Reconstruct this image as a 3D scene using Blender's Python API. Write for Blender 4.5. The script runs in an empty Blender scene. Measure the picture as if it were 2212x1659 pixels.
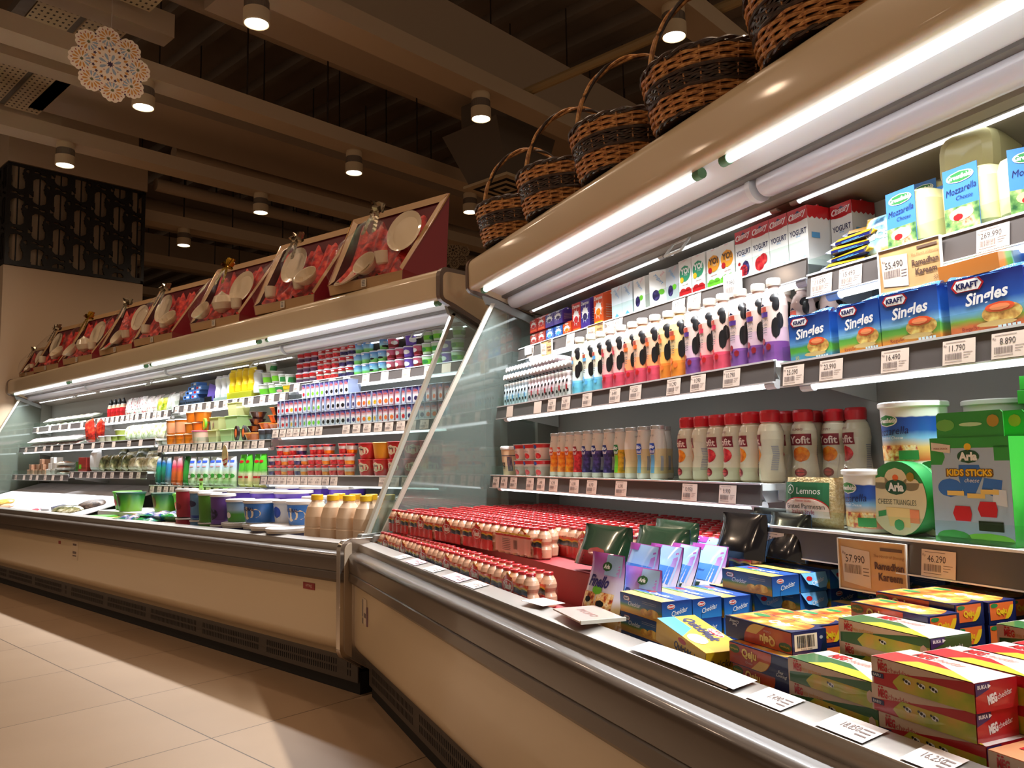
import bpy, math, random
from math import sin, cos, pi, radians, sqrt, atan2
from mathutils import Matrix, Vector
random.seed(7)
S = bpy.context.scene
COL = S.collection
# ------------------------------------------------------------- camera
camd = bpy.data.cameras.new('camera')
camd.sensor_fit = 'HORIZONTAL'; camd.sensor_width = 36.0; camd.lens = 36.0*1720/2212
camd.clip_start = 0.02; camd.clip_end = 200
cam = bpy.data.objects.new('camera', camd); COL.objects.link(cam)
_r = Vector((0.679819, -0.73318, -0.017087)); _u = Vector((-0.056551, -0.075636, 0.995531)); _f = Vector((0.731196, 0.675815, 0.092881))
cam.matrix_world = Matrix(((_r.x, _u.x, -_f.x, 0), (_r.y, _u.y, -_f.y, 0), (_r.z, _u.z, -_f.z, 1.08), (0, 0, 0, 1)))
S.camera = cam
# ------------------------------------------------------------- world, exposure
w = bpy.data.worlds.new('world'); S.world = w; w.use_nodes = True
w.node_tree.nodes['Background'].inputs[0].default_value = (1.0, 0.74, 0.52, 1)
w.node_tree.nodes['Background'].inputs[1].default_value = 0.28  # added warm ambient fill, entering where left and front walls are left out
S.view_settings.view_transform = 'Standard'; S.view_settings.look = 'None'
S.view_settings.gamma = 1.0; S.view_settings.use_curve_mapping = False
S.view_settings.exposure = 0.0
S.cycles.use_denoising = True; S.cycles.use_adaptive_sampling = True; S.cycles.adaptive_threshold = 0.05
S.cycles.max_bounces = 6; S.cycles.diffuse_bounces = 3; S.cycles.glossy_bounces = 3
S.cycles.transmission_bounces = 4; S.cycles.transparent_max_bounces = 8
S.cycles.caustics_reflective = False; S.cycles.caustics_refractive = False
S.cycles.sample_clamp_indirect = 4.0
LAMP_W = 35.0       # watts of each ceiling lamp
TUBE_E = 3.2        # emission of the case tubes
CASE_W = 12.0        # watts of the light strip under each metre of canopy
WARM = (1.0, 0.72, 0.50); COOL = (0.93, 0.97, 1.0)

# ------------------------------------------------------------- materials
def lin(h):
    h = h.lstrip('#'); v = [int(h[i:i+2], 16)/255 for i in (0, 2, 4)]
    return tuple((c/12.92 if c <= 0.04045 else ((c+0.055)/1.055)**2.4) for c in v) + (1.0,)
_M = {}
def mat(h, rough=0.5, metal=0.0, coat=0.0, trans=0.0, bump=None, emis=0.0, name=None):
    key = (h, rough, metal, coat, trans, bump, emis)
    if key in _M: return _M[key]
    m = bpy.data.materials.new(name or ('mat_'+h.lstrip('#'))); m.use_nodes = True
    b = m.node_tree.nodes['Principled BSDF']
    b.inputs['Base Color'].default_value = lin(h)
    b.inputs['Roughness'].default_value = rough; b.inputs['Metallic'].default_value = metal
    b.inputs['Coat Weight'].default_value = coat; b.inputs['Coat Roughness'].default_value = 0.08
    if emis:
        b.inputs['Emission Color'].default_value = lin(h); b.inputs['Emission Strength'].default_value = emis
    if bump:
        nt = m.node_tree; n = nt.nodes.new('ShaderNodeTexNoise'); n.inputs['Scale'].default_value = bump[0]
        tc = nt.nodes.new('ShaderNodeTexCoord'); nt.links.new(tc.outputs['Object'], n.inputs['Vector'])
        bp = nt.nodes.new('ShaderNodeBump'); bp.inputs['Strength'].default_value = bump[1]; bp.inputs['Distance'].default_value = 0.01
        nt.links.new(n.outputs['Fac'], bp.inputs['Height']); nt.links.new(bp.outputs['Normal'], b.inputs['Normal'])
    m.diffuse_color = lin(h)
    _M[key] = m; return m
def noise_mat(name, cols, scale=8.0, rough=0.5, detail=3.0, coat=0.0, coord='Object', dist=0.0, metal=0.0, vor=False, bump=0.0, const=False, mapscale=(1,1,1)):
    if name in _M: return _M[name]
    m = bpy.data.materials.new(name); m.use_nodes = True; nt = m.node_tree
    b = nt.nodes['Principled BSDF']; b.inputs['Roughness'].default_value = rough; b.inputs['Coat Weight'].default_value = coat
    b.inputs['Metallic'].default_value = metal
    tc = nt.nodes.new('ShaderNodeTexCoord'); mp = nt.nodes.new('ShaderNodeMapping'); mp.inputs['Scale'].default_value = mapscale
    nt.links.new(tc.outputs[coord], mp.inputs['Vector'])
    if vor:
        n = nt.nodes.new('ShaderNodeTexVoronoi'); n.inputs['Scale'].default_value = scale; out = n.outputs['Color']
        sp = nt.nodes.new('ShaderNodeSeparateColor'); nt.links.new(out, sp.inputs[0]); out = sp.outputs[0]
    else:
        n = nt.nodes.new('ShaderNodeTexNoise'); n.inputs['Scale'].default_value = scale; n.inputs['Detail'].default_value = detail
        n.inputs['Distortion'].default_value = dist; out = n.outputs['Fac']
    nt.links.new(mp.outputs[0], n.inputs['Vector'])
    r = nt.nodes.new('ShaderNodeValToRGB'); r.color_ramp.interpolation = 'CONSTANT' if const else 'LINEAR'
    els = r.color_ramp.elements
    while len(els) < len(cols): els.new(0.5)
    for e, (p, c) in zip(els, cols): e.position = p; e.color = lin(c)
    nt.links.new(out, r.inputs[0]); nt.links.new(r.outputs[0], b.inputs['Base Color'])
    if bump:
        bp = nt.nodes.new('ShaderNodeBump'); bp.inputs['Strength'].default_value = bump; bp.inputs['Distance'].default_value = 0.01
        nt.links.new(n.outputs[0], bp.inputs['Height']); nt.links.new(bp.outputs['Normal'], b.inputs['Normal'])
    _M[name] = m; return m
def film_mat(name, tint='#ffffff', fac=0.25, rough=0.08, body=0.0, wrinkle=0.0, fres=1.35, base=None):
    """thin clear plastic or glass sheet: mostly see-through, with real reflections"""
    if name in _M: return _M[name]
    m = bpy.data.materials.new(name); m.use_nodes = True; nt = m.node_tree; nt.nodes.clear()
    o = nt.nodes.new('ShaderNodeOutputMaterial'); t = nt.nodes.new('ShaderNodeBsdfTransparent'); t.inputs[0].default_value = lin(tint)
    g = nt.nodes.new('ShaderNodeBsdfGlossy'); g.inputs['Roughness'].default_value = rough
    fr = nt.nodes.new('ShaderNodeLayerWeight'); fr.inputs['Blend'].default_value = 0.5
    pw = nt.nodes.new('ShaderNodeMath'); pw.operation = 'POWER'; pw.inputs[1].default_value = 4.0; nt.links.new(fr.outputs['Facing'], pw.inputs[0])
    mx = nt.nodes.new('ShaderNodeMixShader'); ad = nt.nodes.new('ShaderNodeMath'); ad.operation = 'MULTIPLY_ADD'; ad.use_clamp = True
    ad.inputs[1].default_value = fres-1.0; ad.inputs[2].default_value = fac; nt.links.new(pw.outputs[0], ad.inputs[0])
    nt.links.new(ad.outputs[0], mx.inputs[0]); nt.links.new(t.outputs[0], mx.inputs[1]); nt.links.new(g.outputs[0], mx.inputs[2])
    last = mx.outputs[0]
    if body:
        d = nt.nodes.new('ShaderNodeBsdfDiffuse'); d.inputs[0].default_value = lin(base or tint)
        m2 = nt.nodes.new('ShaderNodeMixShader'); m2.inputs[0].default_value = body
        nt.links.new(last, m2.inputs[1]); nt.links.new(d.outputs[0], m2.inputs[2]); last = m2.outputs[0]
    if wrinkle:
        n = nt.nodes.new('ShaderNodeTexNoise'); n.inputs['Scale'].default_value = 28; n.inputs['Detail'].default_value = 4
        n.inputs['Distortion'].default_value = 1.0
        tc = nt.nodes.new('ShaderNodeTexCoord'); nt.links.new(tc.outputs['Object'], n.inputs['Vector'])
        bp = nt.nodes.new('ShaderNodeBump'); bp.inputs['Strength'].default_value = wrinkle; bp.inputs['Distance'].default_value = 0.02
        nt.links.new(n.outputs[0], bp.inputs['Height']); nt.links.new(bp.outputs['Normal'], g.inputs['Normal'])
    nt.links.new(last, o.inputs[0]); _M[name] = m; return m
def glow_mat(name, col, strength):
    if name in _M: return _M[name]
    m = bpy.data.materials.new(name); m.use_nodes = True; nt = m.node_tree; nt.nodes.clear()
    o = nt.nodes.new('ShaderNodeOutputMaterial'); e = nt.nodes.new('ShaderNodeEmission')
    e.inputs[0].default_value = (*col, 1); e.inputs[1].default_value = strength
    nt.links.new(e.outputs[0], o.inputs[0]); _M[name] = m; return m
def grad_mat(name, stops, lo, hi, axis='Z', rough=0.4, coat=0.0, noise=0.0):
    """printed colour bands along an object axis (print on packaging)"""
    if name in _M: return _M[name]
    m = bpy.data.materials.new(name); m.use_nodes = True; nt = m.node_tree
    b = nt.nodes['Principled BSDF']; b.inputs['Roughness'].default_value = rough; b.inputs['Coat Weight'].default_value = coat
    tc = nt.nodes.new('ShaderNodeTexCoord'); sp = nt.nodes.new('ShaderNodeSeparateXYZ'); nt.links.new(tc.outputs['Object'], sp.inputs[0])
    mr = nt.nodes.new('ShaderNodeMapRange'); mr.inputs[1].default_value = lo; mr.inputs[2].default_value = hi
    src = sp.outputs[axis]
    if noise:
        n = nt.nodes.new('ShaderNodeTexNoise'); n.inputs['Scale'].default_value = 30; nt.links.new(tc.outputs['Object'], n.inputs['Vector'])
        ma = nt.nodes.new('ShaderNodeMath'); ma.operation = 'MULTIPLY_ADD'; ma.inputs[1].default_value = noise
        nt.links.new(n.outputs['Fac'], ma.inputs[0]); nt.links.new(src, ma.inputs[2]); src = ma.outputs[0]
    nt.links.new(src, mr.inputs[0])
    r = nt.nodes.new('ShaderNodeValToRGB'); els = r.color_ramp.elements
    while len(els) < len(stops): els.new(0.5)
    for e, (p, c) in zip(els, stops): e.position = p; e.color = lin(c)
    nt.links.new(mr.outputs[0], r.inputs[0]); nt.links.new(r.outputs[0], b.inputs['Base Color'])
    _M[name] = m; return m

# ------------------------------------------------------------- mesh builder
_TXT = {}
def text_mesh(s, bold=0.0, shear=0.0):
    """flat letter shapes of height about 1 (verts, faces, width)"""
    key = (s, bold, shear)
    if key in _TXT: return _TXT[key]
    c = bpy.data.curves.new('lettering', 'FONT'); c.body = s; c.size = 1.0; c.offset = bold; c.shear = shear
    c.resolution_u = 2; c.fill_mode = 'FRONT'
    o = bpy.data.objects.new('lettering', c); COL.objects.link(o)
    dg = bpy.context.evaluated_depsgraph_get(); me = bpy.data.meshes.new_from_object(o.evaluated_get(dg))
    vs = [tuple(v.co[:2]) for v in me.vertices]; fs = [tuple(p.vertices) for p in me.polygons]
    bpy.data.objects.remove(o); bpy.data.curves.remove(c); bpy.data.meshes.remove(me)
    x0 = min((v[0] for v in vs), default=0); x1 = max((v[0] for v in vs), default=1)
    y0 = min((v[1] for v in vs), default=0); y1 = max((v[1] for v in vs), default=1)
    vs = [(v[0]-(x0+x1)/2, v[1]-(y0+y1)/2) for v in vs]
    _TXT[key] = (vs, fs, x1-x0, y1-y0); return _TXT[key]

class MB:
    def __init__(s): s.v = []; s.f = []; s.m = []; s.ms = []; s.T = None
    def mi(s, m):
        if m not in s.ms: s.ms.append(m)
        return s.ms.index(m)
    def add(s, vs, fs, m):
        b = len(s.v)
        if s.T is not None: vs = [tuple(s.T @ Vector(v)) for v in vs]
        s.v += [tuple(v) for v in vs]; i = s.mi(m)
        for f in fs: s.f.append(tuple(b+k for k in f)); s.m.append(i)
    def box(s, x0, x1, y0, y1, z0, z1, m):
        s.hexa([(x0,y0,z0),(x1,y0,z0),(x1,y1,z0),(x0,y1,z0),(x0,y0,z1),(x1,y0,z1),(x1,y1,z1),(x0,y1,z1)], m)
    def hexa(s, p, m):
        s.add(p, [(0,3,2,1),(4,5,6,7),(0,1,5,4),(1,2,6,5),(2,3,7,6),(3,0,4,7)], m)
    def prism(s, prof, x0, x1, m, axis='x', caps=True):
        """prof: closed list of (a,b) in the plane across the axis"""
        n = len(prof)
        def P(t, a, b): return (t, a, b) if axis == 'x' else ((a, t, b) if axis == 'y' else (a, b, t))
        vs = [P(x0, a, b) for a, b in prof] + [P(x1, a, b) for a, b in prof]
        fs = [(i, (i+1) % n, n+(i+1) % n, n+i) for i in range(n)]
        if caps: fs += [tuple(range(n-1, -1, -1)), tuple(range(n, 2*n))]
        s.add(vs, fs, m)
    def lathe(s, prof, m, n=20, cx=0, cy=0, cap0=True, cap1=True, sx=1.0, sy=1.0, mats=None, sq=0.0):
        """prof: list of (r,z); mats: material of each band"""
        def R(k, r):
            a = 2*pi*k/n; c, d = cos(a), sin(a)
            if sq:
                q = (abs(c)**sq+abs(d)**sq)**(-1/sq); r = r*q
            return (cx+r*c*sx, cy+r*d*sy)
        for i in range(len(prof)-1):
            (r0, z0), (r1, z1) = prof[i], prof[i+1]
            vs = [(*R(k, r0), z0) for k in range(n)] + [(*R(k, r1), z1) for k in range(n)]
            s.add(vs, [(k, (k+1) % n, n+(k+1) % n, n+k) for k in range(n)], mats[i] if mats else m)
        if cap0: s.add([(*R(k, prof[0][0]), prof[0][1]) for k in range(n)], [tuple(range(n-1, -1, -1))], mats[0] if mats else m)
        if cap1: s.add([(*R(k, prof[-1][0]), prof[-1][1]) for k in range(n)], [tuple(range(n))], mats[-1] if mats else m)
    def tube(s, pts, r, m, n=8, caps=True, twist=0):
        pts = [Vector(p) for p in pts]; rings = []
        for i, p in enumerate(pts):
            d = (pts[min(i+1, len(pts)-1)]-pts[max(i-1, 0)]).normalized()
            u = Vector((0, 0, 1)) if abs(d.z) < 0.9 else Vector((1, 0, 0))
            a = d.cross(u).normalized(); b = d.cross(a).normalized(); rr = r[i] if isinstance(r, (list, tuple)) else r
            rings.append([tuple(p+a*rr*cos(2*pi*k/n)+b*rr*sin(2*pi*k/n)) for k in range(n)])
        vs = [v for g in rings for v in g]; fs = []
        for i in range(len(pts)-1):
            for k in range(n): fs.append((i*n+k, i*n+(k+1) % n, (i+1)*n+(k+1) % n, (i+1)*n+k))
        if caps: fs += [tuple(range(n-1, -1, -1)), tuple((len(pts)-1)*n+k for k in range(n))]
        s.add(vs, fs, m)
    def grid(s, fn, nu, nv, m, u0=0, u1=1, v0=0, v1=1):
        vs = [fn(u0+(u1-u0)*i/nu, v0+(v1-v0)*j/nv) for j in range(nv+1) for i in range(nu+1)]
        w_ = nu+1; s.add(vs, [(j*w_+i, j*w_+i+1, (j+1)*w_+i+1, (j+1)*w_+i) for j in range(nv) for i in range(nu)], m)
    # ---- printed shapes on a surface fn(u,v)->(x,y,z)
    def span(s, fn, v0, v1, l, r, m, nv=10, nu=3):
        def P(i, j):
            v = v0+(v1-v0)*j/nv; a, b = l(v), r(v); return fn(a+(b-a)*i/nu, v)
        vs = [P(i, j) for j in range(nv+1) for i in range(nu+1)]; w_ = nu+1
        s.add(vs, [(j*w_+i, j*w_+i+1, (j+1)*w_+i+1, (j+1)*w_+i) for j in range(nv) for i in range(nu)], m)
    def rect(s, fn, u0, u1, v0, v1, m, nu=1, nv=1): s.span(fn, v0, v1, lambda v: u0, lambda v: u1, m, nv, nu)
    def oval(s, fn, cu, cv, a, b, m, nv=10, nu=2):
        h = lambda v: a*sqrt(max(0.0, 1-((v-cv)/b)**2)); s.span(fn, cv-b, cv+b, lambda v: cu-h(v), lambda v: cu+h(v), m, nv, nu)
    def text(s, fn, t, cu, cv, h, m, bold=0.0, shear=0.0, rot=0.0, maxw=None, sx=1.0, curve=0.0):
        vs, fs, w_, hh = text_mesh(t, bold, shear); k = h/0.72; kx = k*sx
        if maxw and w_*kx > maxw: kx = maxw/w_
        c, d = cos(rot), sin(rot); out = []
        for x, y in vs:
            x *= kx; y = y*k+curve*(x*x)
            out.append(fn(cu+x*c-y*d, cv+x*d+y*c))
        s.add(out, fs, m)
    def poly(s, fn, pts, m): s.add([fn(*p) for p in pts], [tuple(range(len(pts)))], m)
    def build(s, name, parent=None, smooth=35, bevel=0.0, sub=0):
        me = bpy.data.meshes.new(name); me.from_pydata(s.v, [], s.f)
        for m in s.ms: me.materials.append(m)
        me.polygons.foreach_set('material_index', s.m)
        if smooth:
            me.shade_smooth(); me.set_sharp_from_angle(angle=radians(smooth))
        me.update()
        o = bpy.data.objects.new(name, me); COL.objects.link(o)
        if parent is not None: o.parent = parent
        if bevel:
            b = o.modifiers.new('bevel', 'BEVEL'); b.width = bevel; b.segments = 2; b.limit_method = 'ANGLE'; b.angle_limit = radians(50)
        return o
def flat(y, e=0.0006, x0=0, z0=0): return lambda u, v: (x0+u, y-e, z0+v)              # print on a face looking to -y
def sidep(x, e=0.0006, y0=0, z0=0): return lambda u, v: (x+e, y0+u, z0+v)             # print on a face looking to +x
def topp(z, e=0.0006, x0=0, y0=0): return lambda u, v: (x0+u, y0+v, z+e)               # print on a top
def cyl(r, e=0.0008, a0=0.0):                                                          # print round a bottle; r may be a function of z
    rf = r if callable(r) else (lambda z: r)
    def fn(u, v):
        R = rf(v)+e; R0 = rf(v); a = u/max(R0, 1e-4)+a0; return (R*sin(a), -R*cos(a), v)
    return fn
def prof_r(prof):
    def rf(z):
        for (r0, z0), (r1, z1) in zip(prof, prof[1:]):
            if min(z0, z1) <= z <= max(z0, z1) and z1 != z0: return r0+(r1-r0)*(z-z0)/(z1-z0)
        return prof[-1][0] if z > prof[-1][1] else prof[0][0]
    return rf
def lighten(o): return o

# ------------------------------------------------------------- object helpers
def tag(o, label, cat, group=None):
    o['label'] = label; o['category'] = cat
    if group: o['group'] = group
    return o
def empty(name, label=None, cat=None, group=None):
    o = bpy.data.objects.new(name, None); o.empty_display_size = 0.05; COL.objects.link(o)
    if label: tag(o, label, cat, group)
    return o
KIDS = {}
def kids(o): return [c for c in o.children]
def dup(root, M, label=None, group=None, cat=None):
    r = root.copy(); COL.objects.link(r); r.parent = None; r.matrix_world = M
    if label: r['label'] = label
    if cat: r['category'] = cat
    if group: r['group'] = group
    for ch in root.children:
        c = ch.copy(); COL.objects.link(c); c.parent = r; c.matrix_parent_inverse = Matrix()
        for g in ch.children:
            d = g.copy(); COL.objects.link(d); d.parent = c; d.matrix_parent_inverse = Matrix()
    return r
def struct(o): o['kind'] = 'structure'; return o
def RZ(a): return Matrix.Rotation(radians(a), 4, 'Z')
def RX(a): return Matrix.Rotation(radians(a), 4, 'X')
def RY(a): return Matrix.Rotation(radians(a), 4, 'Y')
def TR(x, y, z): return Matrix.Translation((x, y, z))
def SC(x, y=None, z=None):
    y = x if y is None else y; z = x if z is None else z; return Matrix.Diagonal((x, y, z, 1))
# frames of the two cases: x to the shopper's right, y into the case
ang = radians(23.455)
MA = TR(3.72*sin(ang)+0.80*cos(ang), 3.72*cos(ang)-0.80*sin(ang), 0) @ RZ(-113.455)
MBm = TR(2.19, 3.12, 0) @ RZ(-90)
USED = set()
def put(proto, M, label, group=None):
    """first use moves the model itself, later ones copy it"""
    if proto.name not in USED:
        USED.add(proto.name); proto.matrix_world = M; proto['label'] = label
        if group: proto['group'] = group
        return proto
    return dup(proto, M, label, group)
# ============================================================= ROOM
def floor_material():
    m = bpy.data.materials.new('floor_tiles'); m.use_nodes = True; nt = m.node_tree; b = nt.nodes['Principled BSDF']
    tc = nt.nodes.new('ShaderNodeTexCoord'); mp = nt.nodes.new('ShaderNodeMapping')
    mp.inputs['Location'].default_value = (-1.57+1.6, -4.7+4.8, 0); nt.links.new(tc.outputs['Object'], mp.inputs[0])
    br = nt.nodes.new('ShaderNodeTexBrick'); br.offset = 0.0; br.squash = 1.0
    br.inputs['Color1'].default_value = lin('#a2866a'); br.inputs['Color2'].default_value = lin('#9c8064')
    br.inputs['Mortar'].default_value = lin('#4a3828'); br.inputs['Scale'].default_value = 1.0
    br.inputs['Mortar Size'].default_value = 0.0028; br.inputs['Mortar Smooth'].default_value = 0.1
    br.inputs['Brick Width'].default_value = 0.8; br.inputs['Row Height'].default_value = 0.8
    nt.links.new(mp.outputs[0], br.inputs['Vector'])
    n = nt.nodes.new('ShaderNodeTexNoise'); n.inputs['Scale'].default_value = 1.6; n.inputs['Detail'].default_value = 6
    nt.links.new(tc.outputs['Object'], n.inputs['Vector'])
    mx = nt.nodes.new('ShaderNodeMix'); mx.data_type = 'RGBA'; mx.blend_type = 'MULTIPLY'; mx.inputs[0].default_value = 0.5
    r = nt.nodes.new('ShaderNodeValToRGB'); r.color_ramp.elements[0].position = 0.3; r.color_ramp.elements[0].color = (0.8, 0.78, 0.75, 1)
    r.color_ramp.elements[1].position = 0.7; nt.links.new(n.outputs[0], r.inputs[0])
    nt.links.new(br.outputs['Color'], mx.inputs[6]); nt.links.new(r.outputs[0], mx.inputs[7]); nt.links.new(mx.outputs[2], b.inputs['Base Color'])
    b.inputs['Roughness'].default_value = 0.42
    return m
m = MB(); m.box(-8, 14, -4, 26, -0.1, 0.0, floor_material()); struct(m.build('floor', smooth=0))
PAINT = mat('#cbb8a4', 0.75); DUCTM = mat('#b8a48e', 0.8, bump=(3, 0.05)); SLABM = noise_mat('slab', [(0.3, '#8f8072'), (0.7, '#9c8c7c')], 1.5, 0.9)
DARKM = mat('#6a5e52', 0.8)
m = MB(); m.box(-8, 14, -4, 26, 6.5, 6.7, SLABM)
for k in range(-14, 26):
    x = k*0.56; m.box(x-0.05, x+0.05, -4, 26, 6.36, 6.5, SLABM)
struct(m.build('ceiling', smooth=0))
m = MB(); m.box(-8, 14, 26, 26.2, 0, 6.5, mat('#7a6a5c', 0.9)); struct(m.build('wall_back', smooth=0))
m = MB(); m.box(14, 14.2, -4, 26, 0, 6.5, mat('#7a6a5c', 0.9)); struct(m.build('wall_right', smooth=0))

# beige column block behind the far end of the left case
COLM = mat('#c3ab90', 0.7)
m = MB(); m.box(2.83, 4.28, 10.78, 12.6, 0, 6.5, COLM)
m.box(2.72, 4.34, 10.68, 12.7, 0, 3.47, COLM); m.box(2.72, 4.36, 10.66, 12.7, 4.74, 5.05, COLM)
struct(m.build('wall_pillar', smooth=0))
# pierced black screen: a plate with bone shaped and oval holes, made as a grid
def screen(name, w_, h_, thick):
    nx, nz = 200, 168; P = MB(); blk = mat('#17120f', 0.45)
    def hole(x, z):
        # repeating motif: pairs of long rounded holes split by thin bars, small tilted ovals between
        cw, chh = 0.235, 0.44
        fx = x/cw; col = math.floor(fx); lx = (fx-col)*cw-cw/2
        zz = z + col*0.145; r_ = zz/chh; row = math.floor(r_); lz = (r_-row)*chh-chh/2
        if 0.004 < abs(lx) and abs(lx) < 0.088 and abs(lz) < 0.165:
            side = 1 if lx > 0 else -1
            q = lz/0.165
            # waist on one side, full on the other
            wdt = 0.080-0.032*max(0.0, 1-(q*side-0.25)**2*3.2)*(1 if side > 0 else 0.25)
            a = max(0.0, abs(lz)-0.105)
            if a > 0: wdt = sqrt(max(0.0, 1-(a/0.062)**2))*wdt
            if abs(lx) < wdt: return True
        for ox, oz in ((cw/2, 0.075), (-cw/2, -0.07), (0.03, chh/2-0.002), (-0.03, -chh/2+0.002)):
            a, b = lx-ox, lz-oz; c_, s_ = 0.93, -0.36
            u, v = a*c_+b*s_, -a*s_+b*c_
            if (u/0.042)**2+(v/0.026)**2 < 1: return True
        return False
    e = 0.035
    solid = [[(i < e/w_*nx or i >= nx-e/w_*nx or j < e/h_*nz or j >= nz-e/h_*nz) or not hole((i+.5)/nx*w_, (j+.5)/nz*h_) for i in range(nx)] for j in range(nz)]
    X = lambda i: i/nx*w_
    Z = lambda j: j/nz*h_
    for j in range(nz):
        i = 0
        while i < nx:
            if solid[j][i]:
                k = i
                while k < nx and solid[j][k]: k += 1
                P.add([(X(i),0,Z(j)),(X(k),0,Z(j)),(X(k),0,Z(j+1)),(X(i),0,Z(j+1)),(X(i),thick,Z(j)),(X(k),thick,Z(j)),(X(k),thick,Z(j+1)),(X(i),thick,Z(j+1))],
                      [(0,1,2,3),(7,6,5,4),(1,5,6,2),(4,0,3,7),(0,4,5,1),(3,2,6,7)], blk)
                i = k
            else: i += 1
    return P.build(name, smooth=0)
sc = screen('lattice_screen', 1.62, 1.25, 0.03); sc.location = (2.72, 10.66, 3.475)
sr = empty('lattice_screen_box', 'black pierced lattice screen wrapped round the top of the beige pillar', 'screen'); sc.parent = sr; sc.name = 'front_panel'
s2 = bpy.data.objects.new('side_panel', sc.data); COL.objects.link(s2); s2.matrix_world = TR(2.72, 12.3, 3.475) @ RZ(-90); s2.parent = sr
s2.scale = (1.0, 1, 1)
m = MB(); BK = mat('#17120f', 0.45)
m.box(4.30, 4.345, 10.66, 12.3, 3.475, 3.51, BK); m.box(4.30, 4.345, 10.66, 12.3, 4.69, 4.725, BK)
for y in (10.7, 11.1, 11.5, 11.9, 12.27): m.box(4.31, 4.34, y-0.02, y+0.02, 3.5, 4.7, BK)
m.build('side_frame', sr, smooth=0)

# ============================================================= CEILING SERVICES
def beam(name, label, x0, x1, y0, y1, z0, z1, m_, cat, group=None):
    b = MB(); b.box(x0, x1, y0, y1, z0, z1, m_)
    return tag(b.build(name, smooth=0), label, cat, group)
o = beam('air_duct', 'broad painted duct crossing above the nearest rows of ceiling lamps', 3.05, 9.5, 5.45, 6.38, 5.0, 5.56, DUCTM, 'duct')
o = beam('air_duct', 'broad painted duct beside the hanging cellophane bows, second from the front', 2.6, 9.5, 8.45, 9.55, 5.0, 5.35, DUCTM, 'duct')
o = beam('air_duct', 'dim duct in the distance behind the lattice screen', 4.6, 12.5, 12.2, 13.2, 5.0, 5.4, DUCTM, 'duct')
o = beam('air_duct', 'dim duct farthest back under the ceiling slab', 4.6, 13.5, 15.2, 16.3, 5.1, 5.5, DUCTM, 'duct')
BATT = mat('#c8b398', 0.7)
rows = [(2.98, 'nearest the camera, carrying the lamp over the wicker baskets', 2.0), (5.0, 'carrying the front pair of ceiling lamps', 1.2), (6.95, 'passing under the first duct, second row of lamps', 1.2),
        (8.95, 'third row of lamps, above the gift boxes', 2.0), (11.1, 'fourth row, right of the lattice screen', 4.4), (13.4, 'fifth row, far behind the gift boxes', 4.4), (16.0, 'farthest row in the dark back of the hall', 4.4)]
for y, tx, x0 in rows:
    b = MB(); b.box(x0 if y != 5.0 else -4, 13.5, y-0.13, y+0.13, 4.45, 4.60, BATT)
    tag(b.build('lighting_beam', smooth=0), 'painted channel beam '+tx, 'beam')
# perforated panels over the left of the aisle
pm = bpy.data.materials.new('perforated_panel'); pm.use_nodes = True; nt = pm.node_tree; b = nt.nodes['Principled BSDF']; b.inputs['Roughness'].default_value = 0.7
tc = nt.nodes.new('ShaderNodeTexCoord'); sp = nt.nodes.new('ShaderNodeSeparateXYZ'); nt.links.new(tc.outputs['Object'], sp.inputs[0])
def cell(ax, size):
    a = nt.nodes.new('ShaderNodeMath'); a.operation = 'MULTIPLY'; a.inputs[1].default_value = 1/size; nt.links.new(sp.outputs[ax], a.inputs[0])
    f = nt.nodes.new('ShaderNodeMath'); f.operation = 'FRACT'; nt.links.new(a.outputs[0], f.inputs[0])
    g = nt.nodes.new('ShaderNodeMath'); g.operation = 'COMPARE'; g.inputs[1].default_value = 0.5; g.inputs[2].default_value = 0.19; nt.links.new(f.outputs[0], g.inputs[0]); return g
c1, c2 = cell('X', 0.048), cell('Y', 0.075)
mu = nt.nodes.new('ShaderNodeMath'); mu.operation = 'MULTIPLY'; nt.links.new(c1.outputs[0], mu.inputs[0]); nt.links.new(c2.outputs[0], mu.inputs[1])
mx = nt.nodes.new('ShaderNodeMix'); mx.data_type = 'RGBA'; nt.links.new(mu.outputs[0], mx.inputs[0]); mx.inputs[6].default_value = lin('#c8b08c'); mx.inputs[7].default_value = lin('#3a2c22')
nt.links.new(mx.outputs[2], b.inputs['Base Color'])
for y0, y1, tx in ((5.2, 6.75, 'nearest, above the hanging medallion'), (7.15, 8.2, 'middle pair, left of the medallion'), (8.45, 9.7, 'farthest pair, in front of the beige pillar')):
    r_ = empty('perforated_ceiling_panel', 'perforated ceiling panels over the aisle, '+tx, 'ceiling panel')
    for a_, b_ in ((2.02, 2.35), (2.41, 2.74)) if y0 > 6 else ((1.95, 2.35), (2.41, 2.74)):
        q = MB(); q.box(a_, b_, y0, y1, 5.0, 5.03, pm); q.build('panel', r_, smooth=0)
    q = MB(); q.box(1.9, 2.0, y0, y1, 4.98, 5.06, DARKM); q.box(2.35, 2.41, y0, y1, 5.02, 5.06, DARKM); q.build('frame', r_, smooth=0)
for y, tx in ((6.95, 'near'), (8.33, 'middle'), (9.85, 'far')):
    q = MB(); q.box(1.2, 3.0, y-0.11, y+0.11, 4.9, 5.12, BATT); tag(q.build('cross_beam', smooth=0), 'short painted cross beam between the perforated panels, '+tx, 'beam')
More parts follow.
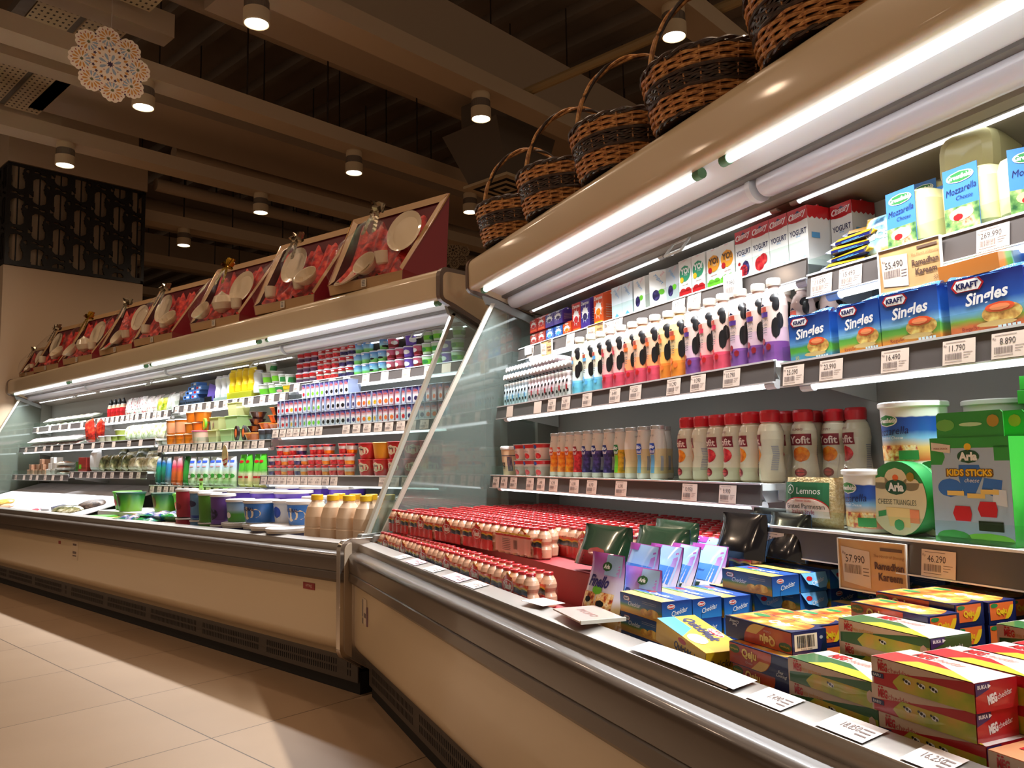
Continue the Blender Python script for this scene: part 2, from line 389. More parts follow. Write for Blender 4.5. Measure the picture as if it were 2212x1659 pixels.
# long pale pipe and dark round pipes
q = MB(); q.tube([(5.66, 5.15, 4.66), (5.66, 1.4, 4.66)], 0.045, mat('#b59a6c', 0.5), 10); tag(q.build('pale_pipe'), 'long pale pipe running above the wicker baskets', 'pipe')
for (y, z, r, x0, x1, tx) in ((7.75, 5.9, .10, 3.2, 11, 'long dark pipe behind the first duct'), (10.2, 5.2, .09, 4.5, 13, 'dark pipe right of the lattice screen, upper one'), (10.75, 4.9, .09, 4.5, 13, 'dark pipe right of the lattice screen, lower one'), (12.0, 4.95, .16, 4.6, 13, 'thick dark pipe in the distance behind the gift boxes')):
    q = MB(); q.tube([(x0, y, z), (x1, y, z)], r, DUCTM, 12); tag(q.build('ceiling_pipe'), tx, 'pipe')
for (x, y0, y1, z, tx) in ((2.45, 4.4, 9.0, 5.75, 'sloping round pipe at the top, left of the nearest lamp'), (10.2, 5.0, 9.0, 5.6, 'round pipe running to the back at far right')):
    q = MB(); q.tube([(x, y0, z), (x, y1, z)], 0.11, DUCTM, 12); tag(q.build('ceiling_pipe'), tx, 'pipe')
q = MB(); q.hexa([(2.9,5.5,5.57),(3.5,5.5,5.57),(3.5,6.4,5.57),(2.9,6.4,5.57),(2.7,5.8,6.3),(3.2,5.8,6.3),(3.2,6.4,6.3),(2.7,6.4,6.3)], DARKM)
tag(q.build('duct_elbow', smooth=0), 'dark duct elbow left of the nearest lamp', 'duct')
# hanger rods
rd = mat('#33261d', 0.6)
n_ = 0
rng = random.Random(3)
for y, z in ((5.6, 5.56), (6.3, 5.56), (7.0, 4.6), (8.6, 5.35), (9.4, 5.35), (11.1, 4.6), (13.4, 4.6), (3.0, 4.6), (12.7, 5.38), (15.7, 5.48)):
    for k in range(6 if y < 10 else 9):
        x = 3.6+k*1.15+rng.uniform(-.3, .3) if y > 4 else 4.6+k*1.1
        if y > 10: x = 4.9+k*0.8+rng.uniform(-.2, .2)
        q = MB(); q.tube([(0, 0, 0), (0, 0, 6.4-z)], 0.009, rd, 5)
        o = q.build('hanger_rod'); o.location = (x, y, z); tag(o, 'thin threaded rod hanging from the ceiling slab', 'rod', 'threaded hanger rods')
# square air diffuser on its box
dr = empty('air_diffuser', 'square white air outlet with dark louvres under a duct box behind the baskets', 'air vent')
q = MB(); q.hexa([(5.9,5.47,4.03),(6.46,5.47,4.03),(6.46,6.03,4.03),(5.9,6.03,4.03),(5.75,5.47,4.62),(6.7,5.47,4.62),(6.7,6.3,4.62),(5.75,6.3,4.62)], DARKM); q.box(5.95, 6.5, 5.5, 6.2, 4.62, 5.0, DARKM); q.build('duct_box', dr, smooth=0)
q = MB(); wv = mat('#cbb592', 0.5); dk = mat('#15100d', 0.8)
q.box(5.85, 6.50, 5.43, 6.08, 4.0, 4.03, wv)
for k in range(5):
    a = 0.075+k*0.052; q.box(5.85+a, 6.50-a, 5.43+a, 6.08-a, 3.998-k*0.0015, 4.0, dk if k % 2 == 0 else wv)
q.build('louvre', dr, smooth=0)

# ============================================================= CEILING LAMPS
LAMPS = [(2.78, 2.95, 'just outside the frame at the top left'), (2.78, 5.0, 'nearest the top edge, right of the hanging medallion'), (2.78, 6.93, 'lamp just below right of the hanging medallion'), (2.78, 8.88, 'lamp in front of the black lattice screen'),
         (5.05, 2.95, 'lamp at the upper right, just left of the wicker handle'), (5.05, 5.0, 'lamp right of the centre, between two duct edges'), (5.05, 6.96, 'lamp above the second gift box from the right'), (5.05, 8.92, 'lamp above the gap between the third and fourth gift boxes'), (5.05, 11.05, 'small distant lamp right of the lattice screen'),
         (6.93, 7.08, 'small lamp between the red gift box and the wicker baskets'),
         (0.5, 2.95, ''), (0.5, 5.0, ''), (0.5, 6.95, ''), (0.5, 0.9, ''), (2.4, 0.9, ''), (0.5, 8.9, ''), (-1.8, 2.95, ''), (-1.8, 6.0, ''), (0.8, -1.2, ''), (7.3, 5.0, '')]
bodym = mat('#d8c4a4', 0.5); grim = mat('#85786c', 0.6); glow = glow_mat('lamp_glow', (1.0, 0.93, 0.76), 14.0)
def make_lamp():
    r = empty('ceiling_lamp', 'x', 'ceiling lamp', 'cylindrical ceiling lamps in rows')
    b = MB(); b.lathe([(0.082, 0.245), (0.086, 0.23), (0.086, 0.175)], bodym, 28, cap0=True, cap1=False); b.lathe([(0.094, 0.10), (0.094, 0.005), (0.086, 0.0), (0.082, 0.004), (0.082, 0.02)], bodym, 28, cap0=True, cap1=False)
    b.build('housing', r)
    b = MB(); b.lathe([(0.084, 0.175), (0.084, 0.10)], grim, 28, cap0=False, cap1=False)
    for k in range(40):
        a = 2*pi*k/40; b.box(0, 0.004, 0, 0.001, 0, 0, grim) if False else None
        c, d = cos(a), sin(a); b.add([(c*.084, d*.084, .105), (c*.088, d*.088, .105), (c*.088, d*.088, .17), (c*.084, d*.084, .17)], [(0,1,2,3)], grim)
    b.build('heat_fins', r)
    b = MB(); b.lathe([(0.080, 0.012), (0.04, 0.010), (0.001, 0.010)], glow, 28, cap0=False, cap1=False); b.build('diffuser', r)
    return r
lamp0 = make_lamp()
for x, y, tx in LAMPS:
    vis = bool(tx)
    if vis:
        put(lamp0, TR(x, y, 4.205), 'round glowing ceiling lamp, '+tx)
        if not (abs(x-5.05) < .1 or x < 3 or x > 6) : pass
    L = bpy.data.lights.new('ceiling_light', 'SPOT'); L.energy = LAMP_W; L.color = WARM; L.spot_size = radians(160); L.spot_blend = 0.6; L.shadow_soft_size = 0.08
    lo = bpy.data.objects.new('ceiling_light', L); COL.objects.link(lo); lo.location = (x, y, 4.19)

# ============================================================= MEDALLIONS
def medallion(name, label, R, loc, rz, pale=False):
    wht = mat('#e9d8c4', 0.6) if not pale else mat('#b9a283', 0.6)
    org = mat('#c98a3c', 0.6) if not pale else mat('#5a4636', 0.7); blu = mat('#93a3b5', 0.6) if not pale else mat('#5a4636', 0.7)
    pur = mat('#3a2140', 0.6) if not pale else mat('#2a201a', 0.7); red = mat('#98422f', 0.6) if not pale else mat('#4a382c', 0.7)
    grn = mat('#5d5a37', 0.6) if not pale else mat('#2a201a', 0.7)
    b = MB(); pts = []
    N = 8; cr = R*0.69; pr_ = R*0.31
    # scalloped outline: eight round flowers with pointed petals
    K = 320
    for k in range(K):
        a = 2*pi*k/K; best = R*0.72
        for q in range(N):
            qa = 2*pi*q/N+0.1; cx, cz = cr*cos(qa), cr*sin(qa)
            # far intersection of the ray with the flower circle
            bb = cx*cos(a)+cz*sin(a); dd = bb*bb-(cr*cr-pr_*pr_)
            if dd > 0:
                rr = bb+sqrt(dd); px, pz = rr*cos(a)-cx, rr*sin(a)-cz; pa = atan2(pz, px)
                rr += R*0.035*abs(sin(pa*6))-R*0.02; best = max(best, rr)
        pts.append((best*cos(a), best*sin(a)))
    b.prism(pts, -0.002, 0.002, wht, axis='y')
    def fn(s): return lambda u, v: (u, -0.0028 if s < 0 else 0.0028, v)
    for s in (-1,):
        F = fn(s)
        def petal(cx, cz, a, r0, r1, wd, m_, tip=0.75):
            c, d = cos(a), sin(a); rs = [(r0, 0), (r0+(r1-r0)*.35, wd*.8), (r0+(r1-r0)*tip, wd), (r1, 0)]
            pl = [(r, t) for r, t in rs] + [(r, -t) for r, t in reversed(rs[1:-1])]
            b.poly(F, [(cx+r*c-t*d, cz+r*d+t*c) for r, t in pl], m_)
        def star(cx, cz, r, m_, n=8, r2=0.5, ph=0):
            b.poly(F, [(cx+(r if k % 2 == 0 else r*r2)*cos(pi*k/n+ph), cz+(r if k % 2 == 0 else r*r2)*sin(pi*k/n+ph)) for k in range(2*n)], m_)
        star(0, 0, R*.10, pur)
        for k in range(8):
            a = 2*pi*k/8+0.1; petal(0, 0, a+pi/8, R*.09, R*.30, R*.038, blu)
            petal(0, 0, a, R*.30, R*.42, R*.035, org, .3); petal(0, 0, a+pi/8, R*.36, R*.50, R*.04, org, .35)
            star(R*.43*cos(a+.2), R*.43*sin(a+.2), R*.05, pur, 5, .5); star(R*.43*cos(a-.2), R*.43*sin(a-.2), R*.05, pur, 5, .5)
            star(R*.33*cos(a), R*.33*sin(a), R*.02, red, 4, .6); star(R*.24*cos(a), R*.24*sin(a), R*.02, red, 4, .6)
            cx, cz = cr*cos(a), cr*sin(a); star(cx, cz, R*.06, grn, 7, .5)
            for j in range(12):
                pa = a+2*pi*j/12+pi/12; away = cos(pa-a)
                petal(cx, cz, pa, R*.075, R*.235, R*.026, org if away > -0.3 else blu)
                if away > -0.4: petal(cx, cz, pa+pi/12, R*.21, R*.285, R*.018, red, .4)
                else: star(cx+R*.2*cos(pa+pi/12), cz+R*.2*sin(pa+pi/12), R*.018, red, 4, .6)
            m_a = a+pi/8; star(R*.80*cos(m_a), R*.80*sin(m_a), R*.028, pur, 6, .8)
    r = empty(name, label, 'decoration'); o = b.build('disc', r, smooth=0)
    q = MB(); q.tube([(0, 0, R*.98), (0, 0, 4.9-loc[2])], 0.0012, mat('#6a5a48', 0.5), 4); q.build('thread', r)
    r.matrix_world = TR(*loc) @ RZ(rz)
    return r
medallion('hanging_medallion', 'colourful flower patterned round medallion hanging at the top left', 0.212, (1.62, 4.5, 3.30), -4)
medallion('hanging_medallion', 'small dim medallion hanging behind the red gift box, mostly hidden', 0.30, (8.42, 9.0, 4.36), -15, True)
q = MB(); rr = mat('#8a1f18', 0.5)
q.tube([(0,0,0), (.03,0,.05), (.06,0,.02), (.03,0,-.02), (0,0,.02)], .006, rr, 6); q.tube([(.03,0,-.01), (.0,0,-.08)], .006, rr, 5); q.tube([(.03,0,-.01), (.05,0,-.09)], .006, rr, 5)
o = q.build('red_ribbon'); o.location = (6.0, 5.42, 3.92); tag(o, 'little red ribbon bow hanging from the square air outlet', 'ribbon')
# ============================================================= REFRIGERATED CASES
CREAM = mat('#cdb795', 0.32, coat=0.4); CREAMI = mat('#dfe3e0', 0.45); GREYF = mat('#6d5c52', 0.3, metal=0.3, coat=0.5)
STEEL = mat('#c2bab2', 0.30, metal=0.8, bump=(60, 0.03)); BUMP = mat('#54483f', 0.3, coat=0.5); CHROME = mat('#c4b8ac', 0.18, metal=0.95)
KICK = mat('#4a4038', 0.5); PLNTH = mat('#14100d', 0.7); BACKM = mat('#a3a29b', 0.5); SHELFM = mat('#d9dcd9', 0.4)
RAILM = mat('#4c4542', 0.35, coat=0.3); CLEAR = film_mat('clear_guard', '#f3faf6', 0.03, 0.05, fres=1.3); TUBEM = glow_mat('tube_glow', COOL, TUBE_E)
GLASS = film_mat('side_glass', '#e2ece8', 0.15, 0.06, body=0.16, base='#aab5ae', fres=1.5); PAPER = mat('#cdb8a8', 0.7); INK = mat('#3b2f2c', 0.8); INKL = mat('#6e5c56', 0.8)
DARKIN = mat('#5f5650', 0.5, metal=0.3); WHITEP = mat('#e8e8ea', 0.35)
def arc(cx, cz, r, a0, a1, n=6): return [(cx+r*cos(radians(a0+(a1-a0)*k/n)), cz+r*sin(radians(a0+(a1-a0)*k/n))) for k in range(n+1)]
def price_tag_mesh(price, w_=0.075, h_=0.052, plain=False):
    b = MB(); b.box(-w_/2, w_/2, -0.0008, 0, 0, h_, PAPER); F = flat(-0.0008, 0.0003)
    if not plain:
        b.text(F, price, -w_*.05, h_*.67, h_*.26, INK, sx=0.8); b.text(F, 'Rp', -w_*.42, h_*.78, h_*.10, INKL)
        x = -w_*.42; rn = random.Random(price)
        while x < w_*.08:
            wd = rn.choice((.0006, .0011, .0017)); b.rect(F, x, x+wd, h_*.2, h_*.46, INKL); x += wd+rn.choice((.0007, .0012))
        for k, (a, c) in enumerate(((.15, .42), (.15, .36), (.15, .3))): b.rect(F, w_*a, w_*c, h_*(.44-.1*k), h_*(.46-.1*k), INKL)
        b.rect(F, -w_*.42, w_*.1, h_*.11, h_*.13, INKL); b.rect(F, -w_*.4, w_*.2, h_*.9, h_*.92, INKL)
    return b
_tags = {}
def shelf(case, M, x0, x1, z, yf, yb=1.075, tags=(), light=True, guard=0.045, tagh=0.055, rail_h=0.058, tube_off=0.0, s_h=0.018):
    """one shelf: plate, price rail, clear guard, lamp under it, paper price tags as its pieces"""
    b = MB(); b.box(x0, x1, yf, yb, z-s_h, z, SHELFM)
    # bracket flanks under each end
    for x in (x0+0.004, x1-0.008):
        b.prism([(yf+0.06, z-s_h), (yb, z-s_h), (yb, z-0.10), (yf+0.06, z-0.045)], x, x+0.004, SHELFM)
    if light and light != 'thin': b.prism([(yf+0.01, z-s_h), (yf+0.11, z-s_h), (yf+0.085, z-0.052), (yf+0.03, z-0.052)], x0+0.02, x1-0.02, SHELFM)
    sh = b.build('shelf', case, smooth=20)
    b = MB(); b.hexa([(x0, yf-0.012, z-rail_h), (x1, yf-0.012, z-rail_h), (x1, yf-0.004, z-rail_h), (x0, yf-0.004, z-rail_h), (x0, yf-0.004, z), (x1, yf-0.004, z), (x1, yf, z), (x0, yf, z)], RAILM)
    b.box(x0, x1, yf-0.008, yf+0.004, z-0.002, z+0.003, WHITEP); b.box(x0, x1, yf-0.014, yf-0.004, z-rail_h-0.003, z-rail_h, WHITEP)
    b.build('price_rail', sh, smooth=0)
    b = MB(); b.box(x0+0.005, x1-0.005, yf-0.0015, yf+0.0005, z+0.002, z+guard, CLEAR); b.build('clear_guard', sh, smooth=0)
    if light:
        b = MB(); b.tube([(x0+0.09, yf+0.022, z-rail_h-0.004), (x1-0.06, yf+0.022, z-rail_h-0.004)], 0.0105, TUBEM, 10); b.build('lamp_tube', sh)
        b = MB()
        for x in (x0+0.07, x1-0.04):
            b = MB(); b.tube([(x-0.02, yf+0.022, z-rail_h-0.004), (x+0.02, yf+0.022, z-rail_h-0.004)], 0.014, WHITEP, 10); b.build('lamp_holder', sh)
    for tx, pr in tags:
        if pr not in _tags: _tags[pr] = price_tag_mesh(pr, plain=(pr == '')).build('price_tag', None, smooth=0); t = _tags[pr]
        else: t = _tags[pr].copy(); COL.objects.link(t)
        t.parent = sh; t.matrix_parent_inverse = Matrix(); t.matrix_local = TR(tx, yf-0.0135, z-rail_h+0.001) @ RX(-7)
    return sh
def canopy_lights(M, x0, x1):
    n = max(1, round((x1-x0)/0.94)); wd = (x1-x0)/n
    for k in range(n):
        L = bpy.data.lights.new('canopy_light', 'AREA'); L.shape = 'RECTANGLE'; L.size = wd*0.95; L.size_y = 0.05; L.energy = CASE_W*wd*1.6; L.color = COOL
        o = bpy.data.objects.new('canopy_light', L); COL.objects.link(o)
        L.spread = radians(125); o.matrix_world = M @ TR(x0+(k+.5)*wd, 0.70, 1.895) @ RX(-10)
def make_case(name, label, M, x0, x1, left_end, right_end, shelves, deck_z=0.61, arm_left=None):
    c = empty(name, label, 'refrigerated display case')
    # -- lower body
    b = MB(); pf = [(0.03, 0.523), (0.03, 0.26)]+arc(0.10, 0.26, 0.07, 180, 250, 5)[1:]+[(0.10, 0.163), (0.14, 0.163), (0.14, 0.523)]
    b.prism(pf, x0, x1, CREAM); b.build('front_panel', c)
    b = MB()
    b.prism([(0.052, 0.689), (0.055, 0.694), (0.110, 0.703), (0.120, 0.700), (0.125, 0.62), (0.062, 0.62), (0.052, 0.660)], x0, x1, STEEL); b.build('top_rail', c)
    b = MB()
    b.prism([(0.060, 0.664), (0.040, 0.660)]+arc(0.026, 0.630, 0.026, 90, 180, 6)+[(0.0, 0.60), (0.002, 0.574), (0.006, 0.570), (0.002, 0.566), (0.0, 0.535), (0.012, 0.521), (0.06, 0.521)], x0, x1, BUMP); b.build('bumper', c)
    b = MB(); b.prism([(0.098, 0.165), (0.098, 0.055), (0.106, 0.055), (0.106, 0.165)], x0, x1, KICK)
    F = flat(0.098, 0.0007); x = x0+0.06; hol = mat('#0e0b09', 0.9); k = 0
    while x < x1-0.06:
        if (k % 38) < 34:
            for z0, z1 in ((0.078, 0.105), (0.115, 0.142)): b.add([F(x, z0), F(x+0.008, z0), F(x+0.008, z1), F(x, z1)], [(0,1,2,3)], hol)
        x += 0.019; k += 1
    b.build('kick_grille', c, smooth=0)
    b = MB(); b.box(x0, x1, 0.112, 0.9, 0.0, 0.10, PLNTH); b.build('plinth', c, smooth=0)
    # -- back, deck
    b = MB(); b.box(x0, x1, 1.08, 1.14, 0.12, 1.93, BACKM); b.build('back_panel', c, smooth=0)
    b = MB(); b.box(x0, x1, 0.125, 1.08, deck_z-0.02, deck_z, mat('#b9b6b0', 0.4, metal=0.4))
    b.prism([(0.125, 0.69), (0.135, 0.69), (0.18, deck_z), (0.125, deck_z)], x0, x1, mat('#8d8680', 0.4, metal=0.5))
    F = lambda u, v: (u, 0.136+(0.688-v)*0.56, v+0.0008); x = x0+0.03
    while x < x1-0.03:
        b.add([F(x, .66), F(x+.008, .66), F(x+.008, .675), F(x, .675)], [(0,1,2,3)], hol); x += 0.016
    b.build('deck', c, smooth=0)
    # -- canopy
    b = MB()
    pf = [(1.14, 2.10), (0.66, 2.10)]+arc(0.66, 2.05, 0.05, 90, 180, 5)+[(0.612, 1.96)]+arc(0.630, 1.95, 0.018, 180, 270, 3)+[(0.655, 1.932), (0.655, 1.945), (0.64, 2.0), (0.66, 2.07), (1.14, 2.07)]
    b.prism(pf, x0, x1, CREAM); b.build('canopy_fascia', c)
    b = MB(); b.prism([(0.645, 1.945), (0.700, 1.945), (0.79, 1.915), (0.79, 1.925), (0.70, 1.96), (0.645, 1.96)], x0, x1, WHITEP); b.build('reflector', c, smooth=0)
    b = MB(); b.prism([(0.79, 1.93), (0.79, 1.905), (0.81, 1.90), (0.81, 1.93)], x0, x1, DARKIN)
    b.prism([(0.885, 1.90), (0.895, 1.850), (1.08, 1.80), (1.08, 1.90)], x0, x1, mat('#8f867c', 0.5)); b.prism([(0.91, 1.848), (0.93, 1.840), (0.93, 1.852), (0.91, 1.856)], x0, x1, DARKIN); b.build('air_duct', c, smooth=0)
    n = round((x1-x0)/1.875); wd = (x1-x0)/n
    for k in range(n):
        a, e = x0+k*wd, x0+(k+1)*wd
        q = MB(); q.tube([(a+0.02, 0.85, 1.888), (a+0.035, 0.85, 1.888), (e-0.012, 0.85, 1.888)], [0.036, 0.041, 0.041], mat('#e4e0e6', 0.3, coat=0.5), 20); q.build('night_blind_roll', c)
        q = MB(); q.tube([(e-0.02, 0.85, 1.888), (e, 0.85, 1.888)], 0.046, WHITEP, 20); q.build('roll_collar', c)
        for s, (ty, tz, tr) in enumerate(((0.672, 1.925, 0.014), (0.945, 1.842, 0.010))):
            mid = (a+e)/2+(0.30 if s else 0); seg = [(a+0.07, e-0.07)] if s == 0 else [(a+0.05, mid-0.03), (mid+0.03, e-0.05)]
            for g0, g1 in seg:
                q = MB(); q.tube([(g0, ty, tz), (g1, ty, tz)], tr, TUBEM, 12); q.build('lamp_tube', c)
                for gx in (g0, g1):
                    q = MB(); q.tube([(gx-0.022, ty, tz), (gx+0.008 if gx == g0 else gx+0.022, ty, tz)] if gx == g0 else [(gx-0.008, ty, tz), (gx+0.022, ty, tz)], tr+0.003, mat('#4f7a55', 0.5) if s == 0 else WHITEP, 12); q.build('lamp_holder', c)
        q = MB()  # little clear ticket clip hanging under the roll
        g = a+wd*0.72
        for p0, p1 in (((g, .9, 1.85), (g, .86, 1.80)), ((g+.10, .9, 1.85), (g+.10, .86, 1.80)), ((g, .9, 1.85), (g+.10, .9, 1.85)), ((g, .86, 1.80), (g+.10, .86, 1.80))): q.tube([p0, p1], 0.005, mat('#c8c8c4', 0.3), 6)
        q.build('ticket_clip', c)
    # -- ends
    for side, typ in ((0, left_end), (1, right_end)):
        if not typ: continue
        xe = x0 if side == 0 else x1; s = 1 if side == 0 else -1     # s points into the case
        q = MB()
        cpf = [(1.14, 2.105), (0.66, 2.105)]+arc(0.66, 2.05, 0.057, 90, 180, 5)+[(0.603, 1.96)]+arc(0.645, 1.955, 0.042, 180, 250, 4)+[(0.70, 1.893), (0.955, 1.80), (1.14, 1.80)]
        a, e = sorted((xe, xe-s*0.028)); q.prism(cpf, a, e, GREYF)
        ipf = [(1.12, 2.082), (0.67, 2.082)]+arc(0.67, 2.04, 0.042, 90, 180, 5)+[(0.628, 1.96)]+arc(0.66, 1.96, 0.032, 180, 245, 4)+[(0.71, 1.915), (0.96, 1.825), (1.12, 1.825)]
        a, e = sorted((xe+s*0.002, xe-s*0.030)); q.prism(ipf, a, e, CREAM)
        q.build('canopy_end_cap', c)
        q = MB(); a, e = sorted((xe, xe+s*0.02)); q.prism([(0.68, 1.905), (0.70, 1.862), (0.74, 1.852), (0.98, 1.762), (0.98, 1.80), (0.76, 1.885)], a, e, mat('#8f938f', 0.35, metal=0.4)); q.build('canopy_arm', c, smooth=0)
        q = MB(); a, e = sorted((xe, xe+s*0.022)); q.hexa([(a, .150, .735), (e, .150, .735), (e, .172, .735), (a, .172, .735), (a, .722, 1.868), (e, .722, 1.868), (e, .745, 1.868), (a, .745, 1.868)], mat('#bcb5a6', 0.35, metal=0.2)); q.build('glass_strut', c, smooth=0)
        q = MB(); a, e = sorted((xe+s*0.001, xe+s*0.007)); q.prism([(0.165, 0.70), (0.735, 1.865), (0.97, 1.78), (1.06, 1.76), (1.06, 0.62), (0.165, 0.62)], a, e, GLASS); q.build('side_glass', c, smooth=0)
        q = MB(); a, e = sorted((xe-s*0.006, xe+s*0.03)); q.hexa([(a, .105, .703), (e, .105, .703), (e, .30, .703), (a, .30, .703), (a, .12, .735), (e, .12, .735), (e, .25, .735), (a, .25, .735)], mat('#87857f', 0.4, metal=0.5)); q.build('glass_foot', c, bevel=0.004)
        q = MB(); a, e = sorted((xe, xe+s*0.035)); q.box(a, e, 0.965, 1.08, 0.62, 1.82, mat('#8b897f', 0.45, metal=0.3)); q.build('corner_post', c, smooth=0)
        q = MB(); a, e = sorted((xe, xe-s*0.030))
        epf = [(0.16, 0.725), (0.03, 0.722)]+arc(0.03, 0.670, 0.052, 90, 180, 6)+[(-0.022, 0.23)]+arc(0.03, 0.23, 0.052, 180, 232, 4)+[(0.10, 0.125), (0.35, 0.125), (0.35, 0.62)]
        q.prism(epf, a, e, CHROME)
        ipf = [(0.15, 0.705), (0.04, 0.702)]+arc(0.04, 0.665, 0.040, 90, 180, 6)+[(0.0, 0.235)]+arc(0.04, 0.235, 0.040, 180, 232, 4)+[(0.105, 0.145), (0.33, 0.145), (0.33, 0.62)]
        a, e = sorted((xe-s*0.001, xe-s*0.033)); q.prism(ipf, a, e, mat('#a8947e', 0.4))
        q.build('end_frame', c, bevel=0.004)
    # -- body end walls below the glass
    b = MB()
    for side, typ in ((0, left_end), (1, right_end)):
        if typ:
            xe = x0 if side == 0 else x1; s = 1 if side == 0 else -1; a, e = sorted((xe, xe+s*0.02)); b.box(a, e, 0.12, 1.08, 0.12, 0.62, CREAMI)
    if b.v: b.build('end_wall', c, smooth=0)
    c.matrix_world = M
    for args in shelves: shelf(c, M, **args)
    return c
def spread(x0, x1, n, prices, jitter=0.3, seed=1):
    r = random.Random(seed); st = (x1-x0)/n
    return [(x0+(k+.5)*st+r.uniform(-jitter, jitter)*st*.5, prices[k % len(prices)]) for k in range(n)]
PA = ['7.990', '9.290', '5.990', '8.490', '10.790']
def pxs(*a): return list(a)
caseA = make_case('display_case', 'open refrigerated dairy case on the right, stacked with drink packs and cheese boxes', MA, 0.0, 3.75, True, False, [
    dict(x0=0.05, x1=1.995, z=0.998, yf=0.70, tags=[(0.13, '7.290'), (0.23, '6.990'), (0.34, '7.490'), (0.52, '5.990'), (0.63, '5.490'), (0.75, '6.290'), (0.93, '6.590'), (1.07, '6.390'), (1.28, '6.590'), (1.68, '10.950'), (1.86, '9.990')]),
    dict(x0=0.05, x1=2.025, z=1.335, yf=0.74, tags=[(0.22, ''), (0.53, ''), (0.67, '8.290'), (0.80, '8.390'), (0.98, '7.990'), (1.19, '8.490'), (1.33, '10.250'), (1.56, '10.290'), (1.69, '9.390'), (1.85, '10.790')]),
    dict(x0=0.05, x1=2.035, z=1.632, yf=0.865, tags=[(0.2, '4.950'), (0.62, '9.250'), (0.95, '8.190'), (1.02, '9.290'), (1.43, '8.290'), (1.52, '11.290'), (1.72, '7.990')], guard=0.055, light='thin'),
    dict(x0=2.055, x1=3.72, z=0.900, yf=0.60, yb=1.075, tags=[(2.15, '115.990'), (2.61, '46.290')], light=False, rail_h=0.066),
    dict(x0=2.05, x1=3.72, z=1.322, yf=0.74, tags=[(2.10, '25.090'), (2.23, '23.990'), (2.42, '16.490'), (2.58, '11.790'), (2.69, '8.890')], rail_h=0.062),
    dict(x0=2.055, x1=3.72, z=1.572, yf=0.845, tags=[(2.11, '11.890'), (2.21, '15.490'), (2.60, '269.990')], rail_h=0.062)])
canopy_lights(MA, 0.05, 3.7)
T35 = ['3.590', '3.690', '3.990']
caseB1 = make_case('display_case', 'open refrigerated case left of the corner, filled with yogurt cups and tubs', MBm, -3.75, 0.0, False, True, [
    dict(x0=-1.87, x1=-0.04, z=1.632, yf=0.885, tags=spread(-1.85, -0.1, 9, ['7.950', '8.290', '']) , guard=0.05),
    dict(x0=-3.72, x1=-1.89, z=1.577, yf=0.885, tags=spread(-3.7, -1.9, 13, ['5.950', '6.290', '7.250']), guard=0.05),
    dict(x0=-1.87, x1=-0.04, z=1.308, yf=0.75, tags=spread(-1.86, -1.25, 7, T35, .1)+spread(-1.05, -.1, 9, ['2.350', '3.100'], .1, 5)),
    dict(x0=-3.70, x1=-1.89, z=1.240, yf=0.75, tags=spread(-3.7, -1.95, 17, ['6.150', '7.350'], .1)),
    dict(x0=-1.92, x1=-0.04, z=0.990, yf=0.69, tags=spread(-1.9, -1.0, 11, T35, .1)+spread(-.6, -.1, 5, ['8.250'], .1)),
    dict(x0=-3.72, x1=-1.94, z=0.905, yf=0.69, tags=spread(-3.7, -2.1, 13, ['9.150', '5.350'], .2), light=False)])
canopy_lights(MBm, -3.72, -0.05)
caseB2 = make_case('display_case', 'far open refrigerated case at the left end, with wrapped deli trays', MBm, -7.5, -3.75, True, False, [
    dict(x0=-5.6, x1=-3.77, z=1.552, yf=0.885, tags=spread(-5.6, -3.8, 15, ['9.950', '12.290']), guard=0.05),
    dict(x0=-7.45, x1=-5.64, z=1.535, yf=0.885, tags=spread(-7.4, -5.7, 5, ['9.950', '']), guard=0.05),
    dict(x0=-7.45, x1=-3.77, z=1.302, yf=0.75, tags=spread(-7.3, -3.9, 12, ['14.950', ''])),
    dict(x0=-5.60, x1=-3.77, z=1.020, yf=0.69, tags=spread(-5.6, -3.8, 9, ['9.450', '8.290'], .3), light=False),
    dict(x0=-7.45, x1=-5.64, z=0.990, yf=0.69, tags=spread(-7.4, -5.7, 7, ['9.450', ''], .3), light=False)])
canopy_lights(MBm, -7.45, -3.8)
# printed maker's badge and papers stuck on the panels
b = MB(); rd_ = mat('#8f2a2a', 0.5); b.box(-.05, .05, -0.002, 0, -.016, .016, rd_); b.text(flat(-0.002), 'arneg', 0, 0, .017, mat('#d9b9a8', .5)); o = b.build('maker_badge', None, smooth=0)
o.matrix_world = MBm @ TR(-0.30, 0.0295, 0.478); tag(o, 'small red badge with pale lettering on the cream panel near the corner', 'badge')
b = MB(); b.box(-.022, .022, -0.002, 0, -.012, .012, rd_); o = b.build('maker_badge', None, smooth=0); o.matrix_world = MBm @ TR(-3.78, 0.0295, 0.486); tag(o, 'tiny dark red badge on the cream panel at far left', 'badge')
b = MB(); pp = mat('#c9b49a', .7); b.box(-.06, .06, -0.0015, 0, -.075, .06, pp); F = flat(-0.0015)
for z0, z1 in ((.03, .045), (-.03, -.012), (-.05, -.04)): b.rect(F, -.045, .03, z0, z1, INKL)
o = b.build('paper_notice', None, smooth=0); o.matrix_world = MBm @ TR(-3.44, 0.029, 0.45); tag(o, 'curled paper notice taped to the cream panel of the far case', 'notice')
b = MB(); b.box(-.03, .045, -0.0015, 0, -.05, .06, pp); F = flat(-0.0015); b.rect(F, -.028, -.016, -.02, .055, mat('#4a4f66', .6)); b.rect(F, -.028, -.014, -.05, -.025, mat('#2d3242', .6)); b.rect(F, .0, .035, -.02, .0, INKL)
b.box(.05, .054, -.004, 0, -.05, .03, mat('#5a3a48', .5)); b.box(.058, .062, -.004, 0, -.05, .03, mat('#8a6a78', .5))
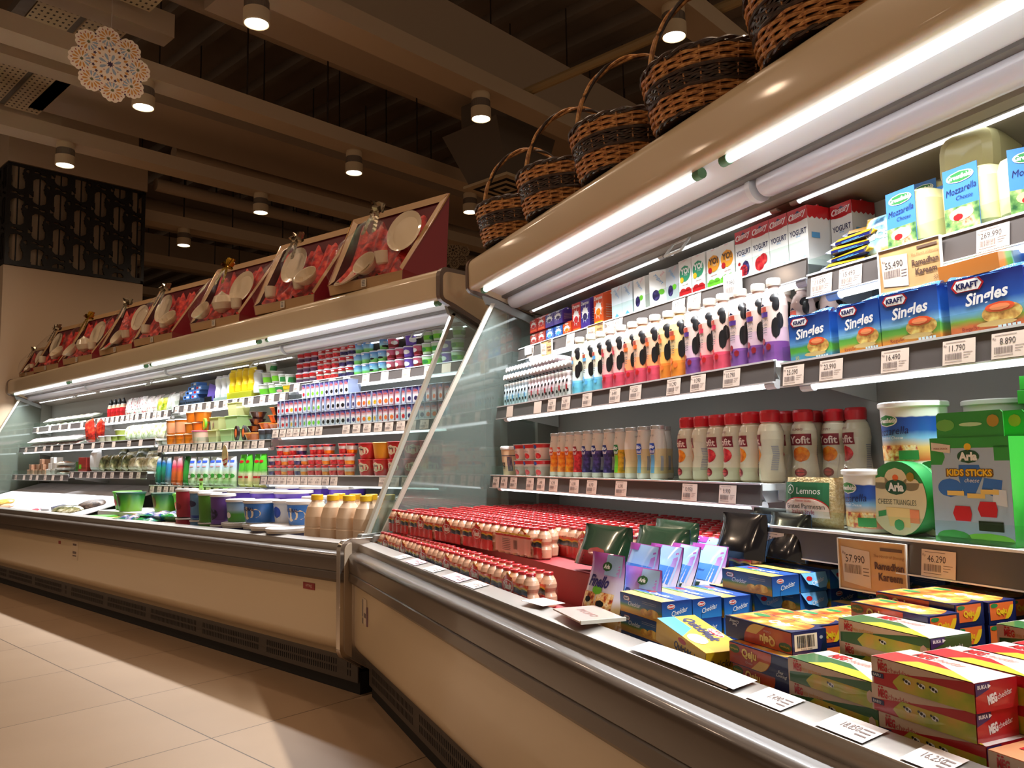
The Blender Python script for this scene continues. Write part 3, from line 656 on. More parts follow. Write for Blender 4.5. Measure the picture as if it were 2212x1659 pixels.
o = b.build('paper_notice', None, smooth=0); o.matrix_world = MA @ TR(0.20, 0.029, 0.42); tag(o, 'faded sticker sheet on the cream panel just right of the corner frame', 'notice')
# ============================================================= PRODUCTS, RIGHT CASE
WHT = mat('#eceae6', 0.35, coat=0.3); RED = mat('#b3161c', 0.35, coat=0.4); BLU = mat('#1d3f9a', 0.35, coat=0.4); LBL = mat('#5aa2d8', 0.4)
YEL = mat('#e6b81e', 0.4, coat=0.3); GRN = mat('#2c7a3a', 0.4, coat=0.3); BLK = mat('#121114', 0.3, coat=0.4); NAVY = mat('#161b4a', 0.35, coat=0.4)
ORG = mat('#e0662a', 0.4, coat=0.3); PUR = mat('#4a2a78', 0.4, coat=0.3); GREY = mat('#9a9a9e', 0.5); DGRY = mat('#5c5a60', 0.5); CRM = mat('#e6d2b4', 0.4)
DRED = mat('#7c1420', 0.35, coat=0.4); LIME = mat('#6ab32a', 0.4, coat=0.3); PINK = mat('#e49aa8', 0.35, coat=0.3); MAG = mat('#a83b98', 0.35, coat=0.3)
STRAW = noise_mat('strawberry', [(0.35, '#8d0f18'), (0.55, '#cf2430'), (0.75, '#e96a5a')], 60, 0.3, coat=0.3)
BERRY = noise_mat('berries', [(0.3, '#150f24'), (0.5, '#2c2150'), (0.7, '#5a4a86')], 55, 0.3, coat=0.3)
OFRUIT = noise_mat('orange_fruit', [(0.3, '#b8400c'), (0.5, '#ea7a14'), (0.75, '#f5b13a')], 50, 0.3, coat=0.3)
YFRUIT = noise_mat('yellow_fruit', [(0.3, '#5a7a1c'), (0.45, '#d89a18'), (0.7, '#f2c63c')], 50, 0.3, coat=0.3)
PIZZA = noise_mat('pizza_print', [(0.25, '#4a1c10'), (0.38, '#b3401c'), (0.5, '#e6b468'), (0.62, '#f0ddb0'), (0.78, '#b8281c')], 70, 0.4, const=False)
SANDW = noise_mat('sandwich_print', [(0.25, '#7a3a18'), (0.45, '#d89a50'), (0.6, '#f1cf7a'), (0.8, '#dd4a26')], 45, 0.4)
CHEES = noise_mat('cheese_print', [(0.3, '#a8661c'), (0.5, '#e0a43a'), (0.7, '#f6cf6a')], 60, 0.4)
PLANTS = noise_mat('green_print', [(0.35, '#1f5a24'), (0.6, '#4f9a34'), (0.8, '#a8c84a')], 50, 0.4)
WFILM = film_mat('clear_film', '#ffffff', 0.04, 0.12, wrinkle=0.5, fres=1.3)
MFILM = film_mat('milky_film', '#dfe8f2', 0.10, 0.2, body=0.35, wrinkle=0.4, base='#cfdcec')

def brick(name, cat, w_, d, h, m_, art=None, top=None, chamfer=0.0):
    """carton: body with a shallow folded top"""
    r = empty(name, 'x', cat); b = MB(); t = top or m_
    b.box(-w_/2, w_/2, 0, d, 0, h-0.012, m_)
    b.hexa([(-w_/2,0,h-.012),(w_/2,0,h-.012),(w_/2,d,h-.012),(-w_/2,d,h-.012),(-w_/2,d*.35,h),(w_/2,d*.35,h),(w_/2,d*.65,h),(-w_/2,d*.65,h)], t)
    if art: art(b, flat(0), sidep(w_/2), w_, d, h)
    b.build('body', r, smooth=0, bevel=0.0012)
    b = MB(); b.box(-w_/2+.002, w_/2-.002, d*.47, d*.53, h-.002, h+.004, t); b.build('top_seam', r, smooth=0)
    return r
def capo(name, prof, m_, parent, n=20, **k):
    b = MB(); b.lathe(prof, m_, n, **k); return b.build(name, parent)

# --- juice style cartons
def art_small(bg, splash, lid):
    def f(b, F, G, w_, d, h):
        b.text(F, 'Danone', 0, h*.82, h*.10, WHT, bold=.03, shear=.2, maxw=w_*.85)
        b.oval(F, 0, h*.5, w_*.33, h*.20, WHT); b.oval(lambda u, v: F(u, v) if False else (F(u, v)[0], F(u, v)[1]-.0004, F(u, v)[2]), 0, h*.42, w_*.24, h*.11, splash)
        for k in range(9):
            a = 2*pi*k/9; b.poly(F, [(w_*.30*cos(a-.1), h*.5+h*.19*sin(a-.1)), (w_*.47*cos(a), h*.5+h*.29*sin(a)), (w_*.30*cos(a+.1), h*.5+h*.19*sin(a+.1))], WHT)
        b.rect(F, -w_*.4, w_*.4, h*.08, h*.16, lid)
        for k in range(6): b.rect(G, d*.15, d*.85, h*(.25+.07*k), h*(.265+.07*k), mat('#c9a9a0', .6))
        b.oval(G, d*.5, h*.93, d*.08, h*.035, WHT)
    return f
CREDC = mat('#b8281e', .35, coat=.4); CORGC = mat('#d84e1c', .35, coat=.4); CPURC = mat('#3f2a80', .35, coat=.4)
sRed = brick('juice_carton', 'carton', .082, .05, .072, CREDC, art_small(CREDC, STRAW, ORG))
sPur = brick('juice_carton', 'carton', .088, .06, .072, CPURC, art_small(CPURC, BERRY, PUR))
sOrg = brick('juice_carton', 'carton', .082, .05, .072, CORGC, art_small(CORGC, OFRUIT, YEL))
sBlu = brick('juice_carton', 'carton', .082, .05, .072, mat('#2f5ab0', .35, coat=.4), art_small(BLU, LBL, BLU))
bRed = brick('juice_carton', 'carton', .080, .09, .152, CREDC, art_small(CREDC, STRAW, ORG))
bPur = brick('juice_carton', 'carton', .080, .09, .152, CPURC, art_small(CPURC, BERRY, PUR))
bOrg = brick('juice_carton', 'carton', .080, .09, .152, CORGC, art_small(CORGC, OFRUIT, YEL))
Z4 = 1.6325
def A(x, y, z, rz=0): return MA @ TR(x, y, z) @ RZ(rz)
for k, (p, x, c) in enumerate(((sRed, .155, 'red'), (sRed, .243, 'red'), (sPur, .335, 'purple'), (sPur, .425, 'purple'))):
    put(p, A(x, .895, Z4+.0725), 'small %s drink carton, upper row, %s from the left end of the top shelf' % (c, ['first', 'second', 'third', 'fourth'][k]))
for k, (p, x, c) in enumerate(((sRed, .155, 'red'), (sRed, .243, 'red'), (sBlu, .335, 'blue'), (sBlu, .425, 'blue'), (sOrg, .512, 'orange'))):
    put(p, A(x, .895, Z4), 'small %s drink carton, lower row, %s from the left end of the top shelf' % (c, ['first', 'second', 'third', 'fourth', 'fifth'][k]))
for p, x, t in ((bRed, .585, 'tall red drink carton with a splash print'), (bPur, .668, 'tall purple drink carton beside the red one'), (bOrg, .785, 'tall orange drink carton with an orange splash')): put(p, A(x+.01, .90, Z4), t)
# --- white yogurt cartons
def art_white(pic, txt='yogurt', rot=-.9):
    def f(b, F, G, w_, d, h):
        b.text(F, 'yogurt', 0, h*.72, h*.09, LBL, rot=rot, shear=.2); b.text(F, 'yok', w_*.22, h*.84, h*.07, PINK, rot=.6, shear=.2)
        if pic: b.oval(F, -w_*.15, h*.33, w_*.2, h*.14, BERRY); b.oval(F, w_*.15, h*.4, w_*.16, h*.07, LIME)
        else: b.poly(F, [(0, h*.02), (w_*.2, h*.12), (0, h*.2), (-w_*.2, h*.12)], LBL)
        b.poly(G, [(d*.3, h*.62), (d*.7, h*.62), (d*.7, h*.45), (d*.5, h*.38), (d*.3, h*.45)], PUR); b.oval(G, d*.5, h*.52, d*.13, h*.06, DRED)
        b.oval(G, d*.5, h*.85, d*.1, h*.035, GREY); b.oval(lambda u, v: (G(u, v)[0]+.0004, G(u, v)[1], G(u, v)[2]), d*.5, h*.85, d*.075, h*.026, WHT)
        for k in range(14): b.rect(G, d*(.2+.04*k), d*(.215+.04*k), h*.03, h*.13, DGRY)
    return f
WC = mat('#d4dde4', .4, coat=.3); WG = mat('#aeb0b4', .4, coat=.3)
wy1 = brick('yogurt_carton', 'carton', .078, .09, .154, WC, art_white(False)); wy2 = brick('yogurt_carton', 'carton', .080, .095, .154, WHT, art_white(True)); wy3 = brick('yogurt_carton', 'carton', .078, .09, .150, WG, art_white(True))
put(wy1, A(.945, .90, Z4), 'pale blue white yogurt carton, left of the plain pair'); put(wy1, A(1.025, .90, Z4), 'pale blue white yogurt carton, right of the plain pair')
put(wy2, A(1.115, .90, Z4), 'white yogurt carton with a dark berry print and purple shield on its side'); put(wy2, A(1.24, .905, Z4, 25), 'turned white yogurt carton showing its purple shield side'); put(wy3, A(1.335, .90, Z4), 'grey yogurt carton with a leafy berry print beside the green fruit cartons')
put(wy2, TR(0,0,0) @ A(1.17, .998, Z4, 4), 'white carton standing in the row behind the berry yogurt cartons')
# --- fruit cartons
def art_yo(c, fruit):
    def f(b, F, G, w_, d, h):
        b.oval(F, 0, h*.60, w_*.42, h*.19, c); F2 = lambda u, v: (F(u, v)[0], F(u, v)[1]-.0005, F(u, v)[2])
        b.text(F2, 'YO!', 0, h*.66, h*.13, WHT if c != YEL2 else mat('#5a3a1c', .5), bold=.05, maxw=w_*.7); b.text(F2, 'fruit', .006, h*.57, h*.05, WHT, shear=.2)
        b.oval(F2, -w_*.25, h*.47, w_*.14, h*.07, fruit)
        b.text(F, 'yogurt', 0, h*.90, h*.035, PINK); b.text(F, 'yogurt drink', 0, h*.34, h*.03, RED, maxw=w_*.8)
        base = RED if c != YEL2 else LIME
        b.span(F, 0.001, h*.22, lambda v: -w_*.48, lambda v: w_*.48, base); b.oval(F, -w_*.2, h*.22, w_*.2, h*.05, base); b.oval(F, w_*.2, h*.22, w_*.2, h*.05, base)
    return f
YEL2 = mat('#e89a28', .4, coat=.3)
yg = brick('fruit_yogurt_carton', 'carton', .074, .075, .156, WHT, art_yo(mat('#2a8a62', .4, coat=.3), YEL)); yo = brick('fruit_yogurt_carton', 'carton', .074, .075, .156, WHT, art_yo(YEL2, RED))
put(yg, A(1.413, .90, Z4), 'fruit yogurt carton with a green patch, left one'); put(yg, A(1.49, .90, Z4), 'fruit yogurt carton with a green patch, right one')
put(yo, A(1.568, .905, Z4), 'fruit yogurt carton with an orange patch, left one'); put(yo, A(1.645, .90, Z4), 'fruit yogurt carton with an orange patch, right one')
put(yo, A(1.60, .985, Z4+.01), 'fruit yogurt carton standing in the row behind the orange patched ones')
def art_cim(pic):
    def f(b, F, G, w_, d, h):
        b.span(F, h*.76, h*.99, lambda v: -w_/2, lambda v: w_/2, RED); b.oval(F, -.003, h*.77, w_*.38, h*.03, RED)
        F2 = lambda u, v: (F(u, v)[0], F(u, v)[1]-.0006, F(u, v)[2])
        b.text(F2, 'Cimory', 0, h*.86, h*.095, WHT, bold=.07, shear=.25, rot=.12, maxw=w_*.9); b.text(lambda u, v: (F(u, v)[0], F(u, v)[1]-.0009, F(u, v)[2]), 'Cimory', 0, h*.86, h*.085, RED, bold=.0, shear=.25, rot=.12, maxw=w_*.82)
        b.poly(F2, [(-w_*.1, h*.9), (w_*.02, h*.945), (w_*.16, h*.9)], NAVY)
        b.text(F, 'YOGURT', 0, h*.56, h*.10, NAVY, bold=.02, maxw=w_*.86); b.text(F, 'drink', 0, h*.49, h*.035, LBL)
        if pic == 1:
            b.oval(F, w_*.1, h*.24, w_*.22, h*.15, BERRY); b.oval(F, -.002, h*.2, w_*.24, h*.12, STRAW); b.oval(F, -w_*.28, h*.35, w_*.08, h*.035, RED)
        elif pic == 2:
            b.oval(F, -w_*.08, h*.24, w_*.27, h*.14, STRAW); b.oval(F2, w_*.15, h*.3, w_*.22, h*.11, STRAW)
        else: b.rect(F, -w_/2, w_/2, 0.002, h*.14, mat('#bfe0ea', .4)); b.oval(F2, w_*.28, h*.08, w_*.08, h*.03, LBL)
        b.rect(G, 0, d, h*.8, h*.99, RED)
        for k in range(5): b.poly(G, [(d*k/5, h*.8), (d*(k+1)/5, h*.8), (d*(k+.5)/5, h*.76)], RED)
        b.rect(G, d*.15, d*.5, h*.42, h*.52, LBL)
    return f
cm1, cm2, cm3 = [brick('yogurt_drink_carton', 'carton', .078, .09, .168, WHT, art_cim(k), top=RED) for k in (1, 2, 0)]
put(cm1, A(1.727, .90, Z4), 'red topped yogurt carton with a mixed berry print'); put(cm2, A(1.806, .90, Z4), 'red topped yogurt carton with a strawberry print')
put(cm3, A(1.886, .90, Z4), 'plain red topped yogurt carton, left of the pair without fruit'); put(cm3, A(1.967, .90, Z4), 'plain red topped yogurt carton, right of the pair without fruit')
put(cm3, A(2.05, .985, Z4), 'red topped yogurt carton in the back row beside the yellow sliced cheese packs'); put(cm2, A(1.75, .985, Z4+.012), 'grey topped yogurt carton peeking over the berry carton')

# --- tall cow patch milk bottles
def milk_bottle(body, accent, pic, ribbon):
    r = empty('milk_bottle', 'x', 'bottle'); b = MB()
    prof = [(.030, 0), (.036, .004), (.037, .03), (.0355, .06), (.034, .10), (.0355, .14), (.0365, .162), (.034, .184), (.026, .205), (.0165, .215), (.0158, .226)]
    low = pic; bands = [low, low, low, accent, body, body, body, body, body, body]
    b.lathe(prof, body, 22, mats=bands); rf = prof_r(prof); F = cyl(rf, .0009)
    F2 = cyl(rf, .0014)
    for (cu, cv, a_, c_) in ((.028, .185, .012, .014), (.034, .165, .010, .02), (.030, .098, .012, .030), (.042, .118, .010, .024), (-.045, .17, .012, .02), (-.05, .07, .011, .02)):
        b.oval(F, cu, cv, a_, c_, BLK, 8, 3)
    b.poly(F2, [(-.018, .163), (-.008, .170), (.002, .163)], NAVY)
    b.span(F2, .146, .160, lambda v: -.022, lambda v: .006, mat('#b04a3a', .4), 2, 3); b.span(F2, .131, .145, lambda v: -.022+(v-.131)*.1, lambda v: .009+(v-.131)*.1, ribbon, 2, 3)
    b.text(F2, 'Yogurt', -.008, .122, .009, DGRY); b.text(F2, 'Drink', -.008, .110, .009, DGRY)
    for k in range(3): b.span(F2, .100-.007*k, .102-.007*k, lambda v: -.02, lambda v: .004, DGRY, 1, 2)
    if pic is not body:
        for (cu, cv) in ((-.012, .062), (.008, .045), (-.018, .035)): b.oval(F2, cu, cv, .008, .010, {MP: DRED, MR: RED, MO: ORG, MB_: LBL}[pic], 6, 2)
    b.build('body', r)
    b = MB(); b.lathe([(.0195, .222), (.0205, .229), (.0205, .241), (.0185, .2445), (.001, .245)], mat('#e6dccd', .4), 24)
    for k in range(24):
        a = 2*pi*k/24; b.add([(cos(a+d)*rr, sin(a+d)*rr, z) for d, rr, z in ((-.05, .0205, .226), (.05, .0205, .226), (.0, .0214, .24))], [(0, 1, 2)], mat('#e6dccd', .4))
    b.build('cap', r)
    return r
MP = mat('#6b3c78', .3, coat=.4); MR = mat('#c34055', .3, coat=.4); MO = mat('#d8762c', .3, coat=.4); MB_ = mat('#6fb4cf', .3, coat=.4)
mblue = milk_bottle(mat('#dcd6bd', .35, coat=.4), mat('#cfdcd6', .35, coat=.4), MB_, LBL); mpink = milk_bottle(mat('#d8b8aa', .35, coat=.4), mat('#d99a96', .35, coat=.4), MR, mat('#c0304a', .4))
mored = milk_bottle(mat('#d9b093', .35, coat=.4), mat('#dd8a5a', .35, coat=.4), MR, ORG); moran = milk_bottle(mat('#dcbc80', .35, coat=.4), mat('#dd9a4a', .35, coat=.4), MO, ORG); mpur = milk_bottle(mat('#d3b8ae', .35, coat=.4), mat('#b99aa6', .35, coat=.4), MP, PUR)
xs = [.805, .893, .968, 1.053, 1.128, 1.204, 1.282, 1.358, 1.434, 1.511, 1.587, 1.662, 1.738, 1.815, 1.890, 1.965]
kinds = [mblue, mblue, mblue, mpink, mpink, mored, mored, mored, moran, moran, mpur, mpink, mpink, mpur, mpur, mpur]
nm = {id(mblue): 'pale blue', id(mpink): 'pink', id(mored): 'strawberry orange', id(moran): 'mango orange', id(mpur): 'purple berry'}
ORD = ['first', 'second', 'third', 'fourth', 'fifth', 'sixth', 'seventh', 'eighth', 'ninth', 'tenth', 'eleventh', 'twelfth', 'thirteenth', 'fourteenth', 'fifteenth', 'sixteenth']
Z3 = 1.336
for k, (x, p) in enumerate(zip(xs, kinds)):
    zz = Z3-(0.0 if k > 1 else .0)
    put(p, A(x, .80+(.004*((k*7) % 3)), zz, ((k*37) % 21)-10), '%s tall cow patch bottle, %s from the left in the front row' % (nm[id(p)], ORD[k]), 'tall cow patch yogurt bottles')
    if k < 16 and k % 1 == 0:
        put(p, A(x-.02, .925, zz, ((k*53) % 31)-15), 'cow patch bottle right behind the %s one of the front row' % ORD[k], 'tall cow patch yogurt bottles')
for k, x in enumerate((1.985, 1.905)): put(mpur, A(x, .995+.0*k, Z3, 40), 'cow patch bottle in the last row, %s one behind the corner of the sliced cheese' % ['right', 'left'][k], 'tall cow patch yogurt bottles')

# --- shrink packs of little cow bottles at the left of the same shelf
def mini_pack(tint, face, n=4):
    r = empty('mini_bottle_pack', 'x', 'bottle pack')
    lab = tint
    for k in range(n):
        b = MB(); x = (k-(n-1)/2)*.034
        prof = [(.014, 0), (.0165, .004), (.0165, .05), (.0135, .058), (.0115, .064), (.0125, .070), (.0125, .074)]
        b.lathe(prof, lab, 14, cx=0); rf = prof_r(prof); F = cyl(rf, .0008)
        for cu, cv, a_, c_ in ((.006, .05, .005, .006), (-.008, .04, .004, .006), (.01, .02, .004, .006), (-.004, .012, .004, .004)): b.oval(F, cu, cv, a_, c_, BLK, 5, 2)
        if k % 2: b.span(F, .022, .038, lambda v: -.011, lambda v: .008, face, 2, 3)
        b.lathe([(.013, .073), (.013, .079), (.012, .0805)], WHT, 14, cap0=False)
        o = b.build('bottle', r); o.location = (x, 0, 0)
    b = MB()
    def sh(u, v):
        a = u*2*pi; L = (n-1)*.017; cx = L if cos(a) > 0 else -L; rr = .019-.002*abs(sin(v*9))
        return (cx+rr*cos(a) if abs(cos(a)) > .02 else rr*cos(a), rr*sin(a), .002+v*.080)
    b.grid(sh, 20, 5, WFILM); b.build('shrink_film', r)
    return r
mk1 = mini_pack(mat('#c6dbe6', .35, coat=.4), LBL); mk2 = mini_pack(mat('#dbc6cc', .35, coat=.4), mat('#b5283a', .4)); mk3 = mini_pack(mat('#ddd0cf', .35, coat=.4), mat('#c03a44', .4))
for k, (p, x, c) in enumerate(((mk1, .135, 'pale blue'), (mk1, .275, 'pale blue'), (mk2, .42, 'pink'), (mk2, .56, 'pink'), (mk3, .70, 'white and red'))):
    n3 = ['leftmost', 'second', 'third', 'fourth', 'rightmost'][k]
    for j, nm3 in enumerate(('lowest', 'middle', 'top')):
        if j == 2 and k == 4: continue
        if j == 0: put(p, A(x, .775, Z3) @ SC(1, 1, 1.38), 'pack of small %s cow patch bottles, %s stack, lowest layer' % (c, n3), 'small cow patch bottle packs')
        else: put(p, A(x, .775+.02, Z3+.095+(j-1)*.050) @ RX(90-8) @ TR(0, -.0, 0) if False else A(x, .84+.015*(j-1), Z3+.134+(j-1)*.0385) @ RX(82) @ SC(1,1.02,1), 'pack of small %s cow patch bottles lying down, %s stack, %s layer' % (c, n3, nm3), 'small cow patch bottle packs')
# --- white wave bottles (bio) and red capped bottles
def wave_bottle(lower, panel, ptxt, flag=BLU):
    r = empty('yogurt_bottle', 'x', 'bottle'); b = MB()
    prof = [(.026, 0), (.0305, .005), (.031, .02), (.028, .05), (.0265, .065), (.0285, .085), (.030, .105), (.0285, .13), (.0245, .152), (.0225, .168), (.0235, .172)]
    wb = mat('#e2dccf', .35, coat=.3)
    bands = [wb, wb, lower, lower, lower, lower, wb, wb, wb, wb]
    b.lathe(prof, wb, 22, mats=bands); rf = prof_r(prof); F = cyl(rf, .0009); F2 = cyl(rf, .0014)
    b.poly(F2, [(-.002, .092), (.019, .083), (.026, .118), (.012, .126)], flag) if False else b.span(F2, .088, .124, lambda v: -.016+abs(v-.106)*.2, lambda v: .014-abs(v-.106)*.25, flag, 6, 4)
    F3 = cyl(rf, .0019); b.text(F3, 'Bio', -.001, .112, .012, WHT, shear=.3, bold=.02); b.text(F3, 'kul', .001, .097, .012, WHT, shear=.3, bold=.02)
    if panel: b.span(F2, .022, .085, lambda v: -.009, lambda v: .009, panel, 5, 3)
    b.text(F2, 'EXP 15', -.006, .150, .006, DGRY); b.rect(F2, .03, .04, .03, .08, GREY, 1, 4)
    b.build('body', r)
    b = MB(); b.lathe([(.0245, .171), (.0255, .172), (.0252, .183), (.023, .185), (.001, .1845)], mat('#cfcdc9', .25, metal=.6), 24); b.build('foil_lid', r)
    return r
LW = mat('#e0c896', .35, coat=.3)
bo = wave_bottle(OFRUIT, None, '', mat('#c8452a', .4)); br_ = wave_bottle(STRAW, None, '', mat('#8d1a22', .4)); bb_ = wave_bottle(BERRY, None, '', mat('#1d2a6a', .4)); by = wave_bottle(YFRUIT, LIME, '', mat('#1f6a34', .4)); bw = wave_bottle(LW, mat('#5c8fb0', .4), '', BLU); bw2 = wave_bottle(LW, None, '', BLU)
Z2 = 0.9995
bx = [(bo, .635, 'orange'), (bo, .706, 'orange'), (bo, .778, 'orange'), (br_, .849, 'red berry'), (bb_, .923, 'blueberry'), (bb_, 1.003, 'blueberry'), (bb_, 1.088, 'blueberry'), (by, 1.170, 'yellow fruit'), (bw2, 1.245, 'plain cream'), (bw, 1.325, 'plain blue panelled'), (bw, 1.408, 'plain blue panelled')]
for k, (p, x, c) in enumerate(bx):
    put(p, A(x, .765, Z2, {bw2: 120}.get(p, 8)), '%s curved foil lidded bottle, %s of the front row' % (c, ORD[k]), 'foil lidded yogurt bottles')
    if k < 10: put(p, A(x+.01, .84, Z2, 20), 'foil lidded curved bottle right behind the %s one of the front row' % ORD[k], 'foil lidded yogurt bottles')
def lip(b, F, cu, cv, s, m_):
    b.span(F, cv-.012*s, cv+.012*s, lambda v: cu-.016*s*sqrt(max(0, 1-((v-cv)/(.0122*s))**2)), lambda v: cu+.016*s*sqrt(max(0, 1-((v-cv)/(.0122*s))**2)), m_, 6, 4)
def fit_bottle(frm, art=True):
    r = empty('red_capped_bottle', 'x', 'bottle'); b = MB(); wb = mat('#e3d9bb', .3, coat=.5)
    prof = [(.031, 0), (.0365, .006), (.0375, .03), (.0345, .06), (.0325, .078), (.0345, .10), (.0372, .122), (.0355, .145), (.030, .162), (.0245, .168), (.0245, .172)]
    b.lathe(prof, wb, 24); rf = prof_r(prof); F = cyl(rf, .0010); F2 = cyl(rf, .0016); F3 = cyl(rf, .0022)
    b.span(F, .103, .135, lambda v: -.034, lambda v: .034, DRED, 4, 10)
    b.text(F2, 'Yofit', 0, .118, .021, mat('#f1dccb', .4), bold=.02, maxw=.060); b.text(F2, 'YUMMY', -.004, .147, .007, DRED, shear=.2)
    b.oval(F, .002, .078, .024, .022, frm, 8, 6); b.text(F2, 'strawberry', .006, .055, .006, WHT)
    lip(b, F, 0, .027, 1.1, DRED); lip(b, F2, 0, .027, .75, mat('#c03a3a', .3)); b.span(F3, .0262, .0278, lambda v: -.014, lambda v: .014, mat('#5a0c14', .4), 1, 4)
    for k in range(14): b.span(F, .035+.005*k, .0375+.005*k, lambda v: .062, lambda v: .082, GREY, 1, 2)
    b.build('body', r)
    b = MB(); b.lathe([(.0265, .170), (.028, .172), (.0285, .196), (.0265, .203), (.020, .205), (.001, .2055)], mat('#c01822', .35, coat=.3), 28)
    b.build('cap', r)
    return r
fs = fit_bottle(STRAW); fo = fit_bottle(OFRUIT)
fx = [(fo, 1.548, 0), (fo, 1.625, -50), (fs, 1.702, 0), (fs, 1.778, 0), (fo, 1.855, -15), (fo, 1.935, -42)]
for k, (p, x, rz) in enumerate(fx): put(p, A(x, .79, Z2, rz-12), 'red capped cream yogurt bottle, %s of the front row' % ORD[k], 'red capped yogurt bottles')
for j, (y, xl) in enumerate(((.875, (1.50, 1.58, 1.66, 1.74, 1.82, 1.90, 1.975)), (.955, (1.60, 1.69, 1.77, 1.85, 1.93, 2.01, 2.03+.06)), (1.03, (1.85, 1.93, 2.01)))):
    for k, x in enumerate(xl): put(fs if (k+j) % 2 else fo, A(min(x, 1.96) if False else x-.0, y, Z2, (k*29+j*13) % 60-30), 'red capped cream yogurt bottle in the %s row back, %s from the left' % (['second', 'third', 'last'][j], ORD[k]), 'red capped yogurt bottles')
# --- coffee cup and greek style cups at the left
r = empty('lidded_cup', 'tall cream paper cup with white lid at the left end of the lower shelf', 'cup'); b = MB(); cr = mat('#d9b791', .5)
prof = [(.038, 0), (.049, .125)]; b.lathe(prof, cr, 24); rf = prof_r(prof); F = cyl(rf); b.text(F, 'KKI', 0, .05, .02, BLK, bold=.05); b.text(F, 'YOGURT', .0, .033, .008, BLK)
b.span(F, .092, .095, lambda v: -.14, lambda v: .14, NAVY, 1, 20)
for k in range(4): b.span(F, .02, .088, lambda v: .036+.006*k, lambda v: .040+.006*k, NAVY, 3, 1)
b.build('body', r); b = MB(); b.lathe([(.051, .122), (.053, .126), (.053, .134), (.048, .140), (.001, .140)], WHT, 24); b.build('lid', r); r.matrix_world = A(.145, .765, Z2, -5)
def style_cup():
    r = empty('yogurt_cup', 'x', 'cup'); b = MB(); cw = mat('#dcc9bd', .4); prof = [(.032, 0), (.043, .068), (.045, .070)]
    b.lathe(prof, cw, 22, mats=[cw, RED]); rf = prof_r(prof); F = cyl(rf); F2 = cyl(rf, .0014)
    b.span(F, .052, .067, lambda v: -.13, lambda v: .13, RED, 2, 20); b.oval(F2, 0, .056, .012, .009, BLU); b.text(F, 'GREEK STYLE', 0, .036, .007, DGRY, maxw=.045); b.oval(F, .010, .016, .016, .013, STRAW)
    b.build('body', r); b = MB(); b.lathe([(.0465, .069), (.047, .071), (.001, .0715)], WHT, 22); b.build('lid', r); return r
gc = style_cup()
for k, x in enumerate((.285, .39, .50)):
    for j in range(2): put(gc, A(x, .765, Z2+.0735*j, -10+8*k), 'greek style yogurt cup, %s column, %s tier, beside the orange bottles' % (['left', 'middle', 'right'][k], ['lower', 'upper'][j]), 'greek style yogurt cups')
# --- wrapped cheese packs with a logo lozenge
def lozenge(b, F, cu, cv, w_, h, word, e=.0006):
    F1 = lambda u, v: (F(u, v)[0]*1, F(u, v)[1], F(u, v)[2])
    hexa = lambda s: [(cu-w_/2*s, cv), (cu-w_*.36*s, cv+h/2*s), (cu+w_*.36*s, cv+h/2*s), (cu+w_/2*s, cv), (cu+w_*.36*s, cv-h/2*s), (cu-w_*.36*s, cv-h/2*s)]
    return hexa
def off(F, e):
    """same print surface, lifted a little more"""
    p0 = Vector(F(0, 0)); a = Vector(F(.01, 0))-p0; c = Vector(F(0, .01))-p0; n = a.cross(c).normalized()*e
    return lambda u, v: tuple(Vector(F(u, v))+n)
def logo_loz(b, F, cu, cv, w_, word='KRAFT'):
    h = w_*.36
    L = lozenge(b, F, cu, cv, w_, h, word)
    b.poly(off(F, .0003), list(reversed(L(1.0))), RED); b.poly(off(F, .0006), list(reversed(L(.86))), WHT); b.text(off(F, .0010), word, cu, cv, h*.44, NAVY, bold=.05, maxw=w_*.66)
SBLU = grad_mat('singles_print', [(0, '#c0702c'), (.17, '#c87a34'), (.26, '#6a9a3c'), (.36, '#4f8f3a'), (.42, '#7fb6d8'), (.6, '#2c5fae'), (1.0, '#122a6e')], 0, .125, noise=.012, rough=.3, coat=.4)
SBLU2 = grad_mat('singles_print_blue', [(0, '#3a5f80'), (.17, '#4a7f9a'), (.26, '#5a9a3c'), (.36, '#4f8f3a'), (.42, '#5f96c8'), (.6, '#24559e'), (1.0, '#0f2766')], 0, .125, noise=.012, rough=.3, coat=.4)
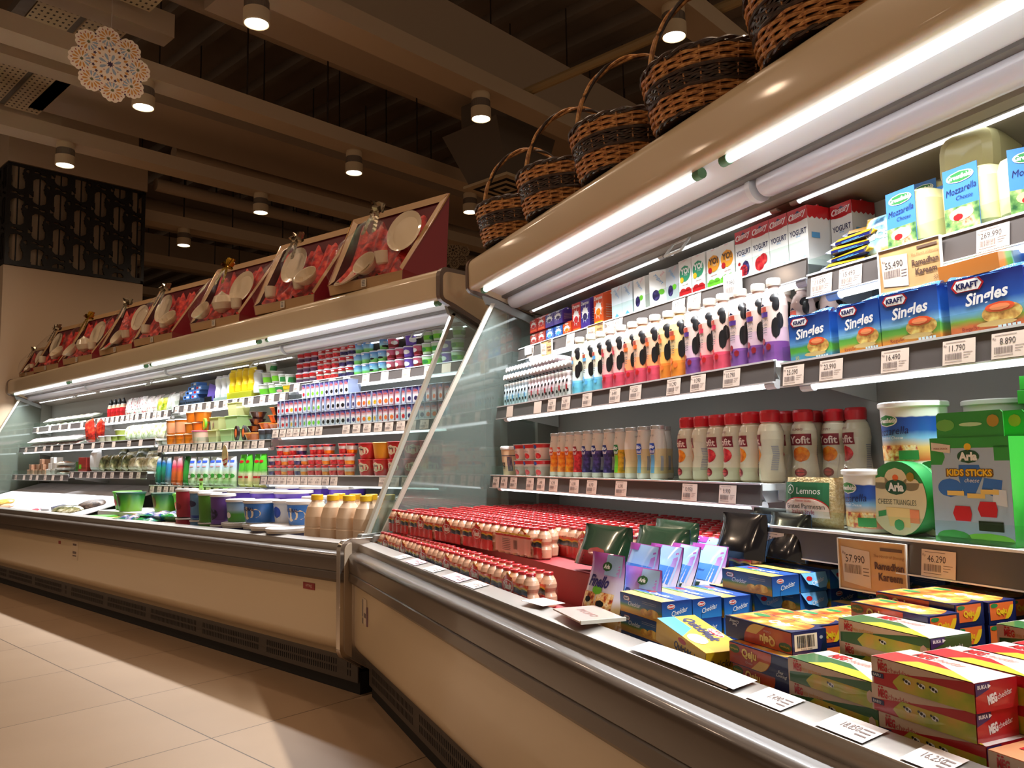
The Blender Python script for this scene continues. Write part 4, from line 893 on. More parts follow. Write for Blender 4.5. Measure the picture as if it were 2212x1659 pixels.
def singles(m_, w_=.135, h=.125, d=.04, reg=True):
    r = empty('sliced_cheese_pack', 'x', 'cheese pack'); b = MB()
    b.hexa([(-w_/2, .004, 0), (w_/2, .004, 0), (w_/2, d, 0), (-w_/2, d, 0), (-w_/2, .0, h), (w_/2, 0, h), (w_/2, d, h-.006), (-w_/2, d, h-.006)], m_)
    F = lambda u, v: (u, .004*(1-v/h)-.0006, v)
    logo_loz(b, F, -w_*.22, h*.86, w_*.46)
    b.text(off(F, .0004), 'Singles', w_*.02, h*.60, h*.20, WHT, shear=.3, bold=.03, rot=.10, maxw=w_*.82)
    b.oval(off(F, .0003), w_*.20, h*.30, w_*.26, h*.17, SANDW, 8, 4); b.oval(off(F, .0006), w_*.18, h*.40, w_*.19, h*.085, mat('#e0522c', .35, coat=.4), 8, 4); b.oval(off(F, .0009), w_*.18, h*.40, w_*.13, h*.055, mat('#ee8a5a', .35), 8, 3)
    b.oval(off(F, .0004), w_*.12, h*.14, w_*.26, h*.05, mat('#c79c66', .4), 5, 3)
    if reg: b.text(off(F, .0004), 'Regular', -w_*.22, h*.10, h*.075, DRED, rot=.06)
    else: b.text(off(F, .0004), '10', -w_*.32, h*.10, h*.08, YEL)
    for k in range(5): b.rect(off(F, .0005), w_*(.14+.06*k), w_*(.185+.06*k), h*.05, h*.10, mat('#d0d4e0', .5))
    b.build('body', r, smooth=0, bevel=.003)
    b = MB()
    def top(u, v): return (-w_/2*1.02+w_*1.04*u, .0+d*v+.004*sin(u*9), h+.010*sin(pi*min(1, v*1.2))*(1+.5*sin(u*7+v*5))-.004)
    b.grid(top, 10, 5, film_mat('blue_film', '#bcd8f0', .14, .12, body=.35, wrinkle=.8, base='#4a86c4')); b.build('film_top', r); return r
sg1 = singles(SBLU2, reg=False); sg2 = singles(SBLU); sg3 = singles(SBLU, .150); sg4 = singles(grad_mat('singles_print_red', [(0, '#9a4024'), (.2, '#b85a34'), (.3, '#7a9a3c'), (.42, '#6fa6d0'), (.6, '#1d4a9a'), (1.0, '#0f1f66')], 0, .125, noise=.012, rough=.3, coat=.4), .165)
ZR3 = 1.323
put(sg1, A(2.125, .765, ZR3, 4), 'blue sliced cheese pack marked 10, leftmost of the sliced cheese packs')
put(sg2, A(2.288, .765, ZR3, -3), 'blue sliced cheese pack with orange base, second from the left, partly behind the third'); put(sg3, A(2.44, .757, ZR3, 2), 'blue sliced cheese pack with orange base, third from the left'); put(sg4, A(2.62, .765, ZR3, 1), 'blue sliced cheese pack with brownish red base, rightmost one in view')
for k, (p, x) in enumerate(((sg1, 2.125), (sg2, 2.28), (sg3, 2.445), (sg4, 2.62))):
    for j in range(3): put(p, A(x+.006*j, .815+.055*j, ZR3, 3-3*j), 'sliced cheese pack in the %s row behind the %s front pack' % (['second', 'third', 'last'][j], ORD[k]), 'sliced cheese packs behind the front row')
put(sg3, A(2.56, .80, ZR3+.175, -4) @ RX(-90+6), 'sliced cheese pack lying flat on top of the rear packs at right')
# red edged pack at the very right
b = MB(); b.box(-.05, .05, 0, .06, 0, .11, RED); b.text(flat(0), 'cheese', 0, .07, .02, WHT); o = b.build('cheese_box', None, bevel=.002, smooth=0); o.matrix_world = A(2.76, .77, ZR3, 0); tag(o, 'red box at the right edge of the sliced cheese shelf', 'box')

# --- upper right shelf: yellow cheese packs, snack bag, mozzarella blocks
Z4R = 1.5735
YB = mat('#d9a21e', .25, coat=.6); NB = mat('#1b2058', .25, coat=.6)
def bar(w_=.125, d=.085, h=.022):
    r = empty('wrapped_cheese_bar', 'x', 'cheese pack'); b = MB()
    pr = [(0, .004), (.010, 0), (d-.010, 0), (d, .004), (d, h*.5), (d-.012, h), (.014, h), (0, h*.5)]
    b.prism([(y, z) for y, z in pr], -w_/2, w_/2, NB)
    b.add([(-w_/2, .0125, h+.0004), (w_/2, .0125, h+.0004), (w_/2, d-.01, h+.0004), (-w_/2, d-.01, h+.0004)], [(0,1,2,3)], YB); b.add([(-w_/2, -.0006, h*.5+.001), (w_/2, -.0006, h*.5+.001), (w_/2, .0125, h+.0006), (-w_/2, .0125, h+.0006)], [(0,1,2,3)], YB)
    for s in (-1, 1): b.hexa([(s*w_/2, .004, .004), (s*(w_/2+.018), 0, h*.4), (s*(w_/2+.018), d, h*.4), (s*w_/2, d-.004, .004), (s*w_/2, .012, h-.001), (s*(w_/2+.018), 0, h*.4+.002), (s*(w_/2+.018), d, h*.4+.002), (s*w_/2, d-.012, h-.001)], NB if s < 0 else YB)
    b.rect(flat(0, .0004), -w_*.3, w_*.35, h*.15, h*.2, LBL); b.rect(flat(0, .0004), -w_*.3, w_*.2, h*.28, h*.33, LBL)
    b.build('body', r, smooth=0); return r
yb = bar()
for k in range(4): put(yb, A(2.165+.006*k, .865+.004*k, Z4R+.0225*k, (4, -6, 3, -4)[k]), 'yellow and navy wrapped cheese bar, %s from the bottom of the stack' % ['first', 'second', 'third', 'fourth'][k])
put(yb, A(2.185, .94, Z4R+.095, 12) @ RX(8), 'yellow and navy cheese bar tilted on top behind the stack'); put(yb, A(2.19, .95, Z4R+.07, 4), 'yellow and navy cheese bar under the tilted one at the back')
b = MB()
def pillow(w_, h, t, fl=.0):
    def f(s): return lambda u, v: (u*w_/2, -s*t*(max(0, 1-abs(u)**3)*max(0, 1-abs(2*v-1)**3))**.6+ (t if False else 0), v*h)
    return f
SNK = noise_mat('snack_print', [(.3, '#1d4a66'), (.42, '#9ad0e6'), (.52, '#f0ece0'), (.62, '#e8b83a'), (.72, '#d8442a')], 14, .2, coat=.7)
g = pillow(.125, .125, .030); b.grid(lambda u, v: g(1)(u, v), 14, 12, SNK, -1, 1, 0, 1); b.grid(lambda u, v: g(-1)(-u, v), 14, 12, mat('#9cc8dc', .3), -1, 1, 0, 1)
b.text(lambda u, v: (u, g(1)(u/.0625, v/.125)[1]-.001, v), 'SLICE', -.01, .06, .022, WHT, bold=.04)
o = b.build('snack_cheese_bag'); o.matrix_world = A(2.268, .90, Z4R, 3) @ RX(-8); tag(o, 'shiny light blue bag with fruit coloured print between the yellow bars and the white cheese blocks', 'bag')
GF = noise_mat('field_print', [(.35, '#2c5a34'), (.5, '#7a9a54'), (.62, '#d8b98c'), (.72, '#b8452c')], 40, .4)
def moz_block():
    r = empty('mozzarella_block', 'x', 'cheese'); b = MB(); ch = mat('#dcd49c', .35, coat=.5)
    # rounded square loaf standing up, printed card on the front
    b.lathe([(.060, 0), (.068, .012), (.070, .11), (.064, .132), (.045, .142), (.001, .144)], ch, 28, sq=4.0); b.build('cheese', r)
    b = MB(); b.box(-.045, .040, -.0725, -.071, .0, .145, mat('#3f78c0', .35, coat=.4)); F = flat(-.0725)
    b.rect(F, -.045, .040, 0.0, .055, GF, 4, 4); b.oval(off(F, .0003), -.002, .122, .034, .0135, WHT, 8, 4); b.oval(off(F, .0006), -.002, .122, .031, .0115, GRN, 8, 4); b.text(off(F, .001), 'Greenfields', -.002, .1225, .0105, WHT, bold=.04, maxw=.062)
    b.text(off(F, .0004), 'Mozzarella', -.002, .093, .0155, NAVY, shear=.3, rot=.08, maxw=.075); b.text(off(F, .0004), 'Cheese', .006, .074, .010, NAVY, shear=.3); b.oval(off(F, .0004), -.004, .036, .03, .016, mat('#e8c890', .4), 6, 3); b.oval(off(F, .0006), -.012, .030, .012, .008, RED, 6, 3)
    o = b.build('card_label', r, smooth=0); return r
mz = moz_block()
put(mz, A(2.372, .915, Z4R, -2), 'white mozzarella block with blue printed card, left one on the upper shelf'); put(mz, A(2.53, .915, Z4R+.003, 0), 'white mozzarella block with blue printed card, right one on the upper shelf')
put(mz, A(2.45, .99, Z4R, 8), 'white mozzarella block in the back row between the two front ones'); put(mz, A(2.64, .93, Z4R, 30), 'white mozzarella block at the far right of the upper shelf')
put(mz, A(2.47, 1.0, Z4R+.198, 6) @ RY(0) @ RX(88) @ TR(0, 0, -.07), 'white mozzarella block lying on top with its blue label to the front'); put(mz, A(2.345, 1.01, Z4R+.07, 5) @ SC(.8), 'small white cheese block with blue label behind the snack bag')

# --- lower right shelf
ZL = .9005
r = empty('grated_cheese_bag', 'clear bag of grated parmesan with a green and white label', 'bag'); b = MB()
pg = pillow(.17, .165, .035); GRT = noise_mat('grated_cheese', [(.3, '#c9a86a'), (.5, '#ddc48c'), (.7, '#ead9ac')], 180, .6, bump=.4)
b.grid(lambda u, v: pg(1)(u, v*.72), 14, 10, GRT, -1, 1, 0, 1); b.grid(lambda u, v: pg(-1)(-u, v*.72), 14, 10, GRT, -1, 1, 0, 1)
b.grid(lambda u, v: (u*.085, -.02+.04*v, .119), 6, 2, GRT, -1, 1, 0, 1); b.build('contents', r)
b = MB(); b.grid(lambda u, v: (u*.09, -.0385*max(0, 1-abs(u)**3)**.6*max(.05, 1-abs(2*min(v, .9)-1)**3)**.6-.001, v*.175), 16, 12, WFILM, -1, 1, 0, 1); b.grid(lambda u, v: (-u*.09, .0385*max(0, 1-abs(u)**3)**.6*max(.05, 1-abs(2*min(v, .9)-1)**3)**.6, v*.175), 16, 12, WFILM, -1, 1, 0, 1); b.build('clear_bag', r)
b = MB(); G1 = mat('#1f5f3c', .4, coat=.4); LF = lambda u, v: (u, -.0405*max(0, 1-abs(u/.085)**3)**.6*max(.05, 1-abs(2*v/.165-1)**3)**.6-.0018, v)
b.span(LF, .042, .106, lambda v: -.068, lambda v: .066, G1, 6, 10)
b.span(off2 := (lambda u, v: (LF(u, v)[0], LF(u, v)[1]-.0006, v)), .020, .070, lambda v: -.068+.0, lambda v: .066, WHT, 6, 10) if False else None
L2 = lambda u, v: (LF(u, v)[0], LF(u, v)[1]-.0006, v); L3 = lambda u, v: (LF(u, v)[0], LF(u, v)[1]-.0012, v)
b.span(L2, .022, .069, lambda v: -.068*sqrt(max(0.0, 1-max(0, (v-.045)/.026)**2)), lambda v: .066*sqrt(max(0.0, 1-max(0, (v-.045)/.026)**2)), RED, 10, 10)
b.span(L3, .022, .066, lambda v: -.068*sqrt(max(0.0, 1-max(0, (v-.042)/.026)**2)), lambda v: .066*sqrt(max(0.0, 1-max(0, (v-.042)/.026)**2)), mat('#e6cfc2', .5), 10, 10)
L4 = lambda u, v: (LF(u, v)[0], LF(u, v)[1]-.0018, v)
b.text(L4, 'Lemnos', .014, .085, .016, WHT, maxw=.075); b.oval(L2, -.043, .088, .012, .012, WHT, 8, 3); b.oval(L3, -.043, .088, .010, .010, G1, 8, 3); b.text(L4, 'A', -.043, .088, .012, WHT)
b.text(L4, 'Grated Parmesan', 0, .048, .012, BLK, maxw=.115); b.text(L4, 'Italian Style', -.004, .033, .011, RED, shear=.2, maxw=.08); b.text(L4, 'Premium Quality', 0, .060, .005, RED)
b.build('label_print', r, smooth=0); r.matrix_world = A(2.215, .665, ZL, 4) @ RX(-6)
grated = r
dup(r, A(2.30, .74, ZL, -8) @ RX(-4), 'clear bag of grated parmesan behind the front one, mostly hidden')
MZC = grad_mat('moz_cup_print', [(0, '#e8e2d0'), (.10, '#e8e2d0'), (.13, '#c8562c'), (.35, '#e6b468'), (.5, '#7ab0d8'), (.62, '#1f4fa0'), (.84, '#163f92'), (.86, '#e8e6e0'), (1, '#e8e6e0')], 0, .130, noise=.008, coat=.4)
def moz_cup():
    r = empty('shredded_cheese_cup', 'x', 'tub'); b = MB(); prof = [(.058, 0), (.064, .003), (.068, .128), (.0685, .130)]
    b.lathe(prof, MZC, 36); rf = prof_r(prof); F = cyl(rf, .0008); F2 = cyl(rf, .0013); F3 = cyl(rf, .0018)
    b.oval(F, -.004, .100, .029, .014, WHT, 8, 6); b.oval(F2, -.004, .100, .0265, .012, GRN, 8, 6); b.text(F3, 'Greenfields', -.004, .1, .010, WHT, bold=.04, maxw=.053)
    b.text(F2, 'Mozzarella', 0, .076, .017, NAVY, shear=.3, rot=.06, maxw=.092); b.text(F2, 'Shredded Cheese', .002, .062, .0065, WHT, shear=.2)
    b.span(F, .012, .045, lambda v: -.045, lambda v: .06, PIZZA, 4, 10); b.span(F2, .014, .034, lambda v: .022, lambda v: .062, GRN, 3, 4)
    b.build('body', r); b = MB(); b.lathe([(.070, .128), (.0725, .130), (.0725, .138), (.070, .1405), (.062, .1405), (.060, .138), (.001, .138)], WHT, 36); b.build('lid', r); return r
mc = moz_cup()
put(mc, A(2.372, .70, ZL, -15), 'white lidded shredded cheese tub on the lower shelf, half hidden by the round cheese box'); put(mc, A(2.455, .735, ZL+.148, -10), 'white lidded shredded cheese tub, upper one, with blue print of a pizza'); put(mc, A(2.53, .80, ZL, 0), 'shredded cheese tub behind the round box, almost hidden'); put(mc, A(2.56, .87, ZL+.148, 0), 'pale lidded tub behind the upper shredded cheese tub')
# round cheese box standing on edge
r = empty('round_cheese_box', 'round cream and green box of cheese triangles standing on its edge', 'box'); b = MB(); R_ = .079
b.T = RX(90) ; b.lathe([(R_, -.018), (R_, .018)], mat('#2f8a4a', .4, coat=.3), 48); b.T = None
F = lambda u, v: (u, -.0187, v); cm_ = mat('#d9c9a0', .45, coat=.3)
b.oval(F, 0, 0, R_, R_, GRN, 20, 6); F1 = off(F, .0004); F2 = off(F, .0008); F3 = off(F, .0012)
b.span(F1, -R_*.98, R_*.42, lambda v: -sqrt(max(0, R_**2-v*v))*.985, lambda v: sqrt(max(0, R_**2-v*v))*.985, cm_, 16, 4); b.oval(F1, 0, R_*.52, .030, .024, cm_); b.oval(F1, -.04, R_*.40, .022, .014, cm_); b.oval(F1, .04, R_*.38, .022, .014, cm_)
b.oval(F2, 0, .024, .029, .017, mat('#1f4a2c', .4)); b.text(F3, 'Arla', 0, .024, .017, WHT, bold=.05); b.oval(F2, 0, .044, .008, .007, ORG); b.text(F2, 'CHEESE TRIANGLES', 0, -.008, .0115, mat('#3a3f2c', .5), maxw=.105, sx=.75)
b.span(F2, -.060, -.020, lambda v: -.03+abs(v+.02)*.2, lambda v: .034, mat('#e3c07c', .5), 4, 2); b.span(F3, -.05, -.022, lambda v: .034, lambda v: .058, mat('#d87a4a', .5), 4, 2); b.oval(F3, .004, -.056, .013, .012, GRN); b.oval(F2, .040, .046, .010, .010, mat('#a8862c', .4, metal=.5)); b.poly(F3, [(-.052, -.03), (-.03, -.026), (-.03, -.038), (-.052, -.042)], GRN)
b.build('lid', r, smooth=40); b = MB(); b.T = RX(90); b.lathe([(R_-.002, -.036), (R_-.002, -.018)], mat('#27804a', .4), 48)
for k in range(3): b.lathe([(R_-.0005, -.024-.004*k), (R_-.0005, -.0225-.004*k)], mat('#7ad08a', .4), 48, cap0=False, cap1=False)
b.build('base', r); r.matrix_world = A(2.475, .665, ZL+R_+.001, -4)
dup(r, A(2.53, .71, ZL+R_+.001, -4), 'round green box standing on edge behind the front round box')
# kids cheese sticks boxes, the mascots left out
def kids():
    r = empty('cheese_stick_box', 'x', 'box'); b = MB(); w_, d, h = .165, .045, .205; sk = mat('#9fb2c6', .4, coat=.3); G2 = mat('#2f8a34', .4, coat=.3)
    b.box(-w_/2, w_/2, 0, d, 0, h, mat('#3cae3c', .4, coat=.3)); F = flat(0); F1 = off(F, .0003); F2 = off(F, .0006); F3 = off(F, .001)
    b.rect(F, -w_/2, w_/2, 0, h, sk, 2, 2); b.rect(F1, -w_/2, w_/2, h*.90, h, G2); b.span(F1, h*.74, h*.92, lambda v: -w_/2, lambda v: -w_*.30-abs(v-h*.82)*.5, G2); b.span(F1, h*.78, h*.92, lambda v: w_*.32, lambda v: w_/2, G2)
    b.rect(F1, -w_/2, w_/2, 0, h*.05, G2); b.oval(F1, -w_*.25, h*.05, w_*.22, h*.07, G2); b.oval(F1, w_*.2, h*.05, w_*.3, h*.06, LIME)
    b.oval(F2, 0, h*.82, w_*.14, h*.065, mat('#1f4a2c', .4)); b.text(F3, 'Arla', 0, h*.82, h*.075, WHT, bold=.05); b.oval(F2, 0, h*.91, w_*.045, h*.035, YEL)
    b.poly(F1, [(-w_*.13, h*.74), (w_*.13, h*.74), (w_*.16, h*.62), (w_*.05, h*.45), (-w_*.08, h*.45), (-w_*.14, h*.62)], mat('#2f62a8', .4)); b.oval(F1, -w_*.26, h*.52, w_*.16, h*.09, mat('#2f62a8', .4)); b.poly(F1, [(w_*.18, h*.62), (w_*.40, h*.60), (w_*.36, h*.42), (w_*.14, h*.5)], mat('#2f62a8', .4))
    b.text(F2, 'KIDS STICKS', 0, h*.665, h*.062, mat('#6a4a10', .5), bold=.12, maxw=w_*.80); b.text(F3, 'KIDS STICKS', 0, h*.667, h*.060, YEL, bold=.04, maxw=w_*.78); b.text(F3, 'cheese', w_*.03, h*.595, h*.04, WHT, shear=.3)
    for a, c, rot in ((-.18, .47, .0), (.08, .45, .0), (.25, .49, .4)): b.text(F3, '=', w_*a, h*c, .001, YEL) if False else b.span(F3, h*(c-.022), h*(c+.022), lambda v: w_*(a-.12), lambda v: w_*(a+.10), mat('#e0c06a', .4), 2, 2)
    b.poly(F2, [(w_*.28, h*.52), (w_*.44, h*.51), (w_*.44, h*.36), (w_*.27, h*.38)], mat('#c9d2dc', .4)); b.poly(F3, [(-w_*.48, h*.96), (-w_*.22, h*.93), (-w_*.23, h*.85), (-w_*.48, h*.88)], mat('#d8c8b4', .5))
    b.text(off(F, .0014), 'PORA SNACK', -w_*.35, h*.895, h*.018, DRED, maxw=w_*.2)
    for a, c, rr in ((-.12, .28, .13), (.2, .33, .10)): b.span(F3, h*(c-.07), h*(c+.07), lambda v: w_*a-.02+abs(v-h*c)*.4, lambda v: w_*a+.02-abs(v-h*c)*.2, RED, 4, 2)
    # window
    b.span(F3, h*.13, h*.22, lambda v: w_*.08, lambda v: w_*.38, mat('#20301c', .2, coat=.6), 4, 2)
    b.text(F2, '0.9', -.0, .001, .0005, GREY) if False else None
    b.build('carton', r, smooth=0, bevel=.0015)
    b = MB(); b.prism([(-w_*.40, h), (w_*.45, h), (w_*.45, h+.045), (w_*.42, h+.05), (-w_*.37, h+.05), (-w_*.40, h+.045)], .001, .003, G2, axis='y'); FT = flat(.001, .0006); b.oval(FT, w_*.05, h+.025, .024, .004, mat('#b8d8a0', .5)); b.oval(FT, w_*.33, h+.03, .012, .012, mat('#a8862c', .4)); b.oval(FT, -w_*.28, h+.025, .02, .012, mat('#6aa84a', .4))
    b.build('hang_tab', r, smooth=0); return r
kb = kids(); put(kb, A(2.655, .635, ZL, 0), 'tall cheese stick box with grey blue front and green hang tab, frontmost'); 
for k in range(2): put(kb, A(2.66+.01*k, .69+.055*k, ZL, 0), 'green cheese stick box in the %s row behind the frontmost one' % ['second', 'third'][k])
b = MB(); GB = mat('#3ac83a', .4, coat=.3)
for k in range(1): b.box(-.10, .10, 0, .12, 0, .028, GB)
gbx = b.build('green_box', None, smooth=0, bevel=.001); tag(gbx, 'x', 'box')
for k in range(2): put(gbx, A(2.75+.006*k, .80, ZL+.272+.0285*k+.0, 0), 'flat bright green box lying on the rear boxes, %s of two' % ['lower', 'upper'][k])
b = MB(); b.box(-.09, .09, 0, .12, 0, .135, GB); o = b.build('green_box', None, smooth=0, bevel=.001); o.matrix_world = A(2.76, .80, ZL, 0); tag(o, 'plain green box supporting the flat green ones at the right edge, back row', 'box')
b = MB(); b.box(-.09, .09, 0, .12, 0, .135, GB); o = b.build('green_box', None, smooth=0, bevel=.001); o.matrix_world = A(2.76, .80, ZL+.136, 0); tag(o, 'second plain green box above the lower one at the right edge', 'box')
b = MB(); b.T = RX(90); b.lathe([(.075, -.02), (.075, .02)], CRM, 40); b.T = None; b.oval(lambda u, v: (u, -.0207, v), 0, 0, .065, .065, BLU, 14, 4); o = b.build('round_cheese_box'); o.matrix_world = A(2.835, .66, ZL+.076, -5); tag(o, 'round cream and blue box cut by the right edge of the picture', 'box')

# --- promotion cards hanging from the rails
def promo(price, w_=.165, h=.105):
    r = empty('promotion_card', 'x', 'sign'); b = MB(); tan_ = noise_mat('promo_card', [(.35, '#a87c48'), (.6, '#c09a66'), (.8, '#d0b488')], 9, .5, coat=.5)
    b.box(-w_/2, w_/2, 0, .002, 0, h, tan_); F = flat(0); F1 = off(F, .0003); F2 = off(F, .0007)
    b.poly(F1, [(-w_*.47, h*.86), (-w_*.02, h*.80), (-w_*.02, h*.06), (-w_*.44, h*.14)], mat('#c2ae9c', .5)); b.text(F2, price, -w_*.25, h*.62, h*.16, INK, sx=.8); b.text(F2, 'Rp', -w_*.42, h*.72, h*.06, INKL)
    x = -w_*.42; rn = random.Random(price)
    while x < -w_*.16: wd = rn.choice((.0008, .0014)); b.rect(F2, x, x+wd, h*.32, h*.5, INKL); x += wd+rn.choice((.0008, .0015))
    for k in range(3): b.rect(F2, -w_*.13, -w_*.04, h*(.44-.07*k), h*(.455-.07*k), INKL)
    b.rect(F2, w_*.14, w_*.46, h*.84, h*.90, mat('#5a3f2c', .6)); b.text(F2, 'The Month of Blessing', w_*.26, h*.72, h*.06, mat('#8a5a2c', .6), shear=.2, maxw=w_*.44)
    b.text(F2, 'Ramadhan', w_*.26, h*.54, h*.14, mat('#4a2a18', .6), bold=.03, maxw=w_*.42); b.text(F2, 'Kareem', w_*.27, h*.33, h*.15, mat('#4a2a18', .6), bold=.03, maxw=w_*.34)
    for k in range(8): b.poly(F2, [(w_*.42+.003*cos(k*pi/4-.3), h*.12+.003*sin(k*pi/4-.3)), (w_*.42+.009*cos(k*pi/4), h*.12+.009*sin(k*pi/4)), (w_*.42+.003*cos(k*pi/4+.3), h*.12+.003*sin(k*pi/4+.3))], mat('#6a4426', .6))
    b.build('card', r, smooth=0)
    b = MB(); 
    for x0, x1, z0, z1 in ((-w_/2-.003, w_/2+.003, -.003, 0), (-w_/2-.003, w_/2+.003, h, h+.002), (-w_/2-.003, -w_/2, 0, h), (w_/2, w_/2+.003, 0, h)): b.box(x0, x1, -.003, .004, z0, z1, mat('#e2ddd4', .2, coat=.5))
    b.build('clear_holder', r, smooth=0); return r
pc = promo('57.990'); put(pc, A(2.455, .583, ZL-.115, 3), 'tan promotion card priced 57.990 hanging on the lower right rail')
pc2 = promo('55.490'); put(pc2, A(2.395, .826, Z4R-.105, 2), 'tan promotion card priced 55.490 hanging on the upper right rail')
pc3 = promo('8.290', .11, .07); put(pc3, A(.40, .845, Z4-.075, 0), 'small tan promotion card at the left end of the top rail, tilted'); pc4 = promo('9.250', .13, .05); put(pc4, A(.86, .846, Z4-.052, 0), 'small tan promotion card under the white yogurt cartons')
b = MB(); b.box(-.04, .04, 0, .001, 0, .045, WHT); o = b.build('blank_card', None, smooth=0); o.matrix_world = A(.19, .847, Z4-.045, 0); tag(o, 'blank white card clipped to the left end of the top rail', 'sign')
b = MB(); b.box(-.045, .045, 0, .001, 0, .075, mat('#d8d4ce', .5)); F = flat(0); b.text(F, '7.990', -.01, .045, .016, INK, sx=.8)
for k in range(14): b.rect(F, -.035+.003*k, -.0335+.003*k, .012, .032, INKL)
o = b.build('price_card', None, smooth=0); o.matrix_world = A(1.735, .844, Z4-.055, 0); tag(o, 'pale price card marked 7.990 hanging under the berry yogurt carton', 'sign')

# ============================================================= TRAY OF THE RIGHT CASE
# five-bottle packs of little fermented milk drinks
def five_pack(back=False):
    r = empty('drink_bottle_pack', 'x', 'bottle pack', 'shrink wrapped five packs of little red capped bottles'); n = 5; D = .0505; H_ = .098
    milk = mat('#d9a787', .35, coat=.4); capm = mat('#b01c24', .3, coat=.5); glz = mat('#caa08c', .35)
    prof = [(.019, 0), (.0225, .004), (.0235, .02), (.0235, .030), (.0185, .040), (.0185, .044), (.0235, .055), (.0240, .066), (.020, .078), (.0135, .088), (.0135, .091)]
    b = MB(); b.lathe(prof, milk, 12, mats=[milk]*10, cap1=False); rf = prof_r(prof); F = cyl(rf, .0008)
    b.text(F, 'YAKULT', 0, .062, .007, RED, bold=.03); b.text(F, 'Yakult', 0, .018, .010, RED)
    b.lathe([(.0140, .089), (.0146, .091), (.0146, .097), (.013, .098), (.001, .0982)], capm, 12, cap0=False)
    me = b.build('bottle', r); me.location = ((-(n-1)/2)*D, 0, 0)
    for k in range(1, n):
        o = me.copy(); COL.objects.link(o); o.parent = r; o.location = ((k-(n-1)/2)*D, 0, 0)
    b = MB(); L = (n-1)/2*D; W_ = .0255
    def front(u, v, e=0):   # scalloped film across the front
        return (u, -W_-e+.0035*(1-abs(cos(pi*u/D))), v)
    red = mat('#c02027', .25, coat=.6); c1, c2, c3 = mat('#d84a20', .3, coat=.5), mat('#d8b01e', .3, coat=.5), mat('#142a24', .3, coat=.5)
    FF = lambda u, v: front(u, v); F2 = lambda u, v: front(u, v, .0006); F3 = lambda u, v: front(u, v, .0012)
    if not back:
        hh = lambda u: .040
        b.grid(lambda u, v: FF(-L-.02+(2*L+.04)*u, v*.036), 30, 2, red)
        def strip(z0, z1, m_): b.grid(lambda u, v: F2(-L-.02+(2*L+.04)*u, z0+(z1-z0)*v+.006*abs(cos(pi*(-L-.02+(2*L+.04)*u)/D))), 30, 1, m_)
        strip(.034, .041, mat('#20305a', .3, coat=.5)); strip(.041, .049, c3); strip(.049, .054, c2); strip(.054, .060, c1)
        b.oval(F3, 0, .052, .040, .032, red, 10, 8); b.span(lambda u, v: front(u, v, .0010), .070, .092, lambda v: -.03*(1-(v-.07)/.024), lambda v: .03*(1-(v-.07)/.024), c2, 4, 4); b.span(lambda u, v: front(u, v, .0014), .068, .087, lambda v: -.03*(1-(v-.067)/.022), lambda v: .03*(1-(v-.067)/.022), red, 4, 4)
        b.oval(lambda u, v: front(u, v, .0018), 0, .052, .033, .019, WHT, 8, 6); b.oval(lambda u, v: front(u, v, .0023), 0, .052, .031, .017, red, 8, 6); b.text(lambda u, v: front(u, v, .0030), 'Yakult', 0, .052, .017, WHT, bold=.05, maxw=.052)
    else:
        pk_ = mat('#d39a90', .35, coat=.5); b.grid(lambda u, v: FF(-L-.02+(2*L+.04)*u, .008+v*.055), 30, 2, pk_); b.grid(lambda u, v: F2(-L-.02+(2*L+.04)*u, .060+.006*v), 30, 1, red); b.grid(lambda u, v: F2(-L-.02+(2*L+.04)*u, .068+.005*v), 30, 1, c2)
        for k in range(7): b.rect(F2, -.07, -.01, .05-.006*k, .052-.006*k, INKL, 8)
        for k in range(8): b.rect(F2, .012+.003*k, .0135+.003*k, .02, .05, INKL)
    b.build('printed_film', r)
    b = MB()
    def wrap(u, v):
        a = 2*pi*u; q = 4.0; c, s_ = cos(a), sin(a); k = (abs(c)**q+abs(s_)**q)**(-1/q)
        t = 1.0 if v < .72 else 1-.35*((v-.72)/.28)
        return (c*k*(L+.0255)*(1 if v < .72 else 1-.1*((v-.72)/.28)), s_*k*.0272*t, .001+.094*v)
    b.grid(wrap, 32, 6, WFILM); b.build('shrink_film', r); return r
yk = five_pack(); ykb = five_pack(True)
DZ = .6105; rngy = random.Random(11)
cnt = 0
def inside(x, y): return 0.02 < x < 3.6 and y < 1.04
ca, sa = cos(radians(8)), sin(radians(8))
names_r = ['front', 'second', 'third', 'fourth', 'fifth', 'sixth', 'seventh', 'eighth', 'ninth', 'tenth', 'eleventh', 'twelfth', 'thirteenth', 'fourteenth', 'fifteenth', 'sixteenth']
# top layer: rows going back
zt = .7555
for j in range(15):
    y0 = .215+.0535*j
    for k in range(8):
        x = .17+.262*k+(.05 if j % 2 else 0); y = y0+(x-.2)*.10*(1 if j == 0 else .6 if j < 4 else .15)
        if y > 1.045 or x > (1.28 if j < 3 else 1.75 if j < 6 else 2.05): continue
        if j and y < .215: continue
        p = ykb if (j == 0 and k == 4) else yk
        put(p, A(x, y, zt+(.0 if j < 12 else .0), 5.5 if j < 4 else 1.0+rngy.uniform(-1, 1)), 'five pack of little red capped bottles, upper layer, %s row, %s from the left' % (names_r[j], ORD[k]) if j == 0 else 'five pack of little red capped bottles behind the front row of the tray', 'shrink wrapped five packs of little red capped bottles')
